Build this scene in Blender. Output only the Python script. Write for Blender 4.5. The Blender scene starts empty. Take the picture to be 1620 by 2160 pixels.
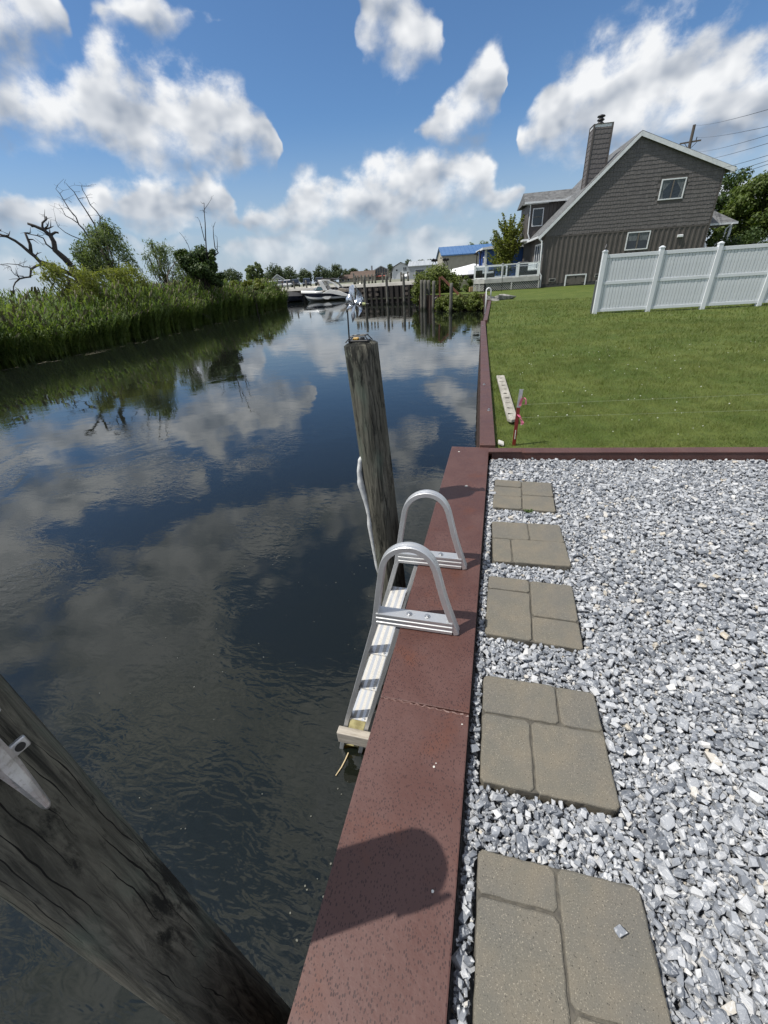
import bpy, bmesh, math, random
import numpy as np
from mathutils import Vector, Matrix
from math import radians, sin, cos, pi

random.seed(7)
RNG = np.random.default_rng(11)
SC = bpy.context.scene
COL = SC.collection

# ------------------------------------------------------------------ camera
cam_data = bpy.data.cameras.new('camera')
cam = bpy.data.objects.new('camera', cam_data)
COL.objects.link(cam)
cam_data.sensor_fit = 'AUTO'
cam_data.sensor_width = 36.0
cam_data.lens = 850.0 / 2160.0 * 36.0
cam_data.clip_start = 0.02
cam_data.clip_end = 6000.0
CR = (0.96802, 0.24379, -0.05919)
CU = (-0.07278, 0.49866, 0.86374)
CF = (-0.24009, 0.83181, -0.50045)
cam.matrix_world = Matrix(((CR[0], CU[0], -CF[0], 0.0), (CR[1], CU[1], -CF[1], 0.0),
                           (CR[2], CU[2], -CF[2], 1.38), (0, 0, 0, 1)))
SC.camera = cam

# ------------------------------------------------------------------ sun, view
SUN_EL = radians(58.5)
SUN_AZ = radians(245.0)                       # clockwise from +Y
SUN_TO = Vector((sin(SUN_AZ) * cos(SUN_EL), cos(SUN_AZ) * cos(SUN_EL), sin(SUN_EL)))
sun_data = bpy.data.lights.new('sun', 'SUN')
sun_data.energy = 4.2
sun_data.angle = radians(0.53)
sun_data.color = (1.0, 0.95, 0.87)
sun = bpy.data.objects.new('sun', sun_data)
sun.rotation_euler = (-SUN_TO).to_track_quat('-Z', 'Y').to_euler()
COL.objects.link(sun)
SC.view_settings.view_transform = 'Standard'
SC.view_settings.look = 'None'
SC.view_settings.gamma = 1.0
SC.view_settings.use_curve_mapping = False
SC.view_settings.exposure = 0.25
SC.render.engine = 'CYCLES'
SC.cycles.use_denoising = True
SC.cycles.max_bounces = 6
SC.cycles.diffuse_bounces = 3
SC.cycles.glossy_bounces = 3
SC.cycles.transmission_bounces = 4
SC.cycles.transparent_max_bounces = 8
SC.cycles.caustics_reflective = False
SC.cycles.caustics_refractive = False
SC.cycles.sample_clamp_indirect = 8.0

# ------------------------------------------------------------------ node helpers
class NT:
    """small wrapper for building node trees"""
    def __init__(self, tree):
        self.t = tree
        self.n = tree.nodes
        self.l = tree.links
    def new(self, typ, **kw):
        nd = self.n.new(typ)
        for k, v in kw.items():
            setattr(nd, k, v)
        return nd
    def put(self, sock, v):
        if isinstance(v, bpy.types.NodeSocket):
            self.l.new(v, sock)
        elif v is not None:
            sock.default_value = v
    def math(self, op, a, b=None, c=None, clamp=False):
        nd = self.new('ShaderNodeMath', operation=op)
        nd.use_clamp = clamp
        self.put(nd.inputs[0], a)
        if b is not None: self.put(nd.inputs[1], b)
        if c is not None: self.put(nd.inputs[2], c)
        return nd.outputs[0]
    def vec(self, op, a, b=None, scale=None):
        nd = self.new('ShaderNodeVectorMath', operation=op)
        self.put(nd.inputs[0], a)
        if b is not None: self.put(nd.inputs[1], b)
        if scale is not None: self.put(nd.inputs['Scale'], scale)
        return nd.outputs[1] if op in ('DISTANCE', 'LENGTH', 'DOT_PRODUCT') else nd.outputs[0]
    def noise(self, vec, scale, detail=4.0, rough=0.55, dist=0.0, lac=2.0):
        nd = self.new('ShaderNodeTexNoise')
        if vec is not None: self.l.new(vec, nd.inputs['Vector'])
        nd.inputs['Scale'].default_value = scale
        nd.inputs['Detail'].default_value = detail
        nd.inputs['Roughness'].default_value = rough
        nd.inputs['Distortion'].default_value = dist
        nd.inputs['Lacunarity'].default_value = lac
        return nd.outputs['Fac']
    def voro(self, vec, scale, feature='F1', rand=1.0, out='Distance'):
        nd = self.new('ShaderNodeTexVoronoi', feature=feature)
        if vec is not None: self.l.new(vec, nd.inputs['Vector'])
        nd.inputs['Scale'].default_value = scale
        nd.inputs['Randomness'].default_value = rand
        return nd.outputs[out]
    def mapr(self, v, a, b, c=0.0, d=1.0, smooth=True):
        nd = self.new('ShaderNodeMapRange')
        nd.interpolation_type = 'SMOOTHSTEP' if smooth else 'LINEAR'
        self.put(nd.inputs[0], v)
        for i, x in zip((1, 2, 3, 4), (a, b, c, d)):
            self.put(nd.inputs[i], x)
        return nd.outputs[0]
    def mix(self, f, a, b, blend='MIX'):
        nd = self.new('ShaderNodeMix', data_type='RGBA', blend_type=blend)
        self.put(nd.inputs[0], f)
        for s, v in ((nd.inputs[6], a), (nd.inputs[7], b)):
            if isinstance(v, (tuple, list)):
                v = tuple(v) + (1.0,) if len(v) == 3 else tuple(v)
            self.put(s, v)
        return nd.outputs[2]
    def mapping(self, vec, scale=(1, 1, 1), rot=(0, 0, 0), loc=(0, 0, 0)):
        nd = self.new('ShaderNodeMapping')
        self.l.new(vec, nd.inputs['Vector'])
        nd.inputs['Scale'].default_value = scale
        nd.inputs['Rotation'].default_value = rot
        nd.inputs['Location'].default_value = loc
        return nd.outputs[0]
    def bump(self, h, strength, dist=1.0, normal=None):
        nd = self.new('ShaderNodeBump')
        nd.inputs['Strength'].default_value = strength
        nd.inputs['Distance'].default_value = dist
        self.l.new(h, nd.inputs['Height'])
        if normal is not None: self.l.new(normal, nd.inputs['Normal'])
        return nd.outputs[0]

# ------------------------------------------------------------------ world: sky with cumulus
# the cloud layers as seen round the horizon: (azimuth 0..1 over -62..30 degrees, height, half thickness)
LAYERS = [
    [(0.1186, 0.237, 0.0464), (0.1486, 0.247, 0.0371), (0.1882, 0.244, 0.0401), (0.2031, 0.241, 0.033), (0.2227, 0.254, 0.0416), (0.2366, 0.259, 0.0608), (0.2535, 0.258, 0.0676), (0.2741, 0.251, 0.0692), (0.2964, 0.248, 0.0687), (0.325, 0.247, 0.0626), (0.3737, 0.239, 0.047), (0.3938, 0.234, 0.0414), (0.4054, 0.208, 0.0141), (0.4149, 0.206, 0.0025), (0.5561, 0.218, 0.0006), (0.5697, 0.217, 0.0111), (0.5888, 0.226, 0.0252), (0.6127, 0.232, 0.0344), (0.6355, 0.25, 0.0494), (0.650, 0.262, 0.050), (0.660, 0.262, 0.020), (0.667, 0.235, 0.0008), (0.676, 0.210, 0.0115), (0.6886, 0.207, 0.0342), (0.7127, 0.213, 0.0456), (0.7398, 0.224, 0.0575), (0.7714, 0.223, 0.065), (0.8054, 0.221, 0.0775), (0.8379, 0.216, 0.0799), (0.8732, 0.204, 0.0677), (0.9247, 0.18, 0.0608)],
    [(0.0909, 0.118, 0.0356), (0.114, 0.123, 0.0287), (0.1391, 0.132, 0.0258), (0.1672, 0.131, 0.025), (0.1964, 0.127, 0.0196), (0.2255, 0.134, 0.0224), (0.25, 0.138, 0.032), (0.2758, 0.145, 0.0322), (0.3068, 0.147, 0.0299), (0.3374, 0.14, 0.03), (0.3505, 0.119, 0.0182), (0.3696, 0.116, 0.0235), (0.4017, 0.121, 0.0374), (0.4375, 0.132, 0.0449), (0.4721, 0.127, 0.0411), (0.5079, 0.138, 0.0483), (0.5489, 0.148, 0.0535), (0.5776, 0.142, 0.0446), (0.6116, 0.152, 0.049), (0.6394, 0.148, 0.0427), (0.6581, 0.122, 0.025), (0.6848, 0.129, 0.0182), (0.6956, 0.126, 0.0014), (0.7359, 0.07, 0.0015), (0.7944, 0.08, 0.0035), (0.862, 0.074, 0.005), (0.9219, 0.064, 0.0094)],
    [(0.1539, 0.329, 0.0444), (0.1741, 0.331, 0.047), (0.1981, 0.343, 0.0401), (0.222, 0.351, 0.0327), (0.2408, 0.351, 0.0082), (0.26, 0.351, 0.0181), (0.287, 0.361, 0.0209), (0.3131, 0.365, 0.0195), (0.3394, 0.366, 0.0128), (0.3671, 0.37, 0.0148), (0.3861, 0.373, 0.0021), (0.4814, 0.372, 0.0008), (0.4934, 0.37, 0.0119), (0.5145, 0.356, 0.0352), (0.5392, 0.354, 0.0465), (0.5686, 0.342, 0.0339), (0.5933, 0.331, 0.0208), (0.6041, 0.329, 0.0009), (0.6785, 0.277, 0.0015), (0.7576, 0.349, 0.004), (0.8842, 0.306, 0.004)],
]
CLOUD_DARK = (2.7, 3.2, 4.0)
CLOUD_LIGHT = (8.6, 8.7, 8.8)
HAZE = (4.1, 4.95, 5.9)
SKY_TINT = (0.66, 0.88, 1.08)
world = bpy.data.worlds.new('World')
SC.world = world
world.use_nodes = True
wt = NT(world.node_tree)
for n_ in list(wt.n): wt.n.remove(n_)
w_out = wt.new('ShaderNodeOutputWorld')
w_bg = wt.new('ShaderNodeBackground')
w_bg.inputs['Strength'].default_value = 0.092
sky = wt.new('ShaderNodeTexSky', sky_type='NISHITA')
sky.sun_disc = False
sky.sun_elevation = SUN_EL
sky.sun_rotation = SUN_AZ
sky.air_density = 1.0
sky.dust_density = 0.6
sky.ozone_density = 2.2
w_tc = wt.new('ShaderNodeTexCoord')
w_dir = w_tc.outputs['Generated']
# domain warp so that the outlines billow
wn = wt.new('ShaderNodeTexNoise'); wt.l.new(w_dir, wn.inputs['Vector'])
wn.inputs['Scale'].default_value = 12.0; wn.inputs['Detail'].default_value = 3.0
w_wd = wt.vec('ADD', w_dir, wt.vec('SCALE', wt.vec('SUBTRACT', wn.outputs['Color'], (0.5, 0.5, 0.5)), scale=0.078))
w_sp = wt.new('ShaderNodeSeparateXYZ'); wt.l.new(w_wd, w_sp.inputs[0])
az01 = wt.math('MULTIPLY_ADD', wt.math('ARCTAN2', w_sp.outputs['X'], w_sp.outputs['Y']), 57.29578 / 92.0, 62.0 / 92.0, clamp=True)
zz = w_sp.outputs['Z']
acc = None; hgt = None
for lay in LAYERS:
    rp = wt.new('ShaderNodeValToRGB'); cr = rp.color_ramp; cr.interpolation = 'LINEAR'
    wt.l.new(az01, rp.inputs[0])
    cr.elements[0].position = lay[0][0]; cr.elements[0].color = (lay[0][1], lay[0][2], 0, 1)
    cr.elements[1].position = lay[-1][0]; cr.elements[1].color = (lay[-1][1], lay[-1][2], 0, 1)
    for p, e_, h_ in lay[1:-1]:
        el = cr.elements.new(p); el.color = (e_, h_, 0, 1)
    sc_ = wt.new('ShaderNodeSeparateColor'); wt.l.new(rp.outputs[0], sc_.inputs[0])
    rel = wt.math('DIVIDE', wt.math('SUBTRACT', zz, sc_.outputs[0]), wt.math('MAXIMUM', sc_.outputs[1], 0.004))
    v = wt.math('MAXIMUM', wt.math('SUBTRACT', 1.0, wt.math('ABSOLUTE', rel)), -1.3)
    # thin layers stay faint
    v = wt.math('SUBTRACT', v, wt.mapr(sc_.outputs[1], 0.002, 0.024, 2.6, 0.0))
    relc = wt.math('MULTIPLY', wt.math('MINIMUM', wt.math('MAXIMUM', rel, -1.0), 1.0), wt.mapr(v, -0.5, 0.2))
    acc = v if acc is None else wt.math('SMOOTH_MAX', acc, v, 0.15)
    hgt = relc if hgt is None else wt.math('ADD', hgt, relc)
# the rest of the sky: broken cumulus of the same kind
lo = wt.noise(wt.mapping(w_dir, (1, 1, 1.4)), 3.6, 2.0, 0.5)
rest = wt.math('MULTIPLY', wt.math('SUBTRACT', lo, 0.435), 8.0)
inview = wt.math('MULTIPLY', wt.mapr(az01, 0.02, 0.10), wt.math('MULTIPLY', wt.mapr(az01, 0.93, 0.99, 1.0, 0.0), wt.math('MULTIPLY', wt.mapr(w_sp.outputs['Z'], 0.37, 0.46, 1.0, 0.0), wt.mapr(w_sp.outputs['Z'], 0.08, 0.15, 0.10, 1.0))))
rest = wt.math('SUBTRACT', rest, wt.math('MULTIPLY', inview, 5.0))
acc = wt.math('MINIMUM', wt.math('MAXIMUM', wt.math('MAXIMUM', acc, rest), -1.3), 0.75)
w_m = wt.mapping(w_dir, (1, 1, 1.3))
fb = wt.noise(w_m, 14.0, 9.0, 0.60, 0.1)
sA = wt.noise(w_m, 10.0, 3.0, 0.5, 0.1)
sB = wt.noise(wt.vec('ADD', w_m, tuple(0.030 * v for v in (-0.45, -0.12, 0.88))), 10.0, 3.0, 0.5, 0.1)
bil = wt.voro(w_m, 21.0, 'SMOOTH_F1')
D0 = wt.math('ADD', acc, wt.math('MULTIPLY', wt.math('SUBTRACT', fb, 0.5), 2.5))
D0 = wt.math('ADD', D0, wt.math('MULTIPLY', wt.math('SUBTRACT', 0.40, bil), 1.0))
w_el = wt.new('ShaderNodeSeparateXYZ'); wt.l.new(w_dir, w_el.inputs[0])
elev = w_el.outputs['Z']
alpha = wt.mapr(D0, wt.math('MULTIPLY_ADD', hgt, 0.14, -0.40), wt.math('MULTIPLY_ADD', hgt, -0.22, 0.74))
light = wt.math('ADD', 0.60, wt.math('MULTIPLY', wt.math('SUBTRACT', sA, sB), 2.9))
light = wt.math('ADD', light, wt.math('MULTIPLY', wt.math('SUBTRACT', fb, 0.5), 0.55))
light = wt.math('ADD', light, wt.math('MULTIPLY', wt.math('SUBTRACT', 0.40, bil), 0.40))
light = wt.math('ADD', light, wt.mapr(elev, 0.38, 0.60, 0.0, 0.14))
light = wt.math('ADD', light, wt.math('MULTIPLY', hgt, 0.36))
light = wt.math('SUBTRACT', light, wt.mapr(D0, 0.6, 1.6, 0.0, 0.20), clamp=True)
ccol = wt.mix(light, CLOUD_DARK, CLOUD_LIGHT)
# pale air towards the horizon: clouds sink into it
ccol = wt.mix(wt.mapr(elev, 0.0, 0.18, 0.55, 0.0), ccol, HAZE)
skyc = wt.mix(1.0, sky.outputs['Color'], SKY_TINT, 'MULTIPLY')
skyc = wt.mix(wt.mapr(elev, -0.02, 0.26, 0.95, 0.0), skyc, HAZE)
a2 = wt.math('MULTIPLY', alpha, wt.mapr(elev, -0.02, 0.12, 0.60, 0.97))
wcol = wt.mix(a2, skyc, ccol)
wt.l.new(wcol, w_bg.inputs['Color'])
wt.l.new(w_bg.outputs[0], w_out.inputs['Surface'])
world.cycles.sampling_method = 'NONE'
world.cycles.sample_map_resolution = 512

# ------------------------------------------------------------------ objects helpers
def tag(o, label=None, cat=None, group=None, kind=None):
    if label: o['label'] = label
    if cat: o['category'] = cat
    if group: o['group'] = group
    if kind: o['kind'] = kind
    return o

def thing(name, label, cat, loc=(0, 0, 0), rz=0.0, group=None):
    o = bpy.data.objects.new(name, None)
    o.empty_display_size = 0.1
    COL.objects.link(o)
    o.location = loc
    o.rotation_euler = (0, 0, rz)
    return tag(o, label, cat, group)

def copy_tree(o, parent=None):
    n = o.copy(); COL.objects.link(n)
    n.parent = parent
    for ch in o.children:
        copy_tree(ch, n)
    return n

def link_mesh(name, me, mat, parent=None):
    o = bpy.data.objects.new(name, me)
    COL.objects.link(o)
    if mat is not None:
        if isinstance(mat, (list, tuple)):
            for m in mat: me.materials.append(m)
        else:
            me.materials.append(mat)
    if parent is not None: o.parent = parent
    return o

def mesh_np(name, verts, faces, mat, parent=None, smooth=False, mat_idx=None):
    """fast mesh from numpy arrays; every face has the same number of corners"""
    verts = np.asarray(verts, dtype=np.float32); faces = np.asarray(faces, dtype=np.int32)
    me = bpy.data.meshes.new(name)
    nf, k = faces.shape
    me.vertices.add(len(verts)); me.vertices.foreach_set('co', verts.ravel())
    me.loops.add(nf * k); me.loops.foreach_set('vertex_index', faces.ravel())
    me.polygons.add(nf)
    me.polygons.foreach_set('loop_start', np.arange(nf, dtype=np.int32) * k)
    me.polygons.foreach_set('loop_total', np.full(nf, k, dtype=np.int32))
    me.polygons.foreach_set('use_smooth', np.full(nf, bool(smooth), dtype=bool))
    if mat_idx is not None: me.polygons.foreach_set('material_index', np.asarray(mat_idx, dtype=np.int32))
    me.update(calc_edges=True)
    return link_mesh(name, me, mat, parent)

class MB:
    """collects shapes that become ONE mesh"""
    def __init__(self):
        self.v = []; self.f = []
    def add(self, vs, fs):
        b = len(self.v)
        self.v += [tuple(x) for x in vs]
        self.f += [tuple(b + i for i in q) for q in fs]
        return self
    def box(self, c, s, rot=None, taper=0.0):
        x, y, z = s[0] / 2, s[1] / 2, s[2] / 2
        t = 1 - taper
        vs = [Vector(p) for p in ((-x, -y, -z), (x, -y, -z), (x, y, -z), (-x, y, -z),
                                  (-x * t, -y * t, z), (x * t, -y * t, z), (x * t, y * t, z), (-x * t, y * t, z))]
        if rot is not None:
            vs = [rot @ v for v in vs]
        c = Vector(c)
        return self.add([v + c for v in vs], [(0, 3, 2, 1), (4, 5, 6, 7), (0, 1, 5, 4), (1, 2, 6, 5), (2, 3, 7, 6), (3, 0, 4, 7)])
    def bar(self, p0, p1, w, h, up=(0, 0, 1)):
        """box of section w x h from p0 to p1"""
        p0 = Vector(p0); p1 = Vector(p1); d = p1 - p0; L = d.length; d.normalize()
        up = Vector(up)
        s = d.cross(up)
        if s.length < 1e-4: s = d.cross(Vector((1, 0, 0)))
        s.normalize(); u = s.cross(d)
        R = Matrix((s, d, u)).transposed()
        return self.box((p0 + p1) / 2, (w, L, h), R)
    def cyl(self, p0, p1, r0, r1=None, n=12, caps=True):
        r1 = r0 if r1 is None else r1
        p0 = Vector(p0); p1 = Vector(p1); d = (p1 - p0).normalized()
        a = d.orthogonal().normalized(); b = d.cross(a)
        vs = []
        for p, r in ((p0, r0), (p1, r1)):
            for i in range(n):
                t = 2 * pi * i / n
                vs.append(p + (a * cos(t) + b * sin(t)) * r)
        fs = [(i, (i + 1) % n, n + (i + 1) % n, n + i) for i in range(n)]
        if caps: fs += [tuple(range(n - 1, -1, -1)), tuple(range(n, 2 * n))]
        return self.add(vs, fs)
    def tube(self, pts, rad, n=6):
        """round tube along a path; rad is a number or a list"""
        pts = [Vector(p) for p in pts]
        m = len(pts)
        if not isinstance(rad, (list, tuple)): rad = [rad] * m
        vs = []; a = None
        for i, p in enumerate(pts):
            d = (pts[min(i + 1, m - 1)] - pts[max(i - 1, 0)]).normalized()
            if a is None: a = d.orthogonal().normalized()
            a = (a - d * a.dot(d)).normalized(); b = d.cross(a)
            for k in range(n):
                t = 2 * pi * k / n
                vs.append(p + (a * cos(t) + b * sin(t)) * rad[i])
        fs = []
        for i in range(m - 1):
            for k in range(n):
                fs.append((i * n + k, i * n + (k + 1) % n, (i + 1) * n + (k + 1) % n, (i + 1) * n + k))
        fs += [tuple(range(n - 1, -1, -1)), tuple(range((m - 1) * n, m * n))]
        return self.add(vs, fs)
    def sweep(self, pts, prof, up):
        """closed profile [(side, normal)] swept along a planar path; up is the plane normal"""
        pts = [Vector(p) for p in pts]; up = Vector(up).normalized(); m = len(pts); n = len(prof)
        vs = []
        for i, p in enumerate(pts):
            d = (pts[min(i + 1, m - 1)] - pts[max(i - 1, 0)]).normalized()
            s = d.cross(up).normalized()
            for (a, b) in prof: vs.append(p + s * a + up * b)
        fs = []
        for i in range(m - 1):
            for k in range(n):
                fs.append((i * n + k, (i + 1) * n + k, (i + 1) * n + (k + 1) % n, i * n + (k + 1) % n))
        fs += [tuple(range(n)), tuple(range(m * n - 1, (m - 1) * n - 1, -1))]
        return self.add(vs, fs)
    def prism(self, poly, h, axis='z', base=0.0):
        """polygon extruded; axis z: poly (x,y) from base to base+h; y: poly (x,z); x: poly (y,z)"""
        n = len(poly)
        def P(p, t):
            return (p[0], p[1], t) if axis == 'z' else (p[0], t, p[1]) if axis == 'y' else (t, p[0], p[1])
        vs = [P(p, base) for p in poly] + [P(p, base + h) for p in poly]
        fs = [(i, (i + 1) % n, n + (i + 1) % n, n + i) for i in range(n)]
        fs += [tuple(range(n - 1, -1, -1)), tuple(range(n, 2 * n))]
        return self.add(vs, fs)
    def build(self, name, mat, parent=None, smooth=False, bevel=0.0, seg=1, recalc=True):
        me = bpy.data.meshes.new(name)
        me.from_pydata(self.v, [], self.f)
        if recalc or bevel:
            bm = bmesh.new(); bm.from_mesh(me)
            bmesh.ops.recalc_face_normals(bm, faces=bm.faces)
            if bevel:
                ed = [e for e in bm.edges if len(e.link_faces) == 2 and e.calc_face_angle(0) > 0.5]
                bmesh.ops.bevel(bm, geom=ed, offset=bevel, segments=seg, profile=0.6, affect='EDGES', clamp_overlap=True)
            bm.to_mesh(me); bm.free()
        if smooth:
            for p in me.polygons: p.use_smooth = True
        me.update()
        return link_mesh(name, me, mat, parent)

# ------------------------------------------------------------------ materials
MATS = {}
def principled(name):
    m = bpy.data.materials.new(name); m.use_nodes = True
    t = NT(m.node_tree)
    b = t.n['Principled BSDF']
    return m, t, b

def pm(name, c1, c2=None, scale=6.0, rough=0.6, metal=0.0, bump=0.0, bdist=0.01, detail=5.0, stretch=(1, 1, 1),
       rvar=0.0, spec=0.5, coord='Object', fine=None, lo=0.35, hi=0.65, islands=0.0):
    """plain procedural surface: two colours mixed by noise, optional fine speckle, bump and roughness variation"""
    m, t, b = principled(name)
    tc = t.new('ShaderNodeTexCoord')
    v = t.mapping(tc.outputs[coord], stretch)
    c2 = c2 or tuple(x * 0.8 for x in c1)
    nz = t.noise(v, scale, detail)
    col = t.mix(t.mapr(nz, lo, hi), c1, c2)
    if fine:
        fs, fc, fa = fine
        f = t.noise(v, fs, 3.0, 0.6)
        col = t.mix(t.math('MULTIPLY', t.mapr(f, 0.52, 0.66), fa), col, fc)
    if islands:
        geo = t.new('ShaderNodeNewGeometry')
        k = t.math('MULTIPLY_ADD', geo.outputs['Random Per Island'], islands, 1.0 - islands / 2)
        hs = t.new('ShaderNodeHueSaturation'); t.l.new(col, hs.inputs['Color']); t.l.new(k, hs.inputs['Value']); col = hs.outputs[0]
    t.l.new(col, b.inputs['Base Color'])
    b.inputs['Metallic'].default_value = metal
    b.inputs['Specular IOR Level'].default_value = spec
    if rvar:
        t.l.new(t.mapr(nz, 0.3, 0.7, rough - rvar, rough + rvar), b.inputs['Roughness'])
    else:
        b.inputs['Roughness'].default_value = rough
    if bump:
        bn = t.noise(v, scale * 4, 5.0, 0.6)
        t.l.new(t.bump(bn, bump, bdist), b.inputs['Normal'])
    MATS[name] = m
    return m

def leaf_mat(name, c1, c2, c3, trans=0.35, scale=1.2):
    """leaf colours: noise over the crown plus a random tone for every leaf"""
    m, t, b = principled(name)
    tc = t.new('ShaderNodeTexCoord'); geo = t.new('ShaderNodeNewGeometry')
    nz = t.noise(tc.outputs['Object'], scale, 3.0)
    col = t.mix(t.mapr(nz, 0.38, 0.62), c1, c2)
    col = t.mix(t.math('MULTIPLY', geo.outputs['Random Per Island'], 0.6), col, c3)
    t.l.new(col, b.inputs['Base Color'])
    b.inputs['Roughness'].default_value = 0.55
    b.inputs['Specular IOR Level'].default_value = 0.3
    tr = t.new('ShaderNodeBsdfTranslucent')
    t.l.new(t.mix(1.0, col, (1.5, 1.6, 0.7), 'MULTIPLY'), tr.inputs['Color'])
    mx = t.new('ShaderNodeMixShader'); mx.inputs[0].default_value = trans
    t.l.new(b.outputs[0], mx.inputs[1]); t.l.new(tr.outputs[0], mx.inputs[2])
    t.l.new(mx.outputs[0], t.n['Material Output'].inputs['Surface'])
    MATS[name] = m
    return m

# ================================================================== THE SETTING
WATER_Z = -1.07

def water_mat():
    m, t, b = principled('canal_water')
    tc = t.new('ShaderNodeTexCoord'); P = tc.outputs['Object']
    # calm and ruffled patches, long ripples and fine ones
    patch = t.mapr(t.noise(P, 0.55, 3.0, 0.6, 0.5), 0.44, 0.64, 0.08, 1.0)
    sep = t.new('ShaderNodeSeparateXYZ'); t.l.new(P, sep.inputs[0])
    near = t.mapr(sep.outputs['Y'], 2.0, 9.0, 1.0, 0.22)
    r1 = t.noise(t.mapping(P, (1.0, 2.3, 1.0), (0, 0, radians(24))), 6.0, 2.0, 0.5, 0.9)
    r2 = t.noise(t.mapping(P, (1.0, 2.3, 1.0), (0, 0, radians(8))), 15.0, 1.0, 0.5, 0.5)
    swell = t.noise(t.mapping(P, (1.0, 1.6, 1.0), (0, 0, radians(60))), 0.9, 2.0)
    h = t.math('ADD', t.math('MULTIPLY', r1, 0.0100), t.math('MULTIPLY', r2, 0.0020))
    h = t.math('MULTIPLY', t.math('MULTIPLY', h, patch), near)
    h = t.math('ADD', h, t.math('MULTIPLY', swell, 0.006))
    nrm = t.bump(h, 0.5, 1.0)
    gl = t.new('ShaderNodeBsdfGlossy'); gl.inputs['Roughness'].default_value = 0.015
    gl.inputs['Color'].default_value = (0.96, 0.98, 1.0, 1)
    t.l.new(nrm, gl.inputs['Normal'])
    df = t.new('ShaderNodeBsdfDiffuse')
    df.inputs['Color'].default_value = (0.0130, 0.0170, 0.0130, 1)
    tr = t.new('ShaderNodeBsdfTransparent'); tr.inputs['Color'].default_value = (0.42, 0.36, 0.16, 1)
    body = t.new('ShaderNodeMixShader'); body.inputs[0].default_value = 0.45
    t.l.new(df.outputs[0], body.inputs[1]); t.l.new(tr.outputs[0], body.inputs[2])
    fr = t.new('ShaderNodeFresnel'); fr.inputs['IOR'].default_value = 1.52
    t.l.new(nrm, fr.inputs['Normal'])
    mx = t.new('ShaderNodeMixShader')
    t.l.new(fr.outputs[0], mx.inputs[0]); t.l.new(body.outputs[0], mx.inputs[1]); t.l.new(gl.outputs[0], mx.inputs[2])
    t.l.new(mx.outputs[0], t.n['Material Output'].inputs['Surface'])
    return m

water = mesh_np('water', [(-600, -60, WATER_Z), (300, -60, WATER_Z), (300, 900, WATER_Z), (-600, 900, WATER_Z)], [(0, 1, 2, 3)], water_mat())
tag(water, kind='structure')
bed = mesh_np('canal_bed', [(-600, -60, -1.95), (300, -60, -1.95), (300, 900, -1.95), (-600, 900, -1.95)], [(0, 1, 2, 3)],
              pm('mud', (0.02, 0.018, 0.012), (0.03, 0.026, 0.016), 2.0, 0.9))
tag(bed, kind='structure')

# ---- lawn: one sheet along the bank, a slight roll in it
def lawn_mat():
    m, t, b = principled('lawn')
    tc = t.new('ShaderNodeTexCoord'); P = tc.outputs['Object']
    a = t.noise(P, 0.9, 6.0, 0.68)
    bb = t.noise(t.mapping(P, (1.0, 0.45, 1.0), (0, 0, 0.3)), 26.0, 4.0, 0.65)
    cc = t.noise(P, 120.0, 2.0, 0.6)
    col = t.mix(t.mapr(a, 0.35, 0.68), (0.068, 0.102, 0.019), (0.116, 0.144, 0.034))
    col = t.mix(t.math('MULTIPLY', t.mapr(bb, 0.45, 0.72), 0.65), col, (0.045, 0.072, 0.018))
    col = t.mix(t.math('MULTIPLY', t.mapr(cc, 0.5, 0.75), 0.5), col, (0.16, 0.18, 0.055))
    t.l.new(col, b.inputs['Base Color'])
    b.inputs['Roughness'].default_value = 0.8
    b.inputs['Specular IOR Level'].default_value = 0.15
    t.l.new(t.bump(t.math('ADD', bb, t.math('MULTIPLY', cc, 0.5)), 0.9, 0.03), b.inputs['Normal'])
    return m
M_LAWN = lawn_mat()

def bank_x(y):
    """left edge of the land along the neighbour's seawall"""
    pts = [(3.0, 0.06), (14.3, -0.36), (24.5, -0.47), (33.0, -1.0), (34.5, -1.3), (36.5, -4.7), (38.0, -6.5), (49.6, -6.8)]
    for (y0, x0), (y1, x1) in zip(pts, pts[1:]):
        if y <= y1: return x0 + (x1 - x0) * max(0.0, (y - y0)) / (y1 - y0)
    return -6.8

def lawn_z(x, y):
    return -0.012 + 0.02 * sin(x * 0.9 + y * 0.35) * min(1.0, max(0.0, (y - 5) / 6.0)) + 0.012 * sin(y * 0.8 + 1.3 * sin(x * 0.5))

ys = [3.42, 3.7, 4.2, 5, 6, 7, 8, 9, 10, 11.5, 13, 14.3, 16, 18, 20, 22, 24.5, 27, 30, 33, 34.5, 36.5, 38, 42, 46, 49.6]
fr_ = [0, 0.01, 0.02, 0.04, 0.06, 0.08, 0.1, 0.13, 0.16, 0.2, 0.25, 0.3, 0.4, 0.55, 0.75, 1.0]
lv = []
for y in ys:
    x0 = bank_x(y)
    for q in fr_:
        x = x0 + q * (70 - x0)
        lv.append((x, y + (0.10 * max(0, min(x, 12)) if y < 3.6 else 0), lawn_z(x, y)))
nfr = len(fr_)
lf = [(i * nfr + j, i * nfr + j + 1, (i + 1) * nfr + j + 1, (i + 1) * nfr + j) for i in range(len(ys) - 1) for j in range(nfr - 1)]
lawn = mesh_np('lawn', lv, lf, M_LAWN, smooth=True)
tag(lawn, kind='structure')

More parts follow.
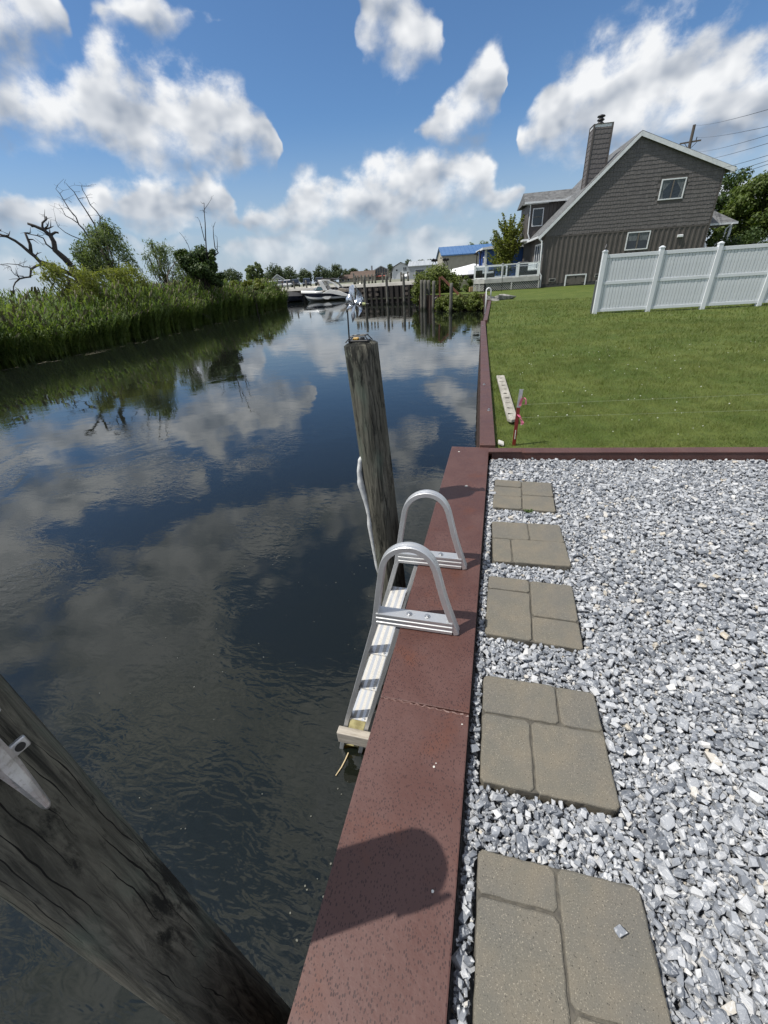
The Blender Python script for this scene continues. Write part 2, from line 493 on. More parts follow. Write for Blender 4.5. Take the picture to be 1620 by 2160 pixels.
# ---- grass blades standing in the lawn: dense near, sparser and larger further off
def grass_blades():
    V = []; F = []
    bands = [(3.62, 5.2, 0.0, 3.6, 9000, 0.030, 0.0035), (5.2, 8.0, -0.1, 5.4, 3600, 0.036, 0.0055),
             (8.0, 13.0, -0.25, 8.0, 1100, 0.045, 0.010), (13.0, 24.0, -0.4, 10.0, 260, 0.055, 0.02)]
    base = 0
    for (y0, y1, x0, x1, dens, ht, wd) in bands:
        n = int((y1 - y0) * (x1 - x0) * dens)
        x = RNG.uniform(x0, x1, n); y = RNG.uniform(y0, y1, n)
        keep = (x > np.array([bank_x(v) for v in y]) + 0.02) & (x < 0.55 * y + 1.6) & (y > 3.60 + 0.10 * np.clip(x, 0, 12))
        # tufty growth
        tuft = np.sin(x * 9.1 + 2.0 * np.sin(y * 5.3)) * np.sin(y * 8.3 + 1.7 * np.sin(x * 6.1))
        keep &= RNG.uniform(-1.6, 1.0, n) < tuft + 0.35
        x = x[keep]; y = y[keep]; tuft = tuft[keep]; n = len(x)
        z = np.array([lawn_z(a, b) for a, b in zip(x, y)]) - 0.004
        a = RNG.uniform(0, 2 * pi, n); h = ht * RNG.uniform(0.55, 1.35, n) * (1 + 0.3 * tuft)
        lean = h * RNG.uniform(0.1, 0.9, n); la = RNG.uniform(0, 2 * pi, n)
        w = wd * RNG.uniform(0.6, 1.3, n)
        p0 = np.stack([x - np.cos(a) * w / 2, y - np.sin(a) * w / 2, z], 1)
        p1 = np.stack([x + np.cos(a) * w / 2, y + np.sin(a) * w / 2, z], 1)
        p2 = np.stack([x + np.cos(la) * lean, y + np.sin(la) * lean, z + h], 1)
        V.append(np.stack([p0, p1, p2], 1).reshape(-1, 3))
        F.append(base + np.arange(3 * n).reshape(-1, 3)); base += 3 * n
    return np.concatenate(V), np.concatenate(F)
M_GRASS = leaf_mat('grass_blades', (0.070, 0.110, 0.019), (0.122, 0.152, 0.036), (0.21, 0.215, 0.09), 0.28, 0.9)
gv, gf = grass_blades()
grass = mesh_np('grass', gv, gf, M_GRASS)
tag(grass, 'short mown green grass covering the lawn beyond the gravel', 'grass', kind='stuff')

# white clover heads dotted in the grass
V = []; F = []
for k in range(90):
    y = random.uniform(3.9, 9.0); x = random.uniform(0.3, min(5.0, 0.5 * y + 1.2))
    z = lawn_z(x, y) + 0.035; r = random.uniform(0.005, 0.009); b0 = len(V)
    V += [(x + r, y, z), (x - r, y, z), (x, y + r, z), (x, y - r, z), (x, y, z + r), (x, y, z - r)]
    F += [(b0, b0 + 2, b0 + 4), (b0 + 2, b0 + 1, b0 + 4), (b0 + 1, b0 + 3, b0 + 4), (b0 + 3, b0, b0 + 4),
          (b0 + 2, b0, b0 + 5), (b0 + 1, b0 + 2, b0 + 5), (b0 + 3, b0 + 1, b0 + 5), (b0, b0 + 3, b0 + 5)]
tag(mesh_np('clover_flowers', V, F, pm('clover_white', (0.55, 0.56, 0.48), rough=0.8)), 'tiny white clover heads scattered through the near lawn', 'flowers', kind='stuff')

# ---- far ground beyond the dock
M_YARD = pm('yard_ground', (0.20, 0.19, 0.16), (0.13, 0.15, 0.08), 0.15, 0.9, detail=6, coord='Object')
yard = MB()
yp = [(-6.8, 49.8), (-17.0, 53.7), (-21.5, 71.5), (-60, 92), (-160, 130), (-900, 260), (-900, 1800), (1200, 1800), (1200, 49.8)]
yard.prism(yp, 1.9, 'z', -1.2)
o = yard.build('yard_ground', M_YARD); tag(o, kind='structure')

# ---- marsh ground under the reeds
marsh = MB()
mp = [(-19.6, -30), (-21.2, 5), (-21.8, 14.2), (-22.2, 19.6), (-24.2, 30.6), (-26.2, 44), (-28.0, 55.5), (-30.5, 58), (-60, 66), (-300, 120), (-900, 200), (-900, -30)]
marsh.prism(mp, 0.20, 'z', -1.30)
o = marsh.build('marsh_ground', pm('marsh_soil', (0.05, 0.055, 0.025), (0.09, 0.10, 0.035), 0.6, 0.95)); tag(o, kind='structure')

# ================================================================== GRAVEL YARD
BEAM_SLOPE = 0.104
def beam_y(x): return 3.325 + BEAM_SLOPE * x

PAVERS = [  # left, top y, size x, size y, turn, lines of the moulded stones as unit rectangles (x0,y0,x1,y1) y from top
    (0.051, 0.530, 0.405, 0.405, 1.2, [(0, 0, .50, .24), (0, .24, .50, 1), (.50, 0, 1, .62), (.50, .62, 1, 1)]),
    (0.045, 1.104, 0.403, 0.398, 0.7, [(0, 0, .66, .40), (.66, 0, 1, .40), (0, .40, .41, 1), (.41, .40, 1, 1)]),
    (0.050, 1.731, 0.404, 0.410, -1.2, [(0, 0, .50, .24), (0, .24, .50, 1), (.50, 0, 1, .62), (.50, .62, 1, 1)]),
    (0.054, 2.288, 0.406, 0.420, 2.0, [(0, 0, .53, .46), (.53, 0, 1, .46), (0, .46, .26, 1), (.26, .46, 1, 1)]),
    (0.065, 2.905, 0.402, 0.432, -1.5, [(0, 0, .48, .25), (0, .25, .48, .60), (.48, 0, 1, .52), (0, .60, .48, 1), (.48, .52, 1, 1)]),
]
PAV_RECT = [(x, y - sy, x + sx, y) for (x, y, sx, sy, _, _) in PAVERS]

M_SUB = pm('gravel_bed', (0.24, 0.24, 0.245), (0.13, 0.13, 0.135), 120.0, 0.95)
gb = MB()
gb.prism([(0.004, -3.0), (9.0, -3.0), (9.0, beam_y(9.0)), (0.004, beam_y(0))], 0.3, 'z', -0.37)
o = gb.build('gravel_bed', M_SUB); tag(o, kind='structure')

def stone_mat():
    m, t, b = principled('crushed_marble')
    tc = t.new('ShaderNodeTexCoord'); geo = t.new('ShaderNodeNewGeometry'); P = tc.outputs['Object']
    rnd = geo.outputs['Random Per Island']
    ramp = t.new('ShaderNodeValToRGB'); cr = ramp.color_ramp
    cr.elements[0].position = 0.0; cr.elements[0].color = (0.130, 0.143, 0.165, 1)
    cr.elements[1].position = 1.0; cr.elements[1].color = (0.60, 0.595, 0.58, 1)
    for p, c in ((0.25, (0.200, 0.216, 0.242)), (0.50, (0.285, 0.302, 0.328)), (0.80, (0.385, 0.398, 0.418)), (0.955, (0.53, 0.535, 0.54)), (0.985, (0.44, 0.39, 0.31))):
        e = cr.elements.new(p); e.color = c + (1,)
    t.l.new(rnd, ramp.inputs[0])
    off = t.vec('ADD', P, t.vec('SCALE', (1.0, 1.0, 1.0), scale=t.math('MULTIPLY', rnd, 7.0)))
    vein = t.noise(t.mapping(off, (1, 1, 2.2)), 62.0, 4.0, 0.6, 1.2)
    col = t.mix(t.mapr(vein, 0.52, 0.70), ramp.outputs[0], (0.62, 0.625, 0.625))
    col = t.mix(t.mapr(vein, 0.42, 0.26), col, t.mix(1.0, ramp.outputs[0], (0.62, 0.66, 0.74), 'MULTIPLY'))
    t.l.new(col, b.inputs['Base Color'])
    b.inputs['Roughness'].default_value = 0.72
    b.inputs['Specular IOR Level'].default_value = 0.35
    t.l.new(t.bump(t.noise(off, 260.0, 3.0, 0.6), 0.5, 0.003), b.inputs['Normal'])
    return m
M_STONE = stone_mat()

def stone_shapes(n):
    out = []
    for k in range(n):
        bm = bmesh.new()
        cub = np.array([(x, y, z) for x in (-1, 1) for y in (-1, 1) for z in (-1, 1)], float) * 0.66
        ext = RNG.normal(size=(3, 3)); ext /= np.linalg.norm(ext, axis=1)[:, None]
        pts = np.concatenate([cub + RNG.uniform(-0.36, 0.36, (8, 3)), ext * 0.98])
        sq = np.array([1.0, RNG.uniform(0.55, 0.92), RNG.uniform(0.42, 0.72)]); pts = pts * sq
        for p in pts: bm.verts.new(p)
        r = bmesh.ops.convex_hull(bm, input=bm.verts)
        bmesh.ops.delete(bm, geom=[e for e in r['geom_unused'] if isinstance(e, bmesh.types.BMVert)], context='VERTS')
        bm.verts.ensure_lookup_table(); bm.verts.index_update()
        bmesh.ops.triangulate(bm, faces=bm.faces)
        out.append((np.array([v.co[:] for v in bm.verts]), np.array([[v.index for v in f.verts] for f in bm.faces])))
        bm.free()
    return out

def rot_mats(n, tilt):
    a = RNG.uniform(0, 2 * pi, n); b = RNG.normal(0, tilt, n); c = RNG.normal(0, tilt, n)
    ca, sa, cb, sb, cc, sc_ = np.cos(a), np.sin(a), np.cos(b), np.sin(b), np.cos(c), np.sin(c)
    z = np.zeros(n); o = np.ones(n)
    Rz = np.stack([np.stack([ca, -sa, z], 1), np.stack([sa, ca, z], 1), np.stack([z, z, o], 1)], 1)
    Rx = np.stack([np.stack([o, z, z], 1), np.stack([z, cb, -sb], 1), np.stack([z, sb, cb], 1)], 1)
    Ry = np.stack([np.stack([cc, z, sc_], 1), np.stack([z, o, z], 1), np.stack([-sc_, z, cc], 1)], 1)
    return Rz @ Rx @ Ry

def scatter_gravel():
    X0, X1, Y0, Y1 = 0.0, 3.6, -0.9, 3.72
    res = 0.006
    nx, ny = int((X1 - X0) / res) + 8, int((Y1 - Y0) / res) + 8
    H = np.full((nx, ny), -0.062)
    shapes = stone_shapes(26)
    pos = []; rad = []
    R_MAX = 0.024
    N = 84000
    cand = RNG.uniform(size=(N, 4, 2)); rr = np.clip(RNG.lognormal(math.log(0.0100), 0.33, N), 0.006, R_MAX)
    for i in range(N):
        r = rr[i]; best = None
        for q in range(4):
            x = X0 + cand[i, q, 0] ** 1.25 * (X1 - X0); y = Y0 + cand[i, q, 1] * (Y1 - Y0)
            if x < 0.010 + r * 0.8 or y > beam_y(x) - r * 0.7: continue
            # wedge of ground the picture (or a step aside) can see
            if x > 1.55 + 0.56 * max(y, 0): continue
            bad = False
            for (a, b_, c_, d_) in PAV_RECT:
                if a - r * 0.75 < x < c_ + r * 0.75 and b_ - r * 0.75 < y < d_ + r * 0.75: bad = True; break
            if bad: continue
            ix, iy = int((x - X0) / res) + 2, int((y - Y0) / res) + 2
            h = H[ix, iy]
            if best is None or h < best[0]: best = (h, x, y, ix, iy)
        if best is None: continue
        h, x, y, ix, iy = best
        k = max(1, int(r * 0.8 / res))
        win = H[max(0, ix - k):ix + k + 1, max(0, iy - k):iy + k + 1]
        hb = 0.5 * win.mean() + 0.5 * win.max()
        lvl = -0.022 + 0.006 * sin(x * 3.1 + 1.0) * sin(y * 2.3)
        if hb > lvl + 0.006: continue
        z = hb + r * 0.48
        win_new = z + r * 0.42
        np.maximum(win, win_new, out=win)
        pos.append((x, y, z)); rad.append(r)
    # small chips settle into the hollows that are left
    N2 = 60000
    cand = RNG.uniform(size=(N2, 5, 2)); rr = RNG.uniform(0.0042, 0.0080, N2)
    for i in range(N2):
        r = rr[i]; best = None
        for q in range(5):
            x = X0 + cand[i, q, 0] ** 1.25 * (X1 - X0); y = Y0 + cand[i, q, 1] * (Y1 - Y0)
            if x < 0.008 + r or y > beam_y(x) - r or x > 1.20 + 0.46 * max(y, 0): continue
            if any(a - r * 0.6 < x < c_ + r * 0.6 and b_ - r * 0.6 < y < d_ + r * 0.6 for (a, b_, c_, d_) in PAV_RECT): continue
            ix, iy = int((x - X0) / res) + 2, int((y - Y0) / res) + 2
            h = H[ix, iy]
            if best is None or h < best[0]: best = (h, x, y, ix, iy)
        if best is None or best[0] > -0.019: continue
        h, x, y, ix, iy = best
        pos.append((x, y, h + r * 0.5)); rad.append(r); H[ix, iy] = h + r * 1.1
    pos = np.array(pos); rad = np.array(rad); n = len(pos)
    Rm = rot_mats(n, 0.38)
    which = RNG.integers(0, len(shapes), n)
    V = []; F = []; base = 0
    for s, (sv, sf) in enumerate(shapes):
        idx = np.where(which == s)[0]
        if not len(idx): continue
        vv = np.einsum('nij,vj->nvi', Rm[idx], sv) * (rad[idx] * 1.06)[:, None, None] + pos[idx][:, None, :]
        ff = sf[None] + (np.arange(len(idx)) * len(sv))[:, None, None] + base
        V.append(vv.reshape(-1, 3)); F.append(ff.reshape(-1, 3)); base += len(idx) * len(sv)
    return np.concatenate(V), np.concatenate(F), n
sv_, sf_, n_st = scatter_gravel()
gravel = mesh_np('gravel', sv_, sf_, M_STONE)
tag(gravel, 'crushed grey and white marble gravel filling the yard beside the seawall', 'gravel', kind='stuff')
print('stones', n_st, 'tris', len(sf_))

# ---- pavers
def paver_mat():
    m, t, b = principled('cast_concrete')
    tc = t.new('ShaderNodeTexCoord'); P = tc.outputs['Object']
    a = t.noise(P, 9.0, 5.0, 0.6)
    col = t.mix(t.mapr(a, 0.35, 0.68), (0.140, 0.132, 0.110), (0.172, 0.152, 0.118))
    col = t.mix(t.math('MULTIPLY', t.mapr(t.noise(P, 4.0, 3.0), 0.45, 0.7), 0.6), col, (0.125, 0.122, 0.112))
    sp = t.noise(P, 330.0, 2.0, 0.5)
    col = t.mix(t.mapr(sp, 0.60, 0.72), col, (0.30, 0.27, 0.215))
    col = t.mix(t.mapr(sp, 0.38, 0.27), col, (0.07, 0.065, 0.055))
    pit = t.voro(P, 75.0)
    col = t.mix(t.mapr(pit, 0.12, 0.06), col, (0.05, 0.045, 0.04))
    t.l.new(col, b.inputs['Base Color'])
    b.inputs['Roughness'].default_value = 0.88
    b.inputs['Specular IOR Level'].default_value = 0.25
    hh = t.math('ADD', t.noise(P, 28.0, 5.0, 0.65), t.math('MULTIPLY', sp, 0.35))
    t.l.new(t.bump(hh, 0.6, 0.006), b.inputs['Normal'])
    return m
M_PAVER = paver_mat()
M_GROOVE = pm('paver_groove', (0.115, 0.105, 0.085), (0.07, 0.065, 0.055), 40, 0.95, bump=0.4)

def wobble_rect(x0, y0, x1, y1, amp, step=0.022, rc=0.012):
    """outline of a rectangle with uneven edges and rounded corners, counter-clockwise"""
    cs = [(x0, y0), (x1, y0), (x1, y1), (x0, y1)]
    pts = []
    for i in range(4):
        a = Vector(cs[i]); b = Vector(cs[(i + 1) % 4]); d = (b - a); L = d.length; d.normalize()
        nrm = Vector((d.y, -d.x))
        k = max(2, int((L - 2 * rc) / step))
        for j in range(k + 1):
            s = rc + (L - 2 * rc) * j / k
            pts.append(a + d * s + nrm * random.uniform(-amp, amp * 0.4))
    return pts

PAV_LABELS = ['nearest stepping paver with a small grey stone lying on it', 'second stepping paver from the camera, cast as four stones',
              'middle stepping paver with the dark ladder shadow on its corner', 'fourth stepping paver from the camera, just before the farthest',
              'farthest stepping paver, close to the steel border beam']
for (px, py, sx, sy, turn, rects), lab in zip(PAVERS, PAV_LABELS):
    t_ = thing('stepping_paver', lab, 'paver', (px, py, 0), radians(turn), 'stepping pavers in the gravel')
    b_ = MB(); ol = wobble_rect(0, -sy, sx, 0, 0.003, rc=0.016)
    b_.prism([(p.x, p.y) for p in ol], 0.050, 'z', -0.058); b_.build('slab_base', M_GROOVE, t_)
    for (u0, v0, u1, v1) in rects:
        g = 0.0022
        rx0, rx1 = u0 * sx + (g if u0 > 0 else 0), u1 * sx - (g if u1 < 1 else 0)
        ry1, ry0 = -v0 * sy - (g if v0 > 0 else 0), -v1 * sy + (g if v1 < 1 else 0)
        ol = wobble_rect(rx0, ry0, rx1, ry1, 0.0022)
        zt = random.uniform(-0.003, 0.001); cx, cy = (rx0 + rx1) / 2, (ry0 + ry1) / 2
        n = len(ol); V = []; tl = (random.uniform(-.012, .012), random.uniform(-.012, .012))
        def ring(inset, z):
            for p in ol:
                d = Vector((cx, cy)) - p; q = p + d.normalized() * inset
                V.append((q.x, q.y, z + (tl[0] * (q.x - cx) + tl[1] * (q.y - cy) if z > -0.02 else 0)))
        ring(0.0, -0.060); ring(0.0, zt - 0.0055); ring(0.0018, zt - 0.002); ring(0.006, zt)
        fs = [(r * n + i, r * n + (i + 1) % n, (r + 1) * n + (i + 1) % n, (r + 1) * n + i) for r in range(3) for i in range(n)]
        fs.append(tuple(range(3 * n, 4 * n)))
        q_ = MB(); q_.add(V, fs); q_.build('cast_stone', M_PAVER, t_, recalc=False)

# one stone lying loose on the nearest paver
sv, sf = stone_shapes(1)[0]
o = mesh_np('loose_stone', sv * 0.0135, sf, M_STONE); o.location = (0.385, 0.437, 0.0085); o.rotation_euler = (0.1, 0.05, 0.6)
tag(o, 'single grey stone lying on the nearest stepping paver', 'stone')

# a weed sprig by the farthest paver
V = []; F = []
for k in range(26):
    a = random.uniform(0, 2 * pi); l = random.uniform(0.012, 0.035); w = 0.004; b0 = len(V); e = random.uniform(0.2, 1.0)
    c_ = Vector((cos(a), sin(a), 0)); s_ = Vector((-sin(a), cos(a), 0)); o0 = Vector((random.uniform(-.02, .02), random.uniform(-.012, .012), 0))
    for q in (o0, o0 + c_ * l * .5 + s_ * w + Vector((0, 0, l * e * .6)), o0 + c_ * l + Vector((0, 0, l * e * .6)), o0 + c_ * l * .5 - s_ * w + Vector((0, 0, l * e * .6))): V.append(tuple(q))
    F.append((b0, b0 + 1, b0 + 2, b0 + 3))
o = mesh_np('weed_sprig', V, F, leaf_mat('weed_leaf', (0.05, 0.10, 0.02), (0.08, 0.13, 0.03), (0.1, 0.15, 0.04)))
o.location = (0.285, 2.455, -0.012); tag(o, 'small green weed growing at the edge of the farthest paver', 'weed')

# ================================================================== STEEL SEAWALL
def rust_mat():
    m, t, b = principled('brown_painted_steel')
    tc = t.new('ShaderNodeTexCoord'); P = tc.outputs['Object']
    big = t.noise(P, 3.5, 5.0, 0.6)
    col = t.mix(t.mapr(big, 0.35, 0.68), (0.082, 0.036, 0.029), (0.100, 0.050, 0.043))
    warm = t.noise(t.mapping(P, (1, 1, 1), loc=(3, 1, 0)), 5.0, 4.0, 0.6)
    col = t.mix(t.math('MULTIPLY', t.mapr(warm, 0.55, 0.78), 0.8), col, (0.108, 0.038, 0.022))
    vd = t.new('ShaderNodeTexVoronoi'); t.l.new(t.mapping(P, (1.35, 0.80, 1.0)), vd.inputs['Vector']); vd.inputs['Scale'].default_value = 150.0
    vs_ = t.new('ShaderNodeSeparateColor'); t.l.new(vd.outputs['Color'], vs_.inputs[0])
    lim = t.math('MULTIPLY_ADD', vs_.outputs[0], 0.42, 0.05)
    pm_ = t.math('LESS_THAN', vd.outputs['Distance'], lim)
    pm_ = t.math('MULTIPLY', pm_, t.mapr(t.noise(P, 2.6, 3.0), 0.30, 0.58, 0.5, 1.0))
    col = t.mix(t.math('MULTIPLY', pm_, 0.85), col, (0.026, 0.010, 0.010))
    sc = t.noise(t.mapping(P, (1.0, 7.0, 1.0), (0, 0, 0.5)), 9.0, 6.0, 0.7)
    col = t.mix(t.math('MULTIPLY', t.mapr(sc, 0.68, 0.80), 0.28), col, (0.30, 0.24, 0.22))
    t.l.new(col, b.inputs['Base Color'])
    t.l.new(t.mapr(big, 0.3, 0.7, 0.42, 0.60), b.inputs['Roughness'])
    b.inputs['Specular IOR Level'].default_value = 0.45
    t.l.new(t.bump(t.math('SUBTRACT', t.noise(P, 60.0, 3.0), t.math('MULTIPLY', pm_, 1.2)), 0.32, 0.003), b.inputs['Normal'])
    return m
M_RUST = rust_mat()
M_SHEET = pm('rusted_sheet_pile', (0.060, 0.030, 0.022), (0.020, 0.014, 0.012), 5.0, 0.75, bump=0.5, bdist=0.01, stretch=(1, 1, 0.35))

def sheet_pile(path, z0, z1, pitch=0.5, depth=0.11, side=1):
    """corrugated sheet-pile wall along a polyline"""
    V = []; F = []; run = []
    for (a, b) in zip(path, path[1:]):
        a = Vector(a); b = Vector(b); d = b - a; L = d.length; d.normalize(); nrm = Vector((-d.y, d.x)) * side
        k = max(1, int(L / pitch))
        for i in range(k):
            for (s, off) in ((0.0, 0), (0.36, 0), (0.5, 1), (0.86, 1)):
                q = a + d * ((i + s) * L / k) + nrm * off * depth
                run.append(q)
    n = len(run)
    for q in run: V += [(q.x, q.y, z0), (q.x, q.y, z1)]
    F = [(2 * i, 2 * i + 2, 2 * i + 3, 2 * i + 1) for i in range(n - 1)]
    return V, F

sw = thing('seawall', 'wide brown painted steel seawall cap running beside the gravel', 'seawall', (0, 0, 0))
SEAM = 0.905
for k, (ya, yb) in enumerate(((-2.5, SEAM - 0.002), (SEAM + 0.002, 3.485))):
    c_ = MB()
    c_.prism([(-0.325, -0.10), (0.002, -0.10), (0.002, 0.030), (-0.325, 0.030)], yb - ya, 'y', ya)
    c_.build('cap_plate', M_RUST, sw, bevel=0.004, seg=2)
# weld bead across the seam
wb = MB(); pts = []
for i in range(34):
    s = i / 33; pts.append((-0.323 + 0.323 * s, SEAM + 0.003 * sin(i * 1.9) - 0.010 * s, 0.0295 + 0.0012 * sin(i * 2.7)))
wb.tube(pts, [0.0035 + 0.0012 * sin(i * 2.3) for i in range(34)], 6)
wb.build('weld_bead', pm('weld', (0.17, 0.10, 0.085), (0.10, 0.05, 0.042), 90, 0.5), sw)
V, F = sheet_pile([(-0.20, -2.5), (-0.20, 3.40)], -1.9, -0.05)
mesh_np('sheet_piling', V, F, M_SHEET, sw)
# bird droppings / paint chips on the cap
M_WHITE = pm('white_spot', (0.62, 0.60, 0.55), rough=0.7)
for (x, y, r) in ((-0.095, 0.70, 0.004), (-0.09, 0.712, 0.002), (-0.056, 0.40, 0.004), (-0.21, 1.68, 0.013), (-0.25, 3.36, 0.010), (-0.14, 2.70, 0.012), (-0.02, 0.86, 0.003)):
    n = 9; q_ = MB()
    pr = [(x + r * random.uniform(0.6, 1.1) * cos(2 * pi * i / n), y + r * random.uniform(0.6, 1.1) * sin(2 * pi * i / n)) for i in range(n)]
    q_.prism(pr, 0.0016, 'z', 0.0298); q_.build('white_spot', M_WHITE, sw)

# neighbour's narrower wall
nw = thing('neighbour_seawall', 'narrow brown steel seawall cap along the lawn and the canal', 'seawall', (0, 0, 0))
NP = [(-0.012, 3.50), (-0.118, 6.1), (-0.465, 14.3)]
def strip(path, w, z0, z1, name, parent, mat):
    b_ = MB(); L = []; R_ = []
    for i, p in enumerate(path):
        a = Vector(path[max(0, i - 1)]); b = Vector(path[min(len(path) - 1, i + 1)]); d = (b - a).normalized(); nrm = Vector((-d.y, d.x))
        p = Vector(p); L.append(p + nrm * w / 2); R_.append(p - nrm * w / 2)
    n = len(path); V = []
    for z in (z0, z1):
        V += [(q.x, q.y, z) for q in L] + [(q.x, q.y, z) for q in R_]
    F = []
    for i in range(n - 1):
        F += [(2 * n + i, 2 * n + i + 1, 3 * n + i + 1, 3 * n + i), (i, n + i, n + i + 1, i + 1), (i, i + 1, 2 * n + i + 1, 2 * n + i), (n + i, 3 * n + i, 3 * n + i + 1, n + i + 1)]
    F += [(0, 2 * n, 3 * n, n), (n - 1, 2 * n - 1, 4 * n - 1, 3 * n - 1)]
    b_.add(V, F); return b_.build(name, mat, parent, bevel=0.004)
strip(NP, 0.135, -0.06, 0.050, 'cap_plate', nw, M_RUST)
strip([(-0.40, 14.33), (-0.50, 24.4)], 0.13, -0.06, 0.060, 'cap_plate', nw, M_RUST)
strip([(-0.53, 24.4), (-1.05, 33.4)], 0.13, -0.06, 0.055, 'cap_plate', nw, M_RUST)
V, F = sheet_pile([(-0.075, 3.52), (-0.19, 6.1), (-0.53, 14.3)], -1.9, -0.03, 0.46, 0.075, -1); mesh_np('sheet_piling', V, F, M_SHEET, nw)
V, F = sheet_pile([(-0.46, 14.3), (-0.56, 24.4), (-1.1, 33.4), (-1.4, 34.4), (-4.8, 36.3), (-6.6, 37.9), (-6.9, 49.7)], -1.9, -0.02, 0.46, 0.09, -1); mesh_np('sheet_piling', V, F, M_SHEET, nw)
M_GALV = pm('galvanised', (0.55, 0.56, 0.57), (0.42, 0.43, 0.45), 30, 0.38, metal=0.9)
for (x, y) in ((-0.03, 4.55), (-0.125, 5.75), (-0.42, 12.9)):
    q_ = MB(); q_.cyl((x, y, 0.048), (x, y, 0.056), 0.018, n=12); q_.cyl((x, y, 0.055), (x, y, 0.072), 0.010, n=6); q_.build('bolt', M_GALV, nw)

# border beam between gravel and lawn
bb_ = thing('border_beam', 'brown steel border beam between the gravel and the lawn', 'beam', (0, 0, 0))
ang = math.atan(BEAM_SLOPE)
def beam_pt(s, t): return (0.03 + s * cos(ang) - t * sin(ang), beam_y(0.03) + s * sin(ang) + t * cos(ang))
for (s0, s1, t0, t1, z0, z1, nm) in ((0.0, 5.0, 0.0, 0.012, -0.16, 0.038, 'web_plate'), (-0.02, 5.0, -0.004, 0.10, 0.038, 0.050, 'top_flange'), (-0.03, 0.24, -0.012, 0.045, 0.0505, 0.060, 'corner_plate')):
    q_ = MB(); q_.prism([beam_pt(s0, t0), beam_pt(s1, t0), beam_pt(s1, t1), beam_pt(s0, t1)], z1 - z0, 'z', z0); q_.build(nm, M_RUST, bb_, bevel=0.002)

# ================================================================== FOREGROUND OBJECTS
def pile_mat(name, c_light, c_mid, c_dark, green, stain):
    m, t, b = principled(name)
    tc = t.new('ShaderNodeTexCoord'); P = tc.outputs['Object']
    g = t.noise(t.mapping(P, (1, 1, 0.075)), 52.0, 8.0, 0.70, 0.8)
    col = t.mix(t.mapr(g, 0.34, 0.66), c_dark, c_light)
    md = t.noise(t.mapping(P, (1, 1, 0.3)), 7.0, 5.0, 0.6)
    col = t.mix(t.math('MULTIPLY', t.mapr(md, 0.40, 0.66), 0.75), col, c_mid)
    gr = t.noise(t.mapping(P, (1, 1, 0.35), loc=(4, 2, 1)), 5.0, 4.0, 0.6)
    col = t.mix(t.math('MULTIPLY', t.mapr(gr, 0.48, 0.72), 0.7), col, green)
    # long checks in the timber: they run along the pile and wander a little round it
    sp_ = t.new('ShaderNodeSeparateXYZ'); t.l.new(P, sp_.inputs[0])
    ax_ = t.math('ADD', sp_.outputs['X'], t.math('MULTIPLY_ADD', sp_.outputs['Z'], 0.0532, 0.0257))
    wob = t.noise(t.mapping(P, (2.5, 2.5, 0.8)), 2.2, 4.0, 0.6)
    an = t.math('MULTIPLY_ADD', t.math('ARCTAN2', sp_.outputs['Y'], ax_), 3.4, t.math('MULTIPLY', wob, 3.2))
    fr_c = t.math('FRACT', an)
    wid = t.mapr(t.noise(t.mapping(P, (3, 3, 1.0), loc=(2, 5, 1)), 3.0, 3.0), 0.45, 0.68, 0.0, 0.055)
    line = t.math('LESS_THAN', t.math('ABSOLUTE', t.math('SUBTRACT', fr_c, 0.5)), wid)
    col = t.mix(line, col, (0.006, 0.006, 0.005))
    # black stains
    st = t.noise(t.mapping(P, (1, 1, 0.30), loc=(1.7, 0.3, 0.2)), 5.5, 8.0, 0.74)
    col = t.mix(t.mapr(st, stain, stain + 0.09), col, (0.012, 0.013, 0.011))
    sz = t.new('ShaderNodeSeparateXYZ'); t.l.new(P, sz.inputs[0])
    band = t.mapr(t.math('ADD', sz.outputs['Z'], t.math('MULTIPLY', t.noise(P, 14.0, 4.0), 0.22)), 0.42, 0.16)
    col = t.mix(t.math('MULTIPLY', band, 0.85), col, (0.018, 0.024, 0.012))
    t.l.new(col, b.inputs['Base Color'])
    b.inputs['Roughness'].default_value = 0.85
    b.inputs['Specular IOR Level'].default_value = 0.25
    h = t.math('SUBTRACT', g, t.math('MULTIPLY', line, 2.2))
    t.l.new(t.bump(h, 0.9, 0.008), b.inputs['Normal'])
    return m
M_PILE = pile_mat('weathered_pile', (0.185, 0.176, 0.140), (0.080, 0.078, 0.062), (0.020, 0.020, 0.017), (0.115, 0.150, 0.118), 0.515)
M_PILE_F = pile_mat('far_pile', (0.20, 0.19, 0.165), (0.13, 0.13, 0.115), (0.06, 0.058, 0.05), (0.11, 0.12, 0.10), 0.66)

